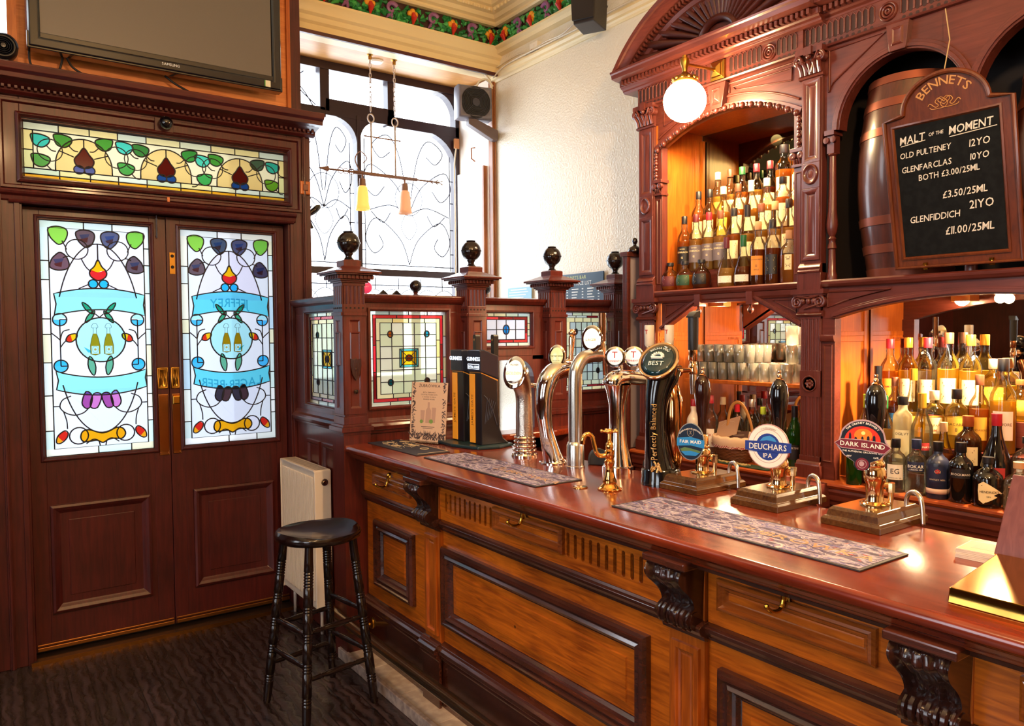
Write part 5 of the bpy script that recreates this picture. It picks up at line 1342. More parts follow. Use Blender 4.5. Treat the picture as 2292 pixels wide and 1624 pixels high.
# braces and drops under the left shelf
mb = MB()
for pts in ([(2.84, 1.70), (2.84, 1.575), (2.60, 1.70)], [(2.0, 1.70), (2.0, 1.585), (2.24, 1.70)]): mb.prism(M, pts, -.04, -.012)
for p, q_ in (((2.84, 1.572), (2.585, 1.715)), ((1.995, 1.582), (2.245, 1.715))):
    d = Vector((q_[0] - p[0], q_[1] - p[1])).normalized(); nn = Vector((-d.y, d.x)) * (1 if d.x < 0 else -1)
    for w0, w1, h in ((-.004, .018, .004), (.0, .010, .012)):
        mb.prism(M, [(p[0] + nn.x * w0, p[1] + nn.y * w0), (q_[0] + nn.x * w0, q_[1] + nn.y * w0), (q_[0] + nn.x * w1, q_[1] + nn.y * w1), (p[0] + nn.x * w1, p[1] + nn.y * w1)], -.04, h)
for s, pts in ((0, [(2.81, 1.69), (2.81, 1.625), (2.68, 1.69)]), (1, [(2.03, 1.69), (2.03, 1.632), (2.15, 1.69)])): mb.tube([M(a, b_, -.01) for a, b_ in pts + [pts[0]]], .004, 6)
for c in (2.575, 2.262):
    mb.pbox(M, c - .017, c + .017, 1.675, 1.735, -.03, .02)
mb.pbox(M, 2.28, 2.56, 1.692, 1.705, -.03, .0)
o = mb.build('brace', BBW, bb, bev=.0015)
mb = MB()
for c in (2.575, 2.262): mb.lathe([(.008, 1.675), (.006, 1.665), (.012, 1.66), (.0145, 1.65), (.012, 1.64), (.004, 1.633), (1e-5, 1.631)], (2.995, c, 0), 16)
mb.build('drop_finial', BBDARK, o, True)
# glass shelf (wood) of the left lower bay
MB().box(3.03, XB - .004, 2.003, 2.70, 1.29, 1.308).build('glass_shelf', OAKP, bb, bev=.002)
# small lamp shades under the shelves
mb = MB()
for y in (2.53, 2.20, 1.60): mb.prism(lambda u, v, h: (3.1 + v, u, 1.705 - h), [(y - .05, -.03), (y + .05, -.03), (y + .04, .04), (y - .04, .04)], 0, .03)
mb.build('lamp_cowl', mat('cowl_copper', '#c08a4a', .35, .6), bb, bev=.002)
for y in (1.332,): MB().ball((3.325, y, 1.672), .02, 16, 10).build('lit_bulb', mat('bulb', '#fff0d0', .4, emit='#ffd9a0', es=40), bb, True)
MB().lathe([(.022, 2.634), (.026, 2.625), (1e-5, 2.622)], (3.12, 2.22, 0), 16).build('downlight', mat('downlight', '#fff0d0', .4, emit='#ffd9a0', es=40), bb, True)
# right bay: segmental arch below, twin round arches above
mb = MB(); M3 = FX(3.005)
arc = seg_arc(.76, 1.845, 1.60, .078)
mb.prism(M3, [(.72, 1.735), (.72, 1.60)] + arc + [(1.902, 1.60), (1.902, 1.735)], -.04, -.004)
for d0, d1, h in ((0, .028, .008), (.006, .02, .016)):
    a = seg_arc(.76, 1.845, 1.60, .078, d=d0); b_ = seg_arc(.76, 1.845, 1.60, .078, d=d1); mb.prism(M3, a + b_[::-1], -.03, h)
mb.tube([M3(1.875, 1.715, -.002), M3(1.60, 1.715, -.002), M3(1.78, 1.68, -.002), M3(1.875, 1.65, -.002), M3(1.875, 1.715, -.002)], .005, 6)
mb.pbox(M3, 1.842, 1.902, .905, 1.60, -.05, -.004); mb.pbox(M3, .72, .76, .905, 1.60, -.05, -.004)
mb.frame(M3, 1.850, 1.894, .98, 1.49, [(0, -.004), (.004, .002), (.01, -.006)]); mb.mould(M3, 1.836, 1.902, [(1.50, 0), (1.503, .012), (1.515, .018), (1.528, .02), (1.532, 0)])
mb.build('lower_arch', BBH, bb, 40, bev=.001)
mb = MB()
pts = [(.735, 2.76), (.735, 2.39)] + [(1.045 - .25 * math.cos(PI * i / 22), 2.39 + .25 * math.sin(PI * i / 22)) for i in range(23)] + [(1.325 - .0, 2.39)][:0] + [(1.574 - .25 * math.cos(PI * i / 22), 2.39 + .25 * math.sin(PI * i / 22)) for i in range(23)] + [(1.902, 2.39), (1.902, 2.76)]
mb.prism(M3, pts, -.05, -.008)
for c in (1.045, 1.574):
    for r0, r1, h in ((.25, .285, .008), (.258, .272, .016)):
        mb.prism(M3, [(c + r0 * math.cos(PI * i / 24), 2.39 + r0 * math.sin(PI * i / 24)) for i in range(25)] + [(c + r1 * math.cos(PI - PI * i / 24), 2.39 + r1 * math.sin(PI - PI * i / 24)) for i in range(25)], -.03, h)
    mb.prism(M3, [(c - .045, 2.745), (c + .045, 2.745), (c + .032, 2.64), (c - .032, 2.64)], -.03, .026); mb.frame(M3, c - .024, c + .024, 2.66, 2.73, [(0, .026), (.006, .032), (.012, .0275)])
mb.tube([M3(1.88, 2.735, -.006), M3(1.64, 2.735, -.006), M3(1.86, 2.60, -.006), M3(1.88, 2.56, -.006), M3(1.88, 2.735, -.006)], .005, 6)
mb.build('twin_arch', BBH, bb, 40, bev=.001)
for u in (1.866, 1.309, .755):
    mb = MB()
    mb.pbox(M3, u - .022, u + .022, 2.375, 2.395, -.05, .016); mb.pbox(M3, u - .016, u + .016, 2.30, 2.38, -.04, .004)
    for s in (-1, 1): mb.lathe([(.013, .0), (.013, .014), (1e-5, .015)], (u + s * .016, 2.355, 0), 14, M=M3)
    mb.lathe([(.019, 2.30), (.021, 2.295), (.014, 2.288), (.015, 2.20), (.018, 2.06), (.024, 2.0), (.02, 1.97), (.012, 1.95), (.018, 1.94), (.013, 1.93), (.015, 1.92), (.02, 1.90), (.014, 1.895), (.017, 1.80), (.022, 1.785), (.022, 1.766)], (3.02, u, 0), 14)
    mb.build('colonette', BBW, bb, 40)
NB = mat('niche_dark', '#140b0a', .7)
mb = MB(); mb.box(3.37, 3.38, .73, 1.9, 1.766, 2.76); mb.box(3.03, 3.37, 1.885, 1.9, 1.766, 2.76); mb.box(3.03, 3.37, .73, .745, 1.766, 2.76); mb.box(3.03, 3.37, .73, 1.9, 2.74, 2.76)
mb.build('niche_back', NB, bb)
# end board towards the window
M = FY(3.06)
mb = MB(); mb.pbox(M, 2.965, 3.385, .0, 1.985, -.03, 0); mb.pbox(M, 2.96, 2.985, 0, 1.985, 0, .012); mb.pbox(M, 2.955, 3.385, 1.965, 1.99, -.04, .016); mb.mi = 1; mb.pbox(M, 2.985, 3.385, .905, 1.965, 0, .002)
o = mb.build('end_board', [BBDARK, mat('grey_board', '#8f8188', .35)], bb, bev=.0015); o['label'] = 'grey-faced end board with dark edge and domed finial'
MB().lathe([(.042, 1.988), (.04, 2.002), (.03, 2.018), (.012, 2.026), (.008, 2.034), (.012, 2.04), (.016, 2.05), (.014, 2.062), (.008, 2.07), (1e-5, 2.073)], (3.03, 3.06, 0), 18).build('finial', BLACKW, o, True)

# back counter
bc = thing('back_counter', 'low panelled back counter with moulded red edge under the bottles', 'counter', (3.2, 2.0, 0))
MC = FX(2.965)
MB().mould(MC, -.6, 3.03, [(.905, -.40), (.905, .0), (.90, .008), (.892, .01), (.884, .004), (.88, 0), (.872, -.4)]).build('worktop', wood('back_worktop', '#7a2f12', '#b0582a', 'y', .2, .6), bc, 40)
mb = MB(); mb.box(3.0, 3.38, -.6, 3.03, 0, .88); mb.mould(FX(3.0), -.6, 3.03, [(.80, 0), (.805, .012), (.82, .016), (.83, .026), (.85, .028), (.865, .034), (.88, .03), (.88, 0)])
mb.mould(FX(3.0), -.6, 3.03, [(0, 0), (0, .012), (.09, .012), (.1, 0)])
mb.build('carcass', BBH, bc, bev=.001)
mb = MB()
for k in range(6): a = 2.9 - k * .55; mb.frame(FX(3.0), a - .5, a, .16, .74, [(0, 0), (.002, .012), (.014, .014), (.024, .002), (.03, -.002)])
mb.build('door', OAK, bc)
mb = MB(); mb.box(2.90, 3.0, 1.85, 2.06, 0, .87); mb.mould(FX(2.9), 1.84, 2.07, [(.80, 0), (.805, .012), (.83, .024), (.865, .03), (.895, .02), (.903, -.08), (.8, -.08)])
mb.build('pier', BBW, bc, bev=.001)

# globe lamp on its bracket
t = thing('globe_lamp', 'glowing round white globe lamp on a brass arm from the back bar', 'lamp', (2.96, 2.457, 2.81))
MB().frame(FX(3.0), 2.415, 2.50, 2.765, 2.855, [(0, 0), (0, .012), (.012, .016), (.016, .024), (.034, .034)]).build('backplate', BRASSD, t, bev=.002)
mb = MB(); mb.tube([(2.97, 2.457, 2.81), (2.76, 2.457, 2.795)], .007, 10); mb.lathe([(1e-5, 2.835), (.012, 2.83), (.012, 2.82), (.02, 2.815), (.022, 2.795), (.014, 2.775), (.012, 2.755), (.02, 2.745), (.05, 2.728), (.058, 2.715), (.056, 2.705), (.05, 2.70)], (2.75, 2.45, 0), 20)
for k in range(12): a = 2 * PI * k / 12; mb.ball((2.75 + .056 * math.cos(a), 2.45 + .056 * math.sin(a), 2.722), .008, 8, 6)
mb.build('arm', BRASSD, t, 40)
MB().ball((2.75, 2.45, 2.622), .0985, 32, 20, .97).build('globe', mat('opal_globe', '#fff6e6', .3, emit='#ffdca4', es=120), t, True)

# ================================================================ CHALKBOARD AND BARRELS
t = thing('chalkboard', 'arched wooden chalkboard with handwritten malt whisky prices leaning in the barrel arches', 'chalkboard', (2.965, 1.337, 1.785))
up_ = Vector((-.198, 0, .980)).normalized(); nn_ = Vector((-.980, 0, -.198)).normalized(); B0 = Vector((2.972, 1.337, 1.79))
MT = lambda u, v, h: tuple(B0 + Vector((0, -u, 0)) + up_ * v + nn_ * h)
out = [(-.22, 0), (-.22, .555), (-.152, .567)] + [(-.148 * math.cos(PI * i / 20), .567 + .118 * math.sin(PI * i / 20)) for i in range(21)] + [(.152, .567), (.22, .555), (.22, 0)]
FRW = wood('chalkboard_frame', '#4a2211', '#6d3519', 'z', .35, .3)
mb = MB(); mb.prism(MT, out, -.016, 0)
mb.tube([MT(u, v, .004) for u, v in out], .009, 8, True); mb.frame(MT, -.196, .184, .03, .535, [(0, 0), (0, .006), (.006, .008), (.012, .0)], False)
mb.build('frame', FRW, t, 40)
MB().pbox(MT, -.184, .172, .042, .523, 0, .0015).build('slate', mat('slate', '#0a0b0c', .7, spec=.15, bump=.1, bscale=40, var='#121415'), t)
mb = MB()
GOLD = mat('gold_lettering', '#c08a4c', .5)
mb.arctext(MT, 'BENNETS', 0, .550, .092, .042, h=.002)
for s in (-1, 1):
    mb.tube([MT(s * a, b_, .002) for a, b_ in smooth_path([(0, .585), (.018, .60), (.03, .588), (.02, .576), (.03, .570), (.048, .585), (.056, .578)], 5)], .0014, 5)
    mb.tube([MT(s * a, b_, .002) for a, b_ in smooth_path([(0, .575), (.02, .590), (.012, .602), (0, .595), (-.012, .58), (0, .565), (.04, .565), (.05, .572)], 5)], .0012, 5)
mb.build('gold_lettering', GOLD, t)
mb = MB()
for s, u, v, sz, al in (('MALT', -.168, .462, .037, 'L'), ('OF THE', -.062, .474, .016, 'L'), ('MOMENT', .008, .466, .037, 'L'), ('OLD PULTENEY', -.172, .411, .027, 'L'), ('12YO', .072, .41, .032, 'L'), ('GLENFARCLAS', -.17, .358, .028, 'L'), ('10YO', .072, .364, .029, 'L'),
                        ('BOTH £3.00/25ML', -.11, .321, .028, 'L'), ('£3.50/25ML', -.03, .245, .033, 'L'), ('21YO', .058, .195, .038, 'L'), ('GLENFIDDICH', -.155, .168, .031, 'L'), ('£11.00/25ML', -.03, .112, .036, 'L')):
    g = glyphs(s, sz * 1.1, al, .86); kk = .03
    for vs, fs in g: mb.add([MT(u + a + .12 * b_ * (1 if ord(s[0]) % 2 else .5), v + b_ + kk * a, .0022) for a, b_ in vs], fs)
for a, b_, v in ((-.165, -.075, .456), (.01, .165, .458)): mb.tube([MT(a, v, .002), MT(b_, v + .008, .002)], .0016, 5)
mb.build('chalk_writing', mat('chalk', '#d8d4cc', .9), t)
mb = MB()
for u in (-.11, .12): mb.frame(MT, u - .009, u + .009, -.012, .016, [(0, .004), (.001, .008)]); mb.lathe([(.003, .008), (.003, .010), (1e-5, .0105)], (u, .004, 0), 10, M=MT)
mb.build('mirror_plate', BRASS, t)
MB().tube([MT(.0, .675, -.01), (2.93, 1.355, 2.6), (2.99, 1.40, 2.74)], .002, 5).build('string', mat('string', '#b09a70', .8), t)
ST = wood('barrel_stave', '#361810', '#562a1e', 'z', .32, .5)
HOOP = mat('copper_hoop', '#824634', .35, .6)
for y, lab in ((1.615, 'upright oak barrel with copper hoops left of the chalkboard'), (1.02, 'upright oak barrel mostly hidden behind the right side of the chalkboard')):
    t = thing('barrel', lab, 'barrel', (3.178, y, 1.766), 'barrels in the back bar arches')
    rr = lambda q: .145 + .056 * math.sin(PI * (.1 + .8 * q)) ** 1.3
    H_ = .8
    mb = MB(); mb.lathe([(.12, .012), (rr(0) - .012, .012), (rr(0) - .012, 0)] + [(rr(i / 20), H_ * i / 20) for i in range(21)] + [(rr(1) - .012, H_), (rr(1) - .012, H_ - .012), (1e-5, H_ - .012)], (3.178, y, 1.766), 32)
    mb.build('staves', ST, t, 40)
    for q in (.02, .14, .28, .72, .86, .98):
        mb = MB(); a, b_ = max(0, q - .022), min(1, q + .022)
        mb.lathe([(rr(a) + .0005, H_ * a), (rr(a) + .003, H_ * a + .001), (rr(b_) + .003, H_ * b_ - .001), (rr(b_) + .0005, H_ * b_)], (3.178, y, 1.766), 32)
        mb.build('hoop', HOOP, t, 40)
    a0_ = PI + .42
    mb = MB(); mb.lathe([(.001, 0), (.03, .002), (.034, .0)], (0, 0, 0), 18, M=lambda u, v, h: (3.178 + (rr(.55) - .001 + h) * math.cos(a0_ + u * 5), y + (rr(.55) - .001 + h) * math.sin(a0_ + u * 5), 1.766 + .44 + v * 1.5))
    mb.build('painted_badge', mat('badge_dark', '#1c1512', .5), t)

# ================================================================ BOTTLES
KIND = {
    'std': ([(.030, 0), (.0355, .003), (.037, .010), (.037, .172), (.0345, .19), (.026, .206), (.0168, .222), (.0148, .236), (.0165, .25), (.0148, .262), (.0148, .275)], .165, [(.0158, .258), (.016, .262), (.016, .296), (.0148, .298), (1e-5, .298)], (.045, .135)),
    'squat': ([(.034, 0), (.046, .006), (.055, .03), (.056, .055), (.05, .09), (.036, .112), (.022, .122), (.0165, .13), (.0165, .15)], .085, [(.0165, .146), (.022, .148), (.0225, .164), (.021, .168), (1e-5, .168)], (.025, .085)),
    'dome': ([(.044, 0), (.049, .006), (.05, .02), (.05, .065), (.046, .09), (.037, .118), (.027, .145), (.019, .17), (.0155, .195), (.0148, .235)], .10, [(.0155, .205), (.016, .208), (.016, .264), (1e-5, .266)], (.022, .058)),
    'gin': ([(.038, 0), (.042, .005), (.042, .135), (.040, .148), (.032, .160), (.021, .17), (.0165, .178), (.0165, .196)], .12, [(.0168, .188), (.0185, .19), (.0185, .226), (1e-5, .227)], (.055, .12)),
    'apothecary': ([(.048, 0), (.053, .006), (.054, .02), (.053, .108), (.049, .124), (.036, .138), (.022, .148), (.0175, .156), (.0175, .172)], .10, [(.0175, .168), (.0205, .17), (.0205, .194), (1e-5, .195)], (.03, .105)),
    'wine': ([(.034, 0), (.038, .005), (.038, .165), (.036, .18), (.026, .205), (.0165, .232), (.014, .255), (.014, .29)], .16, [(.0146, .245), (.0148, .248), (.0148, .302), (1e-5, .303)], (.05, .12)),
    'long': ([(.035, 0), (.038, .005), (.038, .125), (.035, .145), (.024, .172), (.0155, .205), (.0135, .235), (.0135, .275)], .12, [(.0143, .245), (.0146, .248), (.0146, .29), (1e-5, .291)], (.03, .11)),
    'cone': ([(.044, 0), (.049, .006), (.05, .016), (.049, .065), (.043, .095), (.031, .13), (.021, .165), (.0165, .195), (.0155, .222)], .10, [(.016, .205), (.017, .208), (.017, .248), (1e-5, .249)], (.022, .075)),
    'tall': ([(.032, 0), (.035, .004), (.035, .205), (.033, .218), (.024, .228), (.018, .236), (.0165, .245), (.0165, .262)], .19, [(.0168, .255), (.0185, .258), (.0185, .288), (1e-5, .289)], (.05, .16)),
}
_mesh = {}
AC = math.radians(203)
def _part(kind, part, mk):
    k = (kind, part)
    if k not in _mesh:
        o = mk().build(part, PAPER, None, 40 if part != 'label' else True); _mesh[k] = o.data; bpy.data.objects.remove(o)
    return _mesh[k]
def bottle(kind, loc, label, body, liq, cap, lab=None, txt=None, s=1, group=None, half=.78, name='bottle', tcol='#2a2018', tsize=.011, zz=None):
    prof, lv, cp, lz = KIND[kind]
    t = thing(name, label, 'bottle', (0, 0, 0), group)
    def mk(part, fn, m):
        o = bpy.data.objects.new(part, _part(kind, part, fn)); S.collection.objects.link(o); o.parent = t
        if not o.data.materials: o.data.materials.append(PAPER)
        paint(o, m); return o
    mk('glass_body', lambda: MB().lathe([(1e-5, 0)] + prof, (0, 0, 0), 24), body)
    if liq:
        def fl():
            p = [(max(r - .0022, .001), z + .002) for r, z in prof if z < lv - .004]
            r = next((a[0] + (b_[0] - a[0]) * (lv - a[1]) / (b_[1] - a[1]) for a, b_ in zip(prof, prof[1:]) if a[1] <= lv <= b_[1]), .03)
            return MB().lathe([(1e-5, .002)] + p + [(r - .0022, lv), (1e-5, lv)], (0, 0, 0), 24)
        mk('liquid', fl, liq)
    mk('cap', lambda: MB().lathe(cp, (0, 0, 0), 18), cap)
    z0, z1 = zz or lz
    if lab:
        rad = lambda z: next((a[0] + (b_[0] - a[0]) * (z - a[1]) / max(b_[1] - a[1], 1e-6) for a, b_ in zip(prof, prof[1:]) if a[1] <= z <= b_[1]), .03) + .0008
        key = 'label' if zz is None and half == .78 else 'label%s%s' % (zz, half)
        o = mk(key, lambda: MB().lathe([(rad(z0 + (z1 - z0) * i / 6), z0 + (z1 - z0) * i / 6) for i in range(7)], (0, 0, 0), 16, a0=AC - half, a1=AC + half), lab)
        o.name = 'label'
        mb = MB(); R = lambda z: rad(min(max(z, z0), z1)) + .0006
        MC_ = lambda u, v, h: (R(v) * math.cos(AC + u / R(v)), R(v) * math.sin(AC + u / R(v)), v)
        hh = z1 - z0; ww = rad((z0 + z1) / 2) * half
        if txt:
            for i, (w_, vv, sz) in enumerate(txt): mb.text(MC_, w_, 0, z0 + vv * hh, sz)
        else:
            for k, (vv, fr) in enumerate(((.78, .62), (.68, .45), (.34, .7), (.26, .5), (.18, .6))): mb.pbox(MC_, -ww * fr, ww * fr, z0 + vv * hh, z0 + vv * hh + hh * (.05 if k else .075), 0, .0001)
        mb.build('print', mat('print_' + tcol.strip('#'), tcol, .6), o)
    t.scale = (s, s, s); t.location = loc
    return t
def diamond(t):
    R = .0548
    mb = MB(); f = lambda u, v, h: (R * math.cos(AC + .12 + u / R), R * math.sin(AC + .12 + u / R), v)
    pts = [(-.042, .068), (-.04, .092), (-.022, .104), (0, .092), (.022, .078), (.05, .06), (.022, .042), (0, .03), (-.022, .018), (-.038, .03)]
    n = 10; vs = []; fs = []
    for i in range(len(pts)): vs += [f(pts[i][0], pts[i][1], 0)]
    cc = f(0, .06, 0); mb.add(vs + [cc] + [f(u * .5, .06 + (v - .06) * .5, 0) for u, v in pts], [(i, (i + 1) % 10, 11 + (i + 1) % 10, 11 + i) for i in range(10)] + [(11 + i, 11 + (i + 1) % 10, 10) for i in range(10)])
    o = mb.build('label', LB['cream'], t, True); R += .0006; mb = MB()
    mb.text(f, "HENDRICK'S", .0, .06, .0125); mb.text(f, 'GIN', -.004, .043, .009); mb.build('print', mat('print_dark', '#3a342c', .6), o)
def script(t):
    f = lambda u, v, h: ((.047 - (v - .075) * .42) * math.cos(AC + u / .045), (.047 - (v - .075) * .42) * math.sin(AC + u / .045), v)
    mb = MB(); mb.text(f, 'Tia Maria', 0, .083, .02); mb.build('script_lettering', mat('script_gold', '#d8b468', .4), t)
    mb = MB(); mb.lathe([(.0506, .022), (.0506, .062)], (0, 0, 0), 10, a0=AC - .55, a1=AC + .55); mb.build('label', LB['red'], t, True)
def band(t):
    mb = MB(); mb.lathe([(.0427, .022), (.0427, .042)], (0, 0, 0), 24); mb.build('band', mat('band_pink', '#d8b4a0', .5), t, True)
    mb = MB()
    for k in range(9): a = PI * 2 * k / 9; mb.tube([(.0436 * math.cos(AC + .07 * math.cos(a)), .0436 * math.sin(AC + .07 * math.cos(a)), .112 + .003 * math.sin(a)), (.0436 * math.cos(AC + .22 * math.cos(a)), .0436 * math.sin(AC + .22 * math.cos(a)), .112 + .0095 * math.sin(a))], .0016, 5)
    mb.build('emblem', mat('emblem_red', '#c8321e', .5), t)
clear = glass('bottle_clear', (.93, .94, .9), .09, .04); amberg = glass('bottle_tint', (.86, .74, .5), .09, .04); greeng = glass('bottle_green', (.10, .30, .06), .1, .05, .25, (.05, .35, .04)); darkg = mat('bottle_black', '#0d0b0c', .08, coat=.5); brownglass = glass('bottle_brown', (.22, .09, .03), .1, .05, .2, (.2, .07, .02))
def liquid(n, c, tc, tr=.55): return glass('liquid_' + n, c, .02, .1, tr, tc)
WHI = liquid('whisky', (.72, .32, .06), (.95, .40, .06)); WHP = liquid('pale_whisky', (.85, .56, .18), (1, .62, .18)); DRK = liquid('dark_rum', (.34, .10, .03), (.45, .12, .03)); CLR = liquid('spirit', (.95, .95, .92), (.95, .93, .85), .06); YEL = liquid('yellow', (.95, .68, .12), (1, .72, .14), .5); MILK = mat('white_bottle', '#efe6d8', .25, coat=.4); RUMC = liquid('gold_rum', (.75, .34, .07), (.9, .36, .06))
K = {'black': mat('cap_black', '#17151a', .35), 'red': mat('cap_red', '#a81c2c', .35), 'maroon': mat('cap_maroon', '#5a1a22', .35), 'pink': mat('cap_pink', '#b8406a', .35), 'gold': mat('cap_gold', '#c99a34', .3, .7), 'green': mat('cap_green', '#1d5a30', .35), 'lime': mat('cap_lime', '#8aa82a', .4), 'brown': mat('cap_brown', '#6a3a22', .4), 'cork': mat('cap_cork', '#b98a5e', .6), 'cream': mat('cap_cream', '#e0cda4', .45), 'navy': mat('cap_navy', '#27304e', .35), 'silver': mat('cap_silver', '#b5aca4', .3, .8), 'copper': mat('cap_copper', '#b4582c', .35, .4), 'yellow': mat('cap_yellow', '#dcae2c', .4)}
LB = {'cream': mat('label_cream', '#ecd6a6', .6), 'white': mat('label_white', '#ece4d4', .55), 'yellow': mat('label_yellow', '#e0a83a', .55), 'black': mat('label_black', '#191517', .45), 'grey': mat('label_grey', '#6a5f66', .5), 'maroon': mat('label_maroon', '#5a1c22', .5), 'orange': mat('label_orange', '#d98a2c', .55), 'navy': mat('label_navy', '#1b2140', .45), 'red': mat('label_red', '#b03434', .5), 'blue': mat('label_blue', '#2f6aa8', .5), 'green': mat('label_green', '#2a4a30', .5), 'gold': mat('label_gold', '#d8b13c', .45)}
G1 = 'whisky bottles on the lit tiered shelf'
# front row of the whisky shelf
Z0 = 1.766
YF = [2.812, 2.71, 2.6, 2.443, 2.343, 2.259, 2.18, 2.088]
for (px, kd, cp, lq, lb, tc, desc, kw) in (
    (YF[0], 'squat', 'black', WHI, 'maroon', '#d0b088', 'round squat whisky decanter with maroon label, nearest the left pilaster', {'s': .88}),
    (YF[1], 'squat', 'black', WHI, 'green', '#d0b088', 'round squat whisky decanter with green label, between two others like it', {'s': .88}),
    (YF[2], 'squat', 'black', DRK, 'black', '#e0c898', 'round squat whisky decanter with black label, third on the front row', {'s': .88}),
    (YF[3], 'dome', 'maroon', WHP, 'white', '#a02830', 'bell-shaped bottle with maroon cap and small white and red label', {'s': .92}),
    (YF[4], 'dome', 'green', DRK, 'white', '#303040', 'bell-shaped bottle with dark green cap and small white label', {'s': .92}),
    (YF[5], 'std', 'cork', DRK, 'orange', '#5a3a20', 'dark whisky bottle with orange-yellow label on the front row', {'txt': [('CRAGGANMORE', .78, .0085), ('12', .42, .016), ('SINGLE', .25, .008)]}),
    (YF[6], 'std', 'black', DRK, 'black', '#c8b878', 'green-black whisky bottle with gold lettering on the front row', {}),
    (YF[7], 'gin', 'cork', WHI, 'cream', '#5a3a20', 'broad dark whisky bottle with grey stopper at the right end of the front row', {'half': .35, 's': 1.05})):
    bottle(kd, (3.045, px, Z0), desc, clear, lq, K[cp], LB[lb], group=G1, tcol=tc, **kw)
rows = (
    (3.135, 1.865, ((1532, 'black', WHI, 'black', 'long black and gold'), (1558, 'maroon', WHP, 'grey', 'grey'), (1587, 'red', WHP, 'grey', 'grey'), (1613, 'brown', WHP, 'grey', 'dark grey'), (1643, 'black', RUMC, 'cream', 'cream'), (1673, 'black', WHP, 'cream', 'cream'), (1705, 'brown', WHP, 'cream', 'cream'), (1737, 'cork', WHP, 'cream', 'cream'), (1769, 'black', WHP, 'cream', 'cream'), (1790, 'black', WHP, 'white', 'white'))),
    (3.213, 2.0, ((1565, 'black', WHI, 'cream', 'cream'), (1587, 'black', WHI, 'cream', 'cream'), (1619, 'cream', WHP, 'yellow', 'yellow'), (1652, 'brown', WHI, 'cream', 'cream'), (1681, 'cream', WHP, 'cream', 'cream'), (1716, 'cream', WHP, 'cream', 'cream'), (1752, 'black', WHI, 'cream', 'cream'), (1783, 'cork', WHP, 'cream', 'cream'))),
    (3.29, 2.1, ((1607, 'cream', YEL, 'yellow', 'yellow'), (1635, 'brown', WHP, 'cream', 'cream'), (1661, 'green', RUMC, 'cream', 'cream'), (1693, 'red', WHP, 'cream', 'cream'), (1727, 'maroon', DRK, 'cream', 'cream'), (1759, 'black', WHI, 'cream', 'cream'), (1783, 'black', WHI, 'cream', 'cream'))))
ORD = ['first', 'second', 'third', 'fourth', 'fifth', 'sixth', 'seventh', 'eighth', 'ninth', 'tenth']
YT = [[2.794, 2.714, 2.628, 2.553, 2.469, 2.389, 2.308, 2.232, 2.157, 2.082], [2.764, 2.689, 2.599, 2.506, 2.427, 2.335, 2.244, 2.169], [2.698, 2.617, 2.541, 2.453, 2.373, 2.291, 2.202]]
for r, (x, z, bs) in enumerate(rows):
    for i, (px, cp, lq, lb, ld_) in enumerate(bs):
        lab = '%s-capped whisky bottle with %s label, %s from left on the %s step' % (cp, ld_, ORD[i], ('lowest', 'middle', 'top')[r])
        hero = r == 0 and i in (0, 1, 2, 3)
        bottle('wine' if (r, i) in ((0, 5), (1, 4)) else 'tall' if (r, i) in ((1, 6), (2, 5), (2, 6)) else 'std', (x, YT[r][i], z), lab, clear, lq, K[cp], LB[lb], group=G1, tcol='#e0cfa0' if lb in ('black', 'grey') else '#5a3c1c',
               txt=[('BENRIACH', .62, .0125), ('SPEYSIDE', .82, .007), ('12', .3, .014)] if hero else None, s=1.25 if r == 2 and i > 4 else 1, half=1.15 if hero else .78)
# right-hand bay: three steps of spirits
mb = MB()
for x, z, zb in ((3.066, .975, .905), (3.158, 1.075, .905), (3.25, 1.195, .905)): mb.box(x, 3.36, .75, 1.80, zb, z) if x == 3.066 else mb.box(x, 3.36, .75, 1.80, z - .1, z)
tag(mb.build('bottle_riser', BBH, bev=.002), 'stepped wooden riser holding the spirit bottles in the right bay', 'riser')
G2 = 'spirit bottles in the right bay of the back bar'
darkn = mat('bottle_navy', '#20243a', .3); frost = glass('bottle_frost', (.8, .78, .66), .06, .2, .5, (.95, .88, .62)); LB['frostl'] = mat('label_frost', '#e6dcae', .6)
b_ = bottle('gin', (3.012, 1.576, 0.905), 'clear gin bottle with black cap and a large white label on the front row', clear, CLR, K['black'], LB['white'], [('EG',.4,.03),('LONDON DRY GIN',.08,.006)], 0.93, G2, tcol='#23232e')
b_ = bottle('gin', (3.012, 1.495, 0.905), 'square clear gin bottle with dark blue cap and dark blue band', clear, CLR, K['navy'], LB['navy'], [('BOKAR',.35,.018),('LONDON GIN',.1,.008)], 0.9579000000000001, G2, tcol='#e8e4dc', zz=(.10,.138))
b_ = bottle('gin', (3.012, 1.413, 0.905), 'matt navy gin bottle with pink band and dark stopper on the front row', darkn, None, K['black'], LB['navy'], [('WHITLEY NEILL',.1,.0085),('GIN',.6,.014)], 0.9579000000000001, G2, tcol='#c8b49a', zz=(.07,.13))
band(b_)
b_ = bottle('gin', (3.012, 1.33, 0.905), 'glossy black gin bottle with silver lettering and black stopper', darkg, None, K['black'], LB['black'], [('BROCKMANS',.3,.0115)], 0.9858000000000001, G2, tcol='#d8ccc0', zz=(.095,.13))
b_ = bottle('apothecary', (3.012, 1.237, 0.905), 'squat black apothecary gin bottle with cream diamond label', darkg, None, K['black'], None, None, 0.93, G2, tcol='#3a3428')
diamond(b_)
b_ = bottle('apothecary', (3.012, 1.136, 0.905), 'round clear gin bottle with cork stopper and white label at the right edge', clear, CLR, K['cork'], LB['white'], [('CROSSBILL',.6,.0135)], 0.9021, G2, tcol='#5a4a40', zz=(.012,.06))
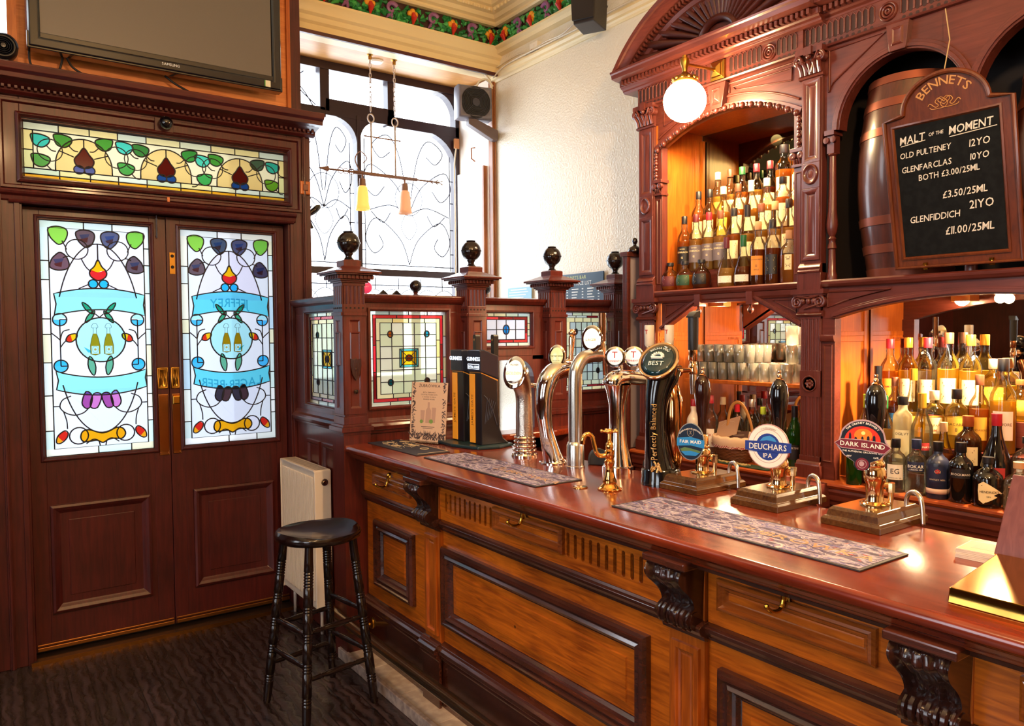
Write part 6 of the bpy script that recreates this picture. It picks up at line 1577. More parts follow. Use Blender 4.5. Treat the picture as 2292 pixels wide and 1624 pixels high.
b_ = bottle('gin', (3.012, 1.656, 0.905), 'clear bottle with white cap half hidden by the right pump', clear, CLR, K['cream'], LB['white'], [('BRUNN',.4,.017)], 0.93, G2, tcol='#4a4440', zz=(.03,.07))
b_ = bottle('wine', (3.012, 1.752, 0.905), 'dark green bottle behind the right beer pump', greeng, None, K['green'], None, None, 0.8370000000000001, G2, tcol='#222222')
b_ = bottle('cone', (3.112, 1.44, 0.975), 'dark rum decanter with cork stopper and cream label in the second row', clear, DRK, K['cork'], LB['cream'], None, 0.85, G2, tcol='#5a3a20')
b_ = bottle('gin', (3.112, 1.35, 0.975), 'reddish-brown bottle with copper cap behind the black gin bottles', brownglass, DRK, K['copper'], LB['cream'], None, 1.08, G2, tcol='#5a2a18')
b_ = bottle('cone', (3.112, 1.251, 0.975), 'black cone-shaped liqueur bottle with red cap and gold script', darkg, None, K['red'], None, None, 1.05, G2, tcol='#d9b25a')
script(b_)
b_ = bottle('apothecary', (3.112, 1.146, 0.975), 'round clear bottle cut by the right edge, behind the cork-stoppered one', clear, CLR, K['black'], LB['white'], None, 0.95, G2, tcol='#34343c')
b_ = bottle('wine', (3.112, 1.679, 0.975), 'clear vodka bottle with green cap and white label in the second row', clear, WHP, K['green'], LB['white'], [('GREEN MARK',.42,.0105)], 1.0, G2, tcol='#3a3430')
b_ = bottle('wine', (3.112, 1.756, 0.975), 'bottle with lime-green cap and yellow-green label by the oak side panel', clear, YEL, K['lime'], LB['gold'], None, 1.0, G2, tcol='#4a3a10')
b_ = bottle('tall', (3.112, 1.602, 0.975), 'tall frosted vodka bottle with dark cap, third from left in second row', frost, CLR, K['black'], LB['frostl'], [('OGILVY',.82,.014)], 1.05, G2, tcol='#4a4032')
b_ = bottle('wine', (3.112, 1.524, 0.975), 'clear vodka bottle with red band label in the second row', clear, CLR, K['gold'], LB['red'], [('STOLICHNAYA',.3,.0105)], 1.06, G2, tcol='#f0e6da', zz=(.09,.118))
b_ = bottle('std', (3.206, 1.684, 1.075), 'bottle with brown cap and blue crest label in the third row', clear, DRK, K['brown'], LB['blue'], None, 0.92, G2, tcol='#e8e4dc')
b_ = bottle('wine', (3.206, 1.759, 1.075), 'tall black wine-shaped bottle against the oak side panel', darkg, None, K['black'], None, None, 1.06, G2, tcol='#e8e4dc')
b_ = bottle('gin', (3.206, 1.522, 1.075), 'rum bottle with cream cap and large pale label in the third row', clear, YEL, K['cream'], LB['cream'], [('DON PAPA',.45,.0125),('RUM',.15,.012)], 1.0, G2, tcol='#a85a2c')
b_ = bottle('gin', (3.206, 1.435, 1.075), 'golden rum bottle with black cap and yellow label in the third row', clear, YEL, K['black'], LB['gold'], [('BACARDI',.55,.014),('8',.2,.02)], 1.05, G2, tcol='#5a3c14')
b_ = bottle('std', (3.206, 1.352, 1.075), 'amber rum bottle with brown cap and yellow label in the third row', clear, RUMC, K['brown'], LB['yellow'], [('BUNDABERG',.4,.0105)], 1.0, G2, tcol='#7a4a14')
b_ = bottle('std', (3.206, 1.269, 1.075), 'large glowing bottle with black cap and black-edged white label', clear, YEL, K['black'], LB['white'], [('LIQUORE',.5,.0125)], 1.22, G2, tcol='#6a4a2a', name="bottle")
b_ = bottle('long', (3.206, 1.607, 1.075), 'golden liqueur bottle with long gold neck in the third row', clear, YEL, K['gold'], LB['yellow'], None, 1.08, G2, tcol='#7a4a14')
b_ = bottle('std', (3.303, 1.759, 1.195), 'bottle with red cap and orange-red label, leftmost of the top step', clear, WHI, K['red'], LB['orange'], [('FAMOUS',.6,.010)], 1.06, G2, tcol='#a82c24')
b_ = bottle('std', (3.303, 1.679, 1.195), 'gold-capped amber bottle, second from left on the top step', amberg, YEL, K['gold'], LB['cream'], None, 1.08, G2, tcol='#7a4a14')
b_ = bottle('std', (3.303, 1.597, 1.195), 'clear bottle with red cap, third from left on the top step', clear, CLR, K['red'], LB['cream'], None, 1.08, G2, tcol='#7a4a14')
b_ = bottle('std', (3.303, 1.513, 1.195), 'broad glowing bottle with brown stopper on the top step', clear, YEL, K['brown'], LB['cream'], None, 1.15, G2, tcol='#7a4a14')
b_ = bottle('std', (3.303, 1.428, 1.195), 'broad bottle with gold neck band on the top step under the bulb', clear, YEL, K['gold'], LB['cream'], None, 1.12, G2, tcol='#7a4a14')
b_ = bottle('gin', (3.303, 1.341, 1.195), 'yellow bottle with cream cap on the top step right of the bulb', clear, YEL, K['cream'], LB['gold'], None, 1.05, G2, tcol='#7a4a14')
b_ = bottle('squat', (3.303, 1.242, 1.195), 'wide jar-shaped bottle with copper lid near the right edge', clear, YEL, K['copper'], LB['gold'], None, 0.95, G2, tcol='#7a4a14')
# left lower bay, on the back counter
G3 = 'bottles on the back counter beside the wicker basket'
bottle('wine', (3.09, 2.827, .905), 'dark green bottle beside the left pilaster on the back counter', greeng, None, K['black'], LB['black'], None, 0.98, G3, tcol='#c0b890')
bottle('std', (3.16, 2.751, .905), 'opaque white liqueur bottle with red cap', MILK, None, K['red'], LB['maroon'], None, 0.95, G3, tcol='#e8d0c0')
bottle('std', (3.14, 2.619, .905), 'clear bottle with red cap and white label left of the wicker basket', clear, CLR, K['red'], LB['white'], [('VODKA',.6,.016)], 1.05, G3, tcol='#b02c2c')
bottle('std', (3.24, 2.62, .905), 'clear bottle with white collar and pourer behind the basket', clear, CLR, K['cream'], LB['white'], None, 1.0, G3, tcol='#444444')
bottle('std', (3.27, 2.552, .905), 'clear bottle with dark pourer behind the basket handle', clear, CLR, K['black'], LB['white'], None, 0.95, G3, tcol='#444444')
bottle('long', (3.19, 2.489, .905), 'clear bottle with red cap just behind the basket', clear, CLR, K['red'], LB['red'], None, 0.95, G3, tcol='#eeeeee')
bottle('std', (3.25, 2.444, .905), 'clear bottle with silver pourer right of the basket handle', clear, CLR, K['silver'], LB['white'], None, 1.0, G3, tcol='#444444')
bottle('std', (3.2, 2.339, .905), 'yellow-labelled bottle behind the middle pump handle', clear, YEL, K['lime'], LB['yellow'], None, 0.9, G3, tcol='#444444')
bottle('wine', (3.12, 2.109, .905), 'bright green vermouth bottle against the central pilaster', greeng, None, K['black'], LB['black'], [('MARTINI',.72,.013)], 0.98, G3, tcol='#e8dcd0')

# ================================================================ GLASSES
GP = [(1e-5, .002), (.024, .0), (.0255, .003), (.0295, .086), (.0285, .0865), (.0245, .006), (1e-5, .005)]
GM = MB().lathe(GP, (0, 0, 0), 14).build('tumbler', GLASST, None, True); gme = GM.data; bpy.data.objects.remove(GM)
def tumbler(x, y, z, lab, grp):
    o = bpy.data.objects.new('tumbler', gme); S.collection.objects.link(o); o.location = (x, y, z); tag(o, lab, 'glass', grp)
for j in range(3):
    for i in range(10): tumbler(3.075 + j * .066, 2.665 - i * .0605, 1.3085, 'clear tumbler in the tightly packed lower layer on the lit wooden shelf', 'tumblers, lower layer')
    for i in range(6): tumbler(3.085 + j * .066, 2.64 - i * .0605, 1.3955, 'clear tumbler in the upper layer standing on the packed tumblers', 'tumblers, upper layer')
for j in range(2):
    for i in range(2):
        for k in range(2): tumbler(3.09 + j * .07, 2.105 - i * .0625, 1.3965 + k * .088, 'clear tumbler in the tall stack beside the central pilaster', 'tumblers, tall stack')

# ================================================================ BEER TAPS ON THE COUNTER
ZC = 1.0305
def fmap(c, n):
    n = Vector(n).normalized(); c = Vector(c); r = Vector((0, 0, 1)).cross(n).normalized(); v = n.cross(r)
    return lambda u, w_, h: tuple(c + r * u + v * w_ + n * h)
LENSW = mat('lit_lens', '#f4f2ea', .25, emit='#f4f4ee', es=.55, coat=.5)
def lens(c, n, ru, rv, parent, face, prints, cone=.05, rim=CHROME):
    m = fmap(c, n)
    mb = MB(); k = rv / ru
    mb.lathe([(ru * .35, -cone), (ru * .8, -cone * .5), (ru * 1.04, -.006), (ru * 1.05, .004), (ru * .97, .006)], (0, 0, 0), 28, M=lambda x, y, z: m(x, y * k, z))
    o = mb.build('medallion', rim, parent, 40)
    mb = MB(); mb.lathe([(ru * .98, .003), (ru * .7, .0075), (ru * .35, .009), (1e-5, .0095)], (0, 0, 0), 28, M=lambda x, y, z: m(x, y * k, z)); mb.build('lens', face, o, True)
    if prints:
        mats = []; mb = MB()
        for s, u, v, sz, cm in prints:
            if cm not in mats: mats.append(cm)
            mb.mi = mats.index(cm); mb.text(m, s, u, v, sz, h=.0105)
        mb.build('lens_print', mats, o)
    return o, m
REDP = mat('print_red', '#b4202c', .5); BLUEP = mat('print_navy', '#23407a', .5); GREYP = mat('print_grey', '#8a8478', .5); WHITEP = mat('print_pure', '#f2f0ea', .5); GOLDP = mat('print_goldleaf', '#c79a5a', .35, .6); GLOWP = mat('glow_letters', '#eaf4ff', .4, emit='#dcecff', es=3.2); GREENP = mat('print_green', '#5a7a34', .5)
# twin stout fonts
t = thing('beer_font', 'twin black stout fonts with glowing badges, gold light strips and tall black handles', 'beer tap', (1.90, 2.97, 1.03))
mb = MB(); mb.prism(FZ(ZC), [(1.80, 3.13), (1.785, 2.98), (1.83, 2.825), (1.93, 2.80), (2.03, 2.84), (2.03, 3.13)], 0, .014); mb.build('base_plate', mat('font_base', '#173038', .3), t, bev=.004)
FB = mat('font_black', '#12131b', .32)
AMB = mat('amber_strip', '#c8842c', .3, emit='#e08a1c', es=.35)
for yr in (3.005, 2.852):
    y1 = yr + .10
    mb = MB(); side = lambda u, v, h: (u, yr + h, v)
    prof = [(1.868, ZC + .013), (1.868, 1.372), (1.955, 1.335), (1.958, 1.2), (1.965, 1.12), (1.985, 1.07), (2.02, ZC + .013)]
    mb.prism(side, prof, 0, .10)
    o = mb.build('tower', FB, t, bev=.004)
    mb = MB(); mb.prism(side, [(1.86, 1.375), (1.858, 1.472), (1.885, 1.475), (1.962, 1.445), (1.962, 1.338)], -.002, .102); mb.build('head', mat('font_head', '#1b2236', .3), o, bev=.005)
    MB().box(1.8645, 1.868, y1 - .048, y1 - .004, ZC + .02, 1.365).build('light_strip', AMB, o, bev=.001)
    MB().prism(side, [(1.869, 1.366), (1.869, 1.372), (1.957, 1.337), (1.957, 1.331)], .001, .099).build('trim_line', AMB, o)
    FT = lambda u, v, h: (1.8645 - h, y1 - .026 - u, v)
    mb = MB(); mb.text(lambda u, v, h: FT(-v, u, h), "JAMES'S GATE", 1.20, -.008, .022, h=.0006); mb.build('strip_lettering', mat('strip_print', '#8a4e14', .4), o)
    FH = lambda u, v, h: (1.858 - h, yr + .05 - u, v)
    mb = MB(); mb.text(FH, 'GUINNESS', .0, 1.425, .0245, h=.0006)
    if yr < 2.9: mb.text(FH, 'EXTRA COLD', 0, 1.393, .0135, h=.0006); mb.frame(FH, -.047, .047, 1.387, 1.41, [(0, .0004), (.001, .001), (.002, .0004)], False)
    mb.build('glow_lettering', GLOWP, o)
    mb = MB()
    for k in range(5): mb.tube([(1.885 + k * .009, yr - .0005, 1.14 + .008 * k), (1.90 + k * .011, yr - .0005, 1.26 - .006 * k)], .0012, 4)
    mb.tube([(1.88 + .07 * q_, yr - .0005, 1.27 - .09 * q_ * q_ - .05 * q_) for q_ in (0, .2, .4, .6, .8, 1)], .003, 5); mb.build('harp', mat('harp_grey', '#2c2e3a', .4), o)
    mb = MB(); yc = yr + .05; mb.tube([(1.975, yc, 1.40), (1.975, yc, 1.44)], .008, 8); mb.prism(lambda u, v, h: (1.975 + h, yc + u, v), [(-.012, 1.435), (-.013, 1.535), (-.008, 1.542), (.008, 1.542), (.013, 1.535), (.012, 1.435)], -.013, .013); mb.mi = 1
    mb.tube([(1.9618, yc - .004, 1.522), (1.9618, yc + .004, 1.522), (1.9618, yc + .001, 1.512), (1.9618, yc - .004, 1.522)], .0012, 4)
    mb.build('handle', [BLACKM, GOLDP], o, bev=.002)
# chrome column with lit oval lens
t = thing('beer_tap', 'curved chrome beer tap with ribbed base and glowing white oval lens', 'beer tap', (1.90, 2.572, 1.03))
mb = MB()
for k in range(5):
    z = ZC + .004 + k * .0175; r = .052 - .002 * k; mb.lathe([(r - .01, z), (r, z + .002), (r + .002, z + .006), (r, z + .010), (r - .008, z + .013)], (1.90, 2.572, 0), 26)
mb.lathe([(.056, ZC), (.056, ZC + .006), (.04, ZC + .008), (.038, ZC + .09)], (1.90, 2.572, 0), 26); mb.build('ribbed_base', CHROME, t, 40)
mb = MB(); pth = smooth_path([(1.90, 2.572, ZC + .08), (1.898, 2.571, 1.2), (1.896, 2.57, 1.28), (1.878, 2.565, 1.34), (1.848, 2.555, 1.38)], 6); n = len(pth)
mb.tube(pth, [.038 - .003 * math.sin(PI * i / n) + .016 * max(0, (i / n - .55) / .45) for i in range(n)], 26); mb.build('column', mat('frosted_chrome', '#e6d8c8', .16, 1, bump=.3, bscale=260), t, True)
lens((1.835, 2.55, 1.385), (-.88, -.42, .25), .05, .066, t, mat('bright_lens', '#fdf8e6', .25, emit='#fff6d8', es=.8), (('GOLDEN', 0, -.01, .018, mat('print_sand', '#d8c890', .5)), ('PILSNER', 0, .028, .011, BLUEP)), .04)
MB().tube([(1.90, 2.572, 1.33), (1.96, 2.572, 1.325), (1.985, 2.572, 1.32), (1.99, 2.572, 1.27)], .011, 10).build('spout', CHROME, t, True)
# big chrome arch tap with cream lens
t = thing('beer_tap', 'broad polished chrome swan-shaped beer tap with pale cream lens', 'beer tap', (1.88, 2.378, 1.03))
pth = smooth_path([(1.895, 2.37, ZC), (1.885, 2.372, 1.07), (1.862, 2.375, 1.16), (1.850, 2.376, 1.25), (1.858, 2.376, 1.33), (1.89, 2.374, 1.385), (1.95, 2.372, 1.405), (1.995, 2.372, 1.40)], 6); n = len(pth)
rr_ = [(.056 if i < 2 else .05 - .02 * min(1, i / 12) + .012 * max(0, min(1, (i - 14) / 12))) for i in range(n)]
MB().tube(pth, rr_, 28, flat=.9).build('column', CHROME, t, True)
MB().lathe([(.06, ZC), (.06, ZC + .004), (.05, ZC + .006)], (1.895, 2.37, 0), 26).build('base_ring', CHROME, t, 40)
lens((1.915, 2.37, 1.455), (-.85, -.5, .12), .034, .044, t, mat('cream_lens', '#d8dca8', .3, emit='#d8dca8', es=.3, coat=.5), (('Staropramen', 0, -.002, .0105, GREENP), ('PRAGUE 1869', 0, -.02, .005, GREENP)), .05)
mb = MB(); mb.turned((1.985, 2.372, 1.40), (1.995, 2.372, 1.55), [(.011, 0), (.012, .3), (.009, .4), (.011, .6), (.014, .8), (.012, .9), (.006, .92)], 14); mb.ball((1.995, 2.372, 1.548), .016, 14, 10); mb.build('handle', COPPER, t, 40)
# stainless swan pipe
t = thing('beer_tap', 'tall brushed steel swan-neck pipe tap with glowing white lens', 'beer tap', (1.895, 2.237, 1.03))
mb = MB(); mb.tube(smooth_path([(1.895, 2.237, ZC + .03), (1.895, 2.237, 1.2), (1.895, 2.237, 1.36), (1.902, 2.236, 1.41), (1.93, 2.235, 1.447), (1.975, 2.235, 1.458), (2.02, 2.235, 1.458)], 7), .0265, 24); mb.build('pipe', STEEL, t, True)
MB().lathe([(.037, ZC), (.037, ZC + .006), (.034, ZC + .008), (.034, ZC + .085), (.03, ZC + .095), (.026, ZC + .1)], (1.895, 2.237, 0), 24).build('collar', STEEL, t, 40)
lens((1.972, 2.225, 1.525), (-.88, -.42, .08), .042, .05, t, mat('bright_lens', ''), (('LAGER', 0, -.01, .014, mat('print_amber', '#c08a4a', .5)),), .07)
mb = MB(); mb.turned((2.03, 2.23, 1.45), (2.03, 2.23, 1.52), [(.012, 0), (.014, .5), (.010, 1)], 14); mb.mi = 1; mb.tube([(2.03, 2.23, 1.515), (2.03, 2.23, 1.625)], .0145, 14); mb.build('handle', [COPPER, mat('copper_dark', '#7a5238', .2, .9)], t, 40)
MB().tube([(2.03, 2.235, 1.46), (2.045, 2.235, 1.455), (2.05, 2.235, 1.38)], .010, 10).build('spout', CHROME, t, True)
# twin-lens chrome column
t = thing('beer_tap', 'flared chrome column tap with two round white lenses marked with a red T', 'beer tap', (1.96, 2.07, 1.03))
C5 = (1.955, 2.065)
MB().lathe([(.058, ZC), (.058, ZC + .022), (.052, ZC + .026), (.047, ZC + .05), (.034, ZC + .11), (.03, ZC + .18), (.032, ZC + .25), (.042, ZC + .30), (.05, ZC + .325)], (*C5, 0), 28).build('column', CHROME, t, 40)
mb = MB(); mb.tube(smooth_path([(1.925, 2.075, 1.345), (1.945, 2.07, 1.375), (1.99, 2.06, 1.382), (2.06, 2.04, 1.375), (2.13, 2.02, 1.372)], 6), [.03, .036, .04, .042, .042, .042, .041, .04, .039, .038, .037, .036, .035, .035, .034, .034, .033, .033, .032, .032, .032, .032, .032, .032, .032], 22, flat=.8); mb.build('arm', CHROME, t, True)
for i, (x, y) in enumerate(((1.945, 2.05), (2.02, 2.03))):
    lens((x - .015, y, 1.458), (-.83, -.55, .08), .037, .037, t, LENSW, (('T', 0, -.004, .034, REDP), ("TENNENT'S", 0, -.018, .0095, REDP)), .05)
    mb = MB(); mb.tube([(x + .02, y + .01, 1.375), (x + .018, y + .008, 1.44)], .010, 10); mb.build('stem', CHROME, t, True)
for x, y in ((2.075, 2.02), (2.155, 1.995)):
    mb = MB(); mb.turned((x, y, 1.39), (x, y, 1.50), [(.008, 0), (.011, .6), (.013, 1)], 12); mb.mi = 1; mb.turned((x, y, 1.495), (x, y, 1.575), [(.014, 0), (.0175, .1), (.0175, .95), (.016, 1)], 16); mb.mi = 2; mb.text(fmap((x - .0178, y - .003, 1.55), (-1, -.1, 0)), 'T', 0, -.008, .022, h=.001)
    mb.build('handle', [CHROME, mat('handle_cream', '#d8cdbc', .4), REDP], t, 40)
    MB().tube([(x, y, 1.385), (x + .01, y, 1.36), (x + .01, y, 1.31)], .009, 10).build('spout', CHROME, t, True)
# black ale font
t = thing('beer_font', 'tall black and copper ale font with slanted oval lens and gold script', 'beer tap', (1.92, 1.815, 1.03))
C6 = Vector((1.915, 1.81, 0))
MB().lathe([(.068, ZC), (.068, ZC + .016), (.066, ZC + .02), (.066, ZC + .05), (.062, ZC + .056), (.05, ZC + .058)], (*C6[:2], 0), 32).build('base', BLACKG, t, 40)
mb = MB(); pth = smooth_path([C6 + Vector((-.004, 0, ZC + .05)), C6 + Vector((-.016, 0, 1.15)), C6 + Vector((-.022, 0, 1.25)), C6 + Vector((-.016, 0, 1.33)), C6 + Vector((.004, 0, 1.39)), C6 + Vector((.02, 0, 1.43))], 6); n = len(pth)
mb.tube(pth, [.052 - .017 * math.sin(PI * min(1, i / (n * .8))) for i in range(n)], 26, flat=1.15); mb.build('column', BLACKG, t, True)
mb = MB(); pth = smooth_path([C6 + Vector((.054, -.022, ZC + .058)), C6 + Vector((.040, -.030, 1.13)), C6 + Vector((.030, -.032, 1.22)), C6 + Vector((.032, -.028, 1.31)), C6 + Vector((.04, -.008, 1.38)), C6 + Vector((.045, 0, 1.41))], 6)
mb.tube(pth, [.014 + .016 * math.sin(PI * i / (len(pth) - 1)) for i in range(len(pth))], 18); mb.build('copper_back', mat('copper_mirror', '#c98a58', .1, 1), t, True)
LM = fmap(C6 + Vector((-.022, -.01, 1.452)), (-.68, -.30, .68))
mb = MB(); mb.lathe([(.045, -.045), (.062, -.02), (.068, -.004), (.066, .004)], (0, 0, 0), 32, M=lambda x, y, z: LM(x, y * 1.16, z)); mb.build('head', BLACKG, t, True)
mb = MB(); mb.lathe([(.0675, -.002), (.07, .002), (.067, .006), (.063, .005)], (0, 0, 0), 32, M=lambda x, y, z: LM(x, y * 1.16, z)); mb.build('copper_rim', COPPER, t, True)
MB().lathe([(.063, .004), (.045, .011), (.022, .0145), (1e-5, .0155)], (0, 0, 0), 32, M=lambda x, y, z: LM(x, y * 1.16, z)).build('lens', mat('dark_lens', '#12303a', .06, coat=.6), t, True)
mb = MB(); dome = lambda u, v, h: LM(u, v, .0185 - 2.3 * (u * u + v * v) + h); mb.text(dome, 'BEST', 0, -.032, .024); mb.arctext(dome, 'BELHAVEN', 0, .004, .036, .013)
for k in range(9): a = PI * k / 8; mb.tube([dome(.012 * math.cos(a), .004 + .010 * math.sin(a), 0), dome(.023 * math.cos(a), .004 + .02 * math.sin(a), 0)], .0032, 6)
mb.tube([dome(x * .012, -.002 + .0 * x, .001) for x in (-1.6, -.8, 0, .8, 1.6)], .005, 6); mb.build('lens_print', mat('lens_silver', '#d8e2e4', .4), t)
mb = MB(); cm = lambda u, v, h: (C6.x - .06 + .004 * math.cos(v * 9), C6.y - .014 - u, v)
cm2 = lambda u, v, h: (C6.x - .0545 - h, C6.y - .012 + v, 1.21 + u)
spr = lambda u: .0545 - .017 * math.sin(PI * min(1, max(0, (u + .135) / .29)))
sp_ = lambda u, v, h: (C6.x - 1.16 * spr(u) * math.cos(.62 - v / .038) - .020 * math.sin(PI * min(1, max(0, (u + .16) / .34))) - .002, C6.y - spr(u) * math.sin(.62 - v / .038), 1.215 + u)
mb.text(sp_, 'Perfectly Balanced', 0, -.006, .0235)
for k in range(6): mb.tube([sp_(-.13 + .006 * math.cos(k), .012 * math.sin(k * 1.1), 0), sp_(-.118 + .004 * k, .010 * math.cos(k), 0)], .0035, 5)
mb.build('gold_script', GOLDP, t)
mb = MB(); mb.tube([C6 + Vector((.045, 0, 1.415)), C6 + Vector((.085, -.004, 1.415))], .021, 16); mb.tube([C6 + Vector((.085, -.004, 1.415)), C6 + Vector((.15, -.008, 1.415))], .009, 10); mb.build('shank', COPPER, t, 40)
x, y = C6.x + .15, C6.y - .01
mb = MB(); mb.lathe([(.015, 1.40), (.016, 1.405), (.016, 1.43), (.013, 1.435), (.012, 1.445), (.016, 1.45), (.016, 1.49)], (x, y, 0), 16); mb.mi = 1; mb.lathe([(.012, 1.405), (.012, 1.375), (.008, 1.33), (.006, 1.33)], (x, y, 0), 14); mb.build('tap_body', [COPPER, STEEL], t, 40)
mb = MB(); mb.lathe([(.017, 1.485), (.0175, 1.49), (.0185, 1.56), (.0185, 1.60)], (x, y, 0), 14); mb.add([], []); mb.prism(lambda u, v, h: (x + u, y + h, v), [(-.0185, 1.598), (.0185, 1.598), (.0185, 1.622), (.0, 1.618), (-.0185, 1.602)], -.016, .016); mb.build('handle', BLACKM, t, 40)
# brass water tap
t = thing('water_tap', 'small ornate polished brass water tap with curved spout on the counter', 'tap', (1.713, 1.848, 1.03))
GB = mat('polished_gold', '#f0b866', .1, 1); PB = mat('pale_brass', '#f2d09a', .1, 1)
mb = MB(); mb.lathe([(.04, ZC), (.041, ZC + .004), (.032, ZC + .009), (.03, ZC + .012), (.022, ZC + .02), (.024, ZC + .026), (.016, ZC + .05), (.0125, ZC + .075), (.017, ZC + .085), (.0175, ZC + .095), (.012, ZC + .10), (.014, ZC + .105), (.0165, ZC + .108), (.0165, ZC + .128), (.012, ZC + .132), (.014, ZC + .14), (.012, ZC + .152), (.007, ZC + .158), (.007, ZC + .19)], (1.713, 1.848, 0), 24); mb.build('body', GB, t, 40)
mb = MB()
for k in range(5): a = 2 * PI * k / 5; mb.tube([(1.713, 1.848, ZC + .19), (1.713 + .026 * math.cos(a), 1.848 + .026 * math.sin(a), ZC + .194)], .004, 8); mb.ball((1.713 + .026 * math.cos(a), 1.848 + .026 * math.sin(a), ZC + .194), .0055, 10, 8)
mb.lathe([(.011, ZC + .186), (.013, ZC + .192), (.009, ZC + .2), (1e-5, ZC + .203)], (1.713, 1.848, 0), 16); mb.build('cross_handle', GB, t, True)
MB().tube(smooth_path([(1.705, 1.853, ZC + .115), (1.688, 1.862, ZC + .112), (1.674, 1.868, ZC + .122), (1.667, 1.872, ZC + .15), (1.66, 1.876, ZC + .178), (1.645, 1.884, ZC + .185), (1.634, 1.889, ZC + .17), (1.633, 1.89, ZC + .152)], 5), [.0075] * 28 + [.0085] * 8, 12).build('spout', GB, t, True)
tag(MB().lathe([(.026, ZC), (.026, ZC + .002), (.022, ZC + .0035), (1e-5, ZC + .0025)], (1.655, 1.93, 0), 24).build('counter_boss', GB, None, 40), 'small flat brass disc let into the counter beside the brass water tap', 'disc')
for i, (x, y, lab) in enumerate(((2.0, 2.22, 'black rubber arch behind the steel swan-neck pipe'), (2.06, 1.98, 'black rubber arch between the chrome column tap and the black ale font'))):
    mb = MB(); mb.prism(lambda u, v, h: (x + u * .5 + h * .4, y - u * .6 + h, v), [(.05 * math.cos(PI * k / 14), ZC + .02 + .045 * math.sin(PI * k / 14)) for k in range(15)] + [(-.05, ZC), (.05, ZC)], -.012, .012)
    tag(mb.build('drip_guard', BLACKR, bev=.003), lab, 'guard')

# ================================================================ HAND PUMPS
PW = wood('pump_plinth', '#3a2010', '#60401f', 'x', .2, .9); HW = mat('ebony_handle', '#0b0a0e', .1, coat=.8); HB = wood('rosewood_handle', '#1c0b0a', '#35140f', 'z', .12, .8)
def pump(loc, lab, hmat, clip, ks=1.12, dz=0):
    t = thing('hand_pump', lab, 'beer pump', loc); ox, oy, oz = loc
    bx = lambda u, v, h: (ox + u, oy + v, oz + h)
    lv = [(.122, .083, 0), (.122, .083, .016), (.116, .077, .022), (.112, .073, .024), (.108, .069, .04), (.100, .062, .047), (.098, .06, .048)]
    mb = MB(); vs = []; fs = []
    for a, b_, z in lv: vs += [bx(-a, -b_, z), bx(a, -b_, z), bx(a, b_, z), bx(-a, b_, z)]
    for k in range(len(lv) - 1):
        for i in range(4): fs.append((4 * k + i, 4 * k + (i + 1) % 4, 4 * k + 4 + (i + 1) % 4, 4 * k + 4 + i))
    k = 4 * (len(lv) - 1); fs += [(0, 1, 2, 3), (k, k + 1, k + 2, k + 3)]; mb.add(vs, fs); mb.build('plinth', PW, t, bev=.0012)
    mb = MB(); mb.lathe([(.037, .048), (.038, .051), (.031, .054), (.024, .055), (.0225, .058), (.0225, .088), (.027, .094), (.0295, .104), (.0285, .116), (.024, .122), (.026, .126), (.0245, .131), (.0205, .134), (.0205, .158), (.016, .164)], loc, 26, M=lambda x, y, z: (x, y, oz + .048 + (z - oz - .048) * ks))
    mb.tube([bx(.03, -.028, .048), bx(.03, -.028, .088)], .0075, 12); mb.tube([bx(.03, -.028, .083), bx(.03, -.028, .108)], .0115, 8); mb.tube([bx(.0, 0, .102), bx(.03, -.028, .102)], .008, 10)
    mb.build('pedestal', PB, t, 40)
    mb = MB(); mb.lathe([(.013, .17), (.0135, .20), (.0155, .235), (.0215, .27), (.0262, .305), (.0275, .33), (.0245, .352), (.0175, .366), (.011, .372)], loc, 24); mb.build('handle', hmat, t, 40)
    MB().lathe([(.011, .371), (.0115, .375), (.006, .379), (.007, .384), (.0055, .389), (.004, .391), (.006, .396), (.0045, .401), (1e-5, .402)], loc, 16).build('finial', COPPER, t, 40)
    mb = MB(); mb.tube(smooth_path([bx(.09, -.04, .0), bx(.09, -.04, .05), bx(.088, -.046, .072), bx(.078, -.066, .083), bx(.066, -.088, .074), bx(.062, -.096, .05), bx(.06, -.1, .001)], 6), .0062, 12); mb.build('swan_neck', STEEL, t, True)
    clip(t, (ox, oy, oz + dz))
    return t
def plate(poly, m, h=.004): return MB().prism(m, poly, -h, 0)
def clip1(t, l):
    m = fmap((l[0] - .062, l[1] - .004, l[2] + .158), (-.93, -.36, .0))
    mb = plate(ell(0, 0, .046, .062, 30), m); mb.mi = 1; mb.flat(m, ell(0, 0, .0435, .0595, 30), .0005); mb.mi = 2
    mb.prism(m, [(-.0465, -.016), (-.0465, .010), (0, .0155), (.0465, .006), (.0465, -.020), (0, -.012)], 0, .0012); mb.mi = 3; mb.text(m, 'FAIR MAID', 0, -.0055, .0152, h=.0018)
    mb.arctext(m, 'INVERALMOND BREWERY', 0, -.006, .046, .0068, h=.001); mb.mi = 4; mb.tube([m(a, b_, .001) for a, b_ in ell(0, .03, .011, .013, 18)], .0009, 5, True); mb.tube([m(-.003, .024, .001), m(.003, .036, .001)], .001, 4); mb.tube([m(.003, .024, .001), m(-.003, .036, .001)], .001, 4)
    mb.mi = 5; mb.flat(m, [(-.036, -.026), (-.02, -.019), (0, -.022), (.02, -.026), (.036, -.03), (.03, -.036), (-.03, -.034)], .0008); mb.mi = 2; mb.flat(m, [(-.032, -.034), (.0, -.03), (.03, -.036), (.018, -.046), (-.018, -.046)], .001)
    o = mb.build('pump_clip', [mat('clip_rim', '#8a9298', .35, 0, .15), mat('clip_navy', '#1c2a42', .55, 0, .15), mat('clip_blue', '#2f86cc', .35, 0, .15), WHITEP, GREYP, mat('clip_green', '#5a7a50', .4, 0, .15)], t); o['label'] = 'oval dark blue badge with light blue band'
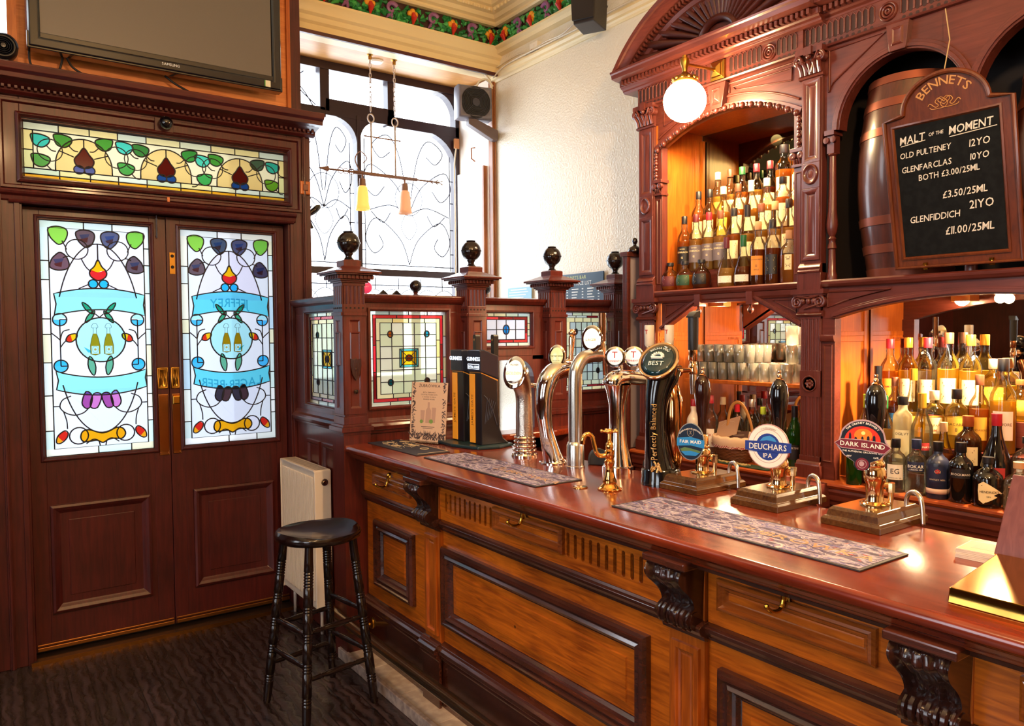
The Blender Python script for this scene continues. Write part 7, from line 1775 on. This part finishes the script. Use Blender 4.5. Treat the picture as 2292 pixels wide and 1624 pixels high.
def clip2(t, l):
    m = fmap((l[0] - .064, l[1] - .008, l[2] + .158), (-.95, -.3, .02))
    mb = MB(); mb.prism(m, ell(0, 0, .062, .066, 34), -.004, 0); mb.mi = 1; mb.flat(m, ell(0, 0, .0595, .0635, 34), .0005); mb.mi = 0; mb.flat(m, ell(0, 0, .046, .05, 30), .0007); mb.mi = 1; mb.flat(m, ell(0, 0, .0445, .0485, 30), .0009)
    mb.mi = 2; mb.prism(m, ell(0, -.002, .036, .04, 30), 0, .0014); mb.mi = 3; mb.flat(m, [(-.026, .012), (-.015, .026), (-.004, .03), (.006, .032), (.02, .024), (.027, .012), (.012, .016), (-.004, .018)], .0018); mb.mi = 2
    mb.prism(m, [(-.068, -.014), (-.068, .013), (-.03, .014), (0, .017), (.03, .014), (.068, .013), (.068, -.014), (.03, -.018), (0, -.014), (-.03, -.018)], 0, .003); mb.mi = 1
    mb.text(m, 'DEUCHARS', 0, -.010, .0245, h=.0036, sx=.88); mb.text(m, 'IPA', 0, -.034, .019, h=.0024); mb.mi = 4; mb.arctext(m, 'CALEDONIAN', 0, 0, .051, .0068, h=.0012)
    o = mb.build('pump_clip', [mat('clip_pink_rim', '#b08a8a', .35, 0, .15), mat('clip_white', '#e6e2dc', .35, 0, .15), mat('clip_royal', '#263c8c', .35, 0, .15), mat('clip_sky', '#3a8ad0', .35, 0, .15), GREYP], t); o['label'] = 'large white oval badge with blue banner'
    mb = MB(); mb.box(l[0] - .045, l[0] - .02, l[1] - .055, l[1] - .028, l[2] + .125, l[2] + .165); mb.build('clip_mount', mat('clip_red', '#8a2a20', .2, coat=.5), t, bev=.006)
def clip3(t, l):
    m = fmap((l[0] - .064, l[1] + .0, l[2] + .162), (-.90, -.44, .06))
    sh_ = lambda k: [(-.068 * k, .002), (-.058 * k, .010), (-.052 * k, .034)] + [(.058 * k * math.cos(a), .008 + .058 * k * math.sin(a)) for a in [PI - .45 - (PI - .9) * i / 16 for i in range(17)]] + [(.052 * k, .034), (.058 * k, .008), (.068 * k, -.006), (.06 * k, -.018), (.045 * k, -.036), (.02 * k, -.047), (.02, -.058), (.012, -.067), (-.0, -.069 * k), (-.012, -.067), (-.02, -.058), (-.02 * k, -.047), (-.045 * k, -.03), (-.06 * k, -.01)]
    mb = MB(); mb.prism(m, sh_(1), -.005, 0); mb.mi = 1; mb.flat(m, sh_(.93), .0006)
    mb.mi = 2; mb.flat(m, [(.044 * math.cos(a), .008 + .04 * math.sin(a)) for a in [PI * i / 20 for i in range(21)]], .0009); mb.mi = 3; mb.flat(m, ell(.002, .024, .022, .018, 18), .0011); mb.mi = 4; mb.flat(m, ell(.002, .03, .005, .005, 12), .0013)
    mb.mi = 1
    for u, hh, w_ in ((-.03, .026, .007), (-.016, .014, .008), (.0, .016, .007), (.014, .018, .008), (.028, .020, .008)): mb.flat(m, [(u - w_ / 2, .006), (u - w_ / 3, .006 + hh * .8), (u, .006 + hh), (u + w_ / 2.5, .006 + hh * .75), (u + w_ / 2, .006)], .0014)
    mb.mi = 5; mb.prism(m, [(-.068, .002), (-.05, .013), (0, .012), (.05, .006), (.068, -.006), (.052, -.022), (0, -.014), (-.05, -.011)], 0, .0022); mb.mi = 0; mb.tube([m(a, b_, .0022) for a, b_ in [(-.068, .002), (-.05, .013), (0, .012), (.05, .006), (.068, -.006), (.052, -.022), (0, -.014), (-.05, -.011)]], .0012, 5, True)
    mb.mi = 6; mb.text(lambda u, v, h: m(u, v - .06 * u, h), 'DARK ISLAND', 0, -.007, .0165, h=.003); mb.arctext(m, 'THE ORKNEY BREWERY', 0, .008, .0465, .0075, h=.0012); mb.text(lambda u, v, h: m(u, v - .05 * u, h), 'THE AUTHENTIC ORCADIAN ALE', 0, -.0225, .0062, h=.001); mb.text(m, 'ABV', -.032, -.034, .0065, h=.001); mb.text(m, '4.6%', .033, -.036, .0065, h=.001)
    mb.mi = 5; mb.prism(m, ell(0, -.052, .0165, .0165, 24), 0, .0015); mb.mi = 0; mb.tube([m(a, b_, .002) for a, b_ in ell(0, -.052, .0105, .0105, 20)], .0008, 5, True); mb.flat(m, ell(-.001, -.051, .0065, .0068, 12), .0018)
    o = mb.build('pump_clip', [mat('clip_mauve_rim', '#a98e98', .35, 0, .15), mat('clip_ink', '#12121c', .35, 0, .15), mat('clip_sunset', '#c8321e', .4, 0, .15), mat('clip_flame', '#ee7a22', .4, 0, .15), mat('clip_sun', '#ffe08a', .4, 0, .15), mat('clip_maroon', '#6a1e2c', .35, 0, .15), WHITEP], t); o['label'] = 'round dark badge with sunset and maroon banner'
pump((1.985, 1.69, ZC), 'hand pump with rosewood handle and oval blue badge, farthest of three', HB, clip1)
pump((1.985, 1.395, ZC), 'hand pump with black handle and white oval badge, between the other two', HW, clip2, 1.15, .02)
pump((1.985, 1.095, ZC), 'hand pump with black handle and round dark sunset badge, nearest the camera', HW, clip3, 1.4, .055)

# ================================================================ MATS, CARDS AND SMALL THINGS ON THE BAR
def matpat(name, cols, scale):
    m = mat(name, cols[0], .75, bump=.3, bscale=400); nt = m.node_tree; N = nt.nodes; K_ = nt.links
    tc = N.new('ShaderNodeTexCoord'); n = N.new('ShaderNodeTexNoise'); n.inputs['Scale'].default_value = scale; n.inputs['Detail'].default_value = 5; n.inputs['Distortion'].default_value = 1.4
    mp = N.new('ShaderNodeMapping'); mp.inputs['Scale'].default_value = (2.2, .8, 1)
    r = N.new('ShaderNodeValToRGB'); r.color_ramp.interpolation = 'CONSTANT'
    K_.new(tc.outputs['Object'], mp.inputs['Vector']); K_.new(mp.outputs[0], n.inputs['Vector']); K_.new(n.outputs['Fac'], r.inputs[0]); K_.new(r.outputs[0], N['Principled BSDF'].inputs['Base Color'])
    while len(r.color_ramp.elements) < len(cols): r.color_ramp.elements.new(.5)
    for i, c in enumerate(cols): r.color_ramp.elements[i].position = .3 + .42 * i / len(cols); r.color_ramp.elements[i].color = L(c)
    return m
PURP = matpat('bar_mat_print', ['#33294a', '#5a4e6c', '#40365c', '#8a7f98', '#a89eb0', '#5a5690', '#8f7f98', '#c4bac2'], 17)
EDGE = mat('mat_rubber', '#2a262c', .6)
def barmat(x0, x1, y0, y1, lab, pat):
    t = thing('bar_mat', lab, 'bar mat', ((x0 + x1) / 2, (y0 + y1) / 2, ZC), 'rubber-backed bar mats')
    MB().box(x0, x1, y0, y1, ZC, ZC + .004).build('backing', EDGE, t, bev=.001)
    MB().box(x0 + .008, x1 - .008, y0 + .008, y1 - .008, ZC + .004, ZC + .0045).build('printed_cloth', pat, t); return t
t = barmat(1.535, 1.70, 2.85, 3.335, 'dark navy bar mat with gold scrollwork at the far end of the bar', mat('navy_cloth', '#20223a', .7))
mb = MB(); rnd = random.Random(5); T_ = lambda u, v, h: (1.55 + v, 3.32 - u, ZC + .0048 + h)
for k in range(26):
    u, v = rnd.uniform(.01, .22), rnd.uniform(.03, .13); mb.tube(smooth_path([T_(u, v, 0), T_(u + .02, v + rnd.uniform(-.02, .02), 0), T_(u + .045, v + rnd.uniform(-.02, .02), 0)], 4), .0012, 4)
for k in range(12): mb.pbox(T_, .08 + k * .016, .09 + k * .016, .018, .022, 0, .0003)
mb.tube([T_(.33 + .022 * c, .10 + .018 * s_, 0) for c, s_ in ell(0, 0, 1, 1, 20)], .0016, 4, True); mb.tube([T_(.0, .15, 0), T_(.45, .15, 0), T_(.452, .0, 0)], .0008, 4)
mb.build('gold_pattern', mat('mat_gold', '#cbb690', .6), t)
for (x0, x1, y0, y1, lab, uy) in ((1.535, 1.742, 2.02, 2.79, 'purple patterned bar mat in the middle of the bar before the chrome taps', 2.2), (1.545, 1.752, .883, 1.66, 'purple patterned bar mat with large lettering in front of the hand pumps', 1.09)):
    t = barmat(x0, x1, y0, y1, lab, PURP)
    TT = lambda u, v, h: ((x0 + x1) / 2 + v - .01, uy - u, ZC + .0048 + h)
    mb = MB(); mb.text(TT, 'ŻUBRÓWKA', 0, -.016, .052, h=.0002, sx=1.25); mb.build('lettering', mat('mat_bronze', '#b08a6c', .6), t)
    mb = MB(); mats = [mat('fleck_white', '#b8b0b8', .7), mat('fleck_red', '#a03a3a', .7), mat('fleck_green', '#4a6a5a', .7)]
    for k in range(90):
        mb.mi = rnd.choice((0, 0, 0, 1, 2)); u = rnd.uniform(.02, y1 - y0 - .03); v = rnd.uniform(.015, .18); a = rnd.uniform(0, PI); l = rnd.uniform(.004, .012)
        mb.add([(x0 + v - l * math.sin(a), y1 - u - l * math.cos(a), ZC + .0049), (x0 + v + .003, y1 - u, ZC + .0049), (x0 + v + l * math.sin(a), y1 - u + l * math.cos(a), ZC + .0049), (x0 + v - .003, y1 - u, ZC + .0049)], [(0, 1, 2, 3)])
    mb.build('flecks', mats, t)
t = thing('menu_card', 'pinkish cream standing drinks card with a leafy border at the far end of the bar', 'card', (1.78, 3.2, ZC))
A = Vector((1.738, 3.298, ZC)); Bv = Vector((1.822, 3.1, ZC)); r_ = (Bv - A).normalized(); wd_ = (Bv - A).length; nv = Vector((r_.y, -r_.x, 0)); nv = nv if nv.x < 0 else -nv
v_ = (Vector((0, 0, 1)) - nv * .10).normalized(); cm = lambda u, v, h: tuple(A + r_ * u + v_ * v + nv * h)
MB().pbox(cm, 0, wd_, .002, .285, -.002, 0).build('sheet', mat('card_stock', '#dcb898', .5), t); MB().pbox(cm, -.004, wd_ + .004, 0, .29, -.0045, -.002).pbox(cm, 0, wd_, 0, .003, -.002, .05).build('acrylic_stand', glass('acrylic', (.92, .9, .88), .1, .05), t)
mb = MB(); c0 = wd_ / 2
mb.text(cm, 'ŻUBRÓWKA', c0, .262, .019, h=.0006, sx=1.15)
for k, s_ in enumerate(('BUY A ZUBROWKA', 'COCKTAIL TO BE IN WITH', 'A CHANCE TO WIN A', 'BRANDED HOODIE')): mb.text(cm, s_, c0, .234 - k * .011, .0078, h=.0006)
mb.pbox(cm, c0 - .04, c0 + .04, .07, .073, 0, .0005); mb.pbox(cm, c0 - .03, c0 + .03, .063, .065, 0, .0005)
for k in range(230):
    s_ = rnd.choice((0, 1, 2, 2)); l = rnd.uniform(.01, .024)
    if s_ == 0: u, v, a = rnd.uniform(.002, .016), rnd.uniform(.02, .28), rnd.uniform(-1, 1)
    elif s_ == 1: u, v, a = wd_ - rnd.uniform(.002, .016), rnd.uniform(.02, .28), rnd.uniform(2, 4.2)
    else: u, v, a = rnd.uniform(.004, wd_ - .004), rnd.uniform(.003, .03), rnd.uniform(.5, 2.6); l *= 1.4
    ca, sa = math.cos(a), math.sin(a); mb.add([cm(u, v, .0005), cm(u + l * .5 * ca - .003 * sa, v + l * .5 * sa + .003 * ca, .0005), cm(u + l * ca, v + l * sa, .0005), cm(u + l * .5 * ca + .003 * sa, v + l * .5 * sa - .003 * ca, .0005)], [(0, 1, 2, 3)])
mb.mi = 1; mb.flat(cm, [(c0 - .016, .09), (c0 - .016, .15), (c0 - .006, .165), (c0 - .006, .19), (c0 + .006, .19), (c0 + .006, .165), (c0 + .016, .15), (c0 + .016, .09)], .0005); mb.flat(cm, [(c0 + .02, .092), (c0 + .02, .165), (c0 + .045, .165), (c0 + .042, .092)], .0004); mb.flat(cm, [(c0 - .045, .092), (c0 - .048, .15), (c0 - .022, .15), (c0 - .025, .092)], .0004); mb.mi = 2; mb.flat(cm, ell(c0 + .018, .098, .012, .010, 14), .0007); mb.flat(cm, ell(c0 - .04, .096, .010, .009, 14), .0007)
mb.build('card_print', [mat('card_ink', '#5c4a48', .6), mat('card_tint', '#c09a84', .6), mat('card_green', '#7a9a4a', .6)], t)
# right end of the bar
t = thing('menu_holder', 'reddish upright wooden menu board rising from the brass tray at the right edge', 'menu', (1.86, .6, ZC))
MB().add([(1.832, .742, ZC), (1.85, .30, ZC), (1.90, .30, 1.225), (1.895, .727, 1.225), (1.85, .746, ZC), (1.868, .30, ZC), (1.918, .30, 1.222), (1.913, .73, 1.222)], [(0, 1, 2, 3), (4, 5, 6, 7), (0, 1, 5, 4), (1, 2, 6, 5), (2, 3, 7, 6), (3, 0, 4, 7)]).build('board', wood('menu_board', '#5c2a26', '#75403a', 'z', .45, .1), t, bev=.002)
t = thing('brass_tray', 'low polished brass box tray lying on the right end of the counter', 'tray', (1.66, .45, ZC))
MB().add([(1.505, .685, ZC), (1.505, .15, ZC), (1.822, .15, ZC), (1.822, .728, ZC), (1.507, .683, ZC + .03), (1.507, .15, ZC + .03), (1.82, .15, ZC + .03), (1.82, .726, ZC + .03)], [(0, 1, 2, 3), (4, 5, 6, 7), (0, 1, 5, 4), (1, 2, 6, 5), (2, 3, 7, 6), (3, 0, 4, 7)]).build('box', mat('tray_brass', '#c79c48', .1, 1, bump=.05, bscale=8), t, bev=.002)
mb = MB()
for x, y in ((1.70, .62), (1.74, .60), (1.66, .40)): mb.lathe([(.006, ZC + .0302), (.006, ZC + .0306)], (x, y, 0), 12)
mb.build('screw_holes', DARKHOLE, t)
for k in range(6):
    o = MB().box(-.047, .047, -.042, .042, 0, .0034)
    if k == 5: o.mi = 1; o.box(-.044, .044, -.039, .039, .0034, .0036); o.mi = 2; o.box(-.02, .03, -.03, .02, .0036, .0038)
    o = o.build('beer_mat', [mat('board_white', '#d8c8b4', .7), mat('mat_orange', '#c8862c', .6), mat('mat_orange_red', '#b4561c', .6)]); o.location = (1.872, .775, ZC + k * .0037); o.rotation_euler = (0, 0, .05 + .02 * (k % 3))
    tag(o, ('top orange-printed beer mat of the stack against the reddish board' if k == 5 else 'plain-edged beer mat lower in the stack against the reddish board'), 'beer mat', 'stack of beer mats')

# ================================================================ BACK COUNTER CLUTTER
t = thing('wicker_basket', 'wicker basket with cream cloth lining and red checked trim on the back counter', 'basket', (3.10, 2.43, .908))
bx_, by_ = 3.10, 2.43; mb = MB()
for k in range(13):
    z = .912 + k * .0075; f = .72 + .28 * (k / 12) ** .7
    pts = []
    for i in range(48):
        a = 2 * PI * i / 48; w_ = 1 + .018 * (1 if (i + k) % 2 else -1); pts.append((bx_ + .085 * f * w_ * math.cos(a), by_ + .115 * f * w_ * math.sin(a), z))
    mb.tube(pts, .0048, 6, True)
mb.lathe([(1e-5, .91), (.8, .91)], (0, 0, 0), 24, M=lambda x, y, z: (bx_ + x * .07, by_ + y * .1, z)); mb.build('weave', mat('wicker', '#6a3a1c', .5), t, True)
mb = MB(); ov = lambda f, z, wv=0: [(bx_ + .085 * (f + wv * math.sin(i * 3.1)) * math.cos(2 * PI * i / 40), by_ + .115 * (f + wv * math.sin(i * 3.1)) * math.sin(2 * PI * i / 40), z + .003 * math.sin(i * 2.2)) for i in range(40)]
def loft(mb, rings):
    n = len(rings[0]); vs = [p for r in rings for p in r]; mb.add(vs, [(k * n + i, k * n + (i + 1) % n, (k + 1) * n + (i + 1) % n, (k + 1) * n + i) for k in range(len(rings) - 1) for i in range(n)])
loft(mb, [ov(1.05, .985, .02), ov(1.09, 1.0, .015), ov(1.08, 1.02, .01), ov(1.02, 1.032), ov(.95, 1.02), ov(.8, .95)]); mb.mi = 1; loft(mb, [ov(1.08, .975, .02), ov(1.1, .987, .02)])
ck = mat('red_check', '#b8484c', .8); tcx = ck.node_tree.nodes.new('ShaderNodeTexChecker'); tcx.inputs['Scale'].default_value = 160; tcx.inputs[1].default_value = L('#a8242c'); tcx.inputs[2].default_value = L('#e8d4c8')
tco = ck.node_tree.nodes.new('ShaderNodeTexCoord'); ck.node_tree.links.new(tco.outputs['Object'], tcx.inputs[0]); ck.node_tree.links.new(tcx.outputs[0], ck.node_tree.nodes['Principled BSDF'].inputs[0])
mb.build('cloth_lining', [mat('calico', '#e0c2a4', .8), ck], t, True)
MB().tube(smooth_path([(bx_ - .01, by_ - .118, 1.0), (bx_ - .01, by_ - .10, 1.10), (bx_ - .01, by_ - .062, 1.175), (bx_ - .01, by_ - .02, 1.198), (bx_ - .01, by_ + .02, 1.165), (bx_ - .01, by_ + .04, 1.07), (bx_ - .01, by_ + .045, 1.01)], 6), .0085, 8, flat=.45).build('handle', mat('cane_handle', '#c08a4a', .45), t, True)
for (y0, y1, z0, ang, lab, cc) in ((by_ + .10, by_ - .03, 1.03, .35, 'tan menu card standing in the left of the wicker basket', '#b89478'), (by_ + .02, by_ - .09, 1.02, .12, 'dark printed leaflet lying across the right of the wicker basket', '#5a4036')):
    m = lambda u, v, h: (bx_ - .02 + .03 * v * 8 + h, y0 + (y1 - y0) * u - .2 * ang * v, z0 + v + ang * .12 * u)
    mb = MB(); mb.pbox(m, 0, 1, -.03, .06 if cc == '#b89478' else .028, 0, .004); mb.mi = 1
    mb.tube([m(.2 + .6 * k / 8, .035 + .012 * math.sin(PI * k / 8), -.001) for k in range(9)] if cc == '#b89478' else [m(.2, .01, -.001), m(.8, .01, -.001)], .0009, 4)
    tag(mb.build('leaflet', [mat('leaflet' + cc.strip('#'), cc, .6), mat('leaflet_line', '#e0ccb4', .6)]), lab, 'leaflet')
t = thing('bar_runner', 'dark green bar towel with cream pattern lying along the edge of the back counter', 'towel', (3.02, 2.45, .906))
MB().box(2.972, 3.045, 2.15, 2.80, .906, .910).build('cloth', mat('towel_green', '#1d3a28', .9, bump=.4, bscale=300), t, bev=.001)
mb = MB(); T2 = lambda u, v, h: (3.008 + v, 2.42 - u, .9102 + h)
for k in range(16): mb.tube(smooth_path([T2(-.1 + k * .015, rnd.uniform(-.02, .02), 0), T2(-.09 + k * .015, rnd.uniform(-.02, .02), 0), T2(-.08 + k * .015, rnd.uniform(-.02, .02), 0)], 3), .0035, 5)
mb.build('pattern', mat('towel_cream', '#c0a878', .9), t)
# pictures on the far wall, seen in the bar mirror
for i, (y, z, h_) in enumerate(((3.35, 1.95, .34), (3.35, 1.45, .22))):
    t = thing('framed_picture', ('tall' if i == 0 else 'low') + ' framed print on the panelled wall, seen in the bar mirror', 'picture', (-2.74, y, z))
    Mx = lambda u, v, h: (-2.75 + h, y + u, v)
    MB().frame(Mx, -.17, .17, z - h_, z + h_, [(0, 0), (0, .02), (.02, .025), (.035, .012)], False).build('frame', DARKC, t)
    mb = MB(); mb.pbox(Mx, -.14, .14, z - h_ + .03, z + h_ - .03, 0, .01); mb.mi = 1; mb.pbox(Mx, -.09, -.02, z - h_ + .08, z + h_ * .5, .01, .012); mb.pbox(Mx, .02, .09, z - h_ + .08, z + h_ * .6, .01, .012)
    mb.build('print', [mat('print_buff', '#cdbb92', .6), mat('print_figures', '#8a5a48', .6)], t)
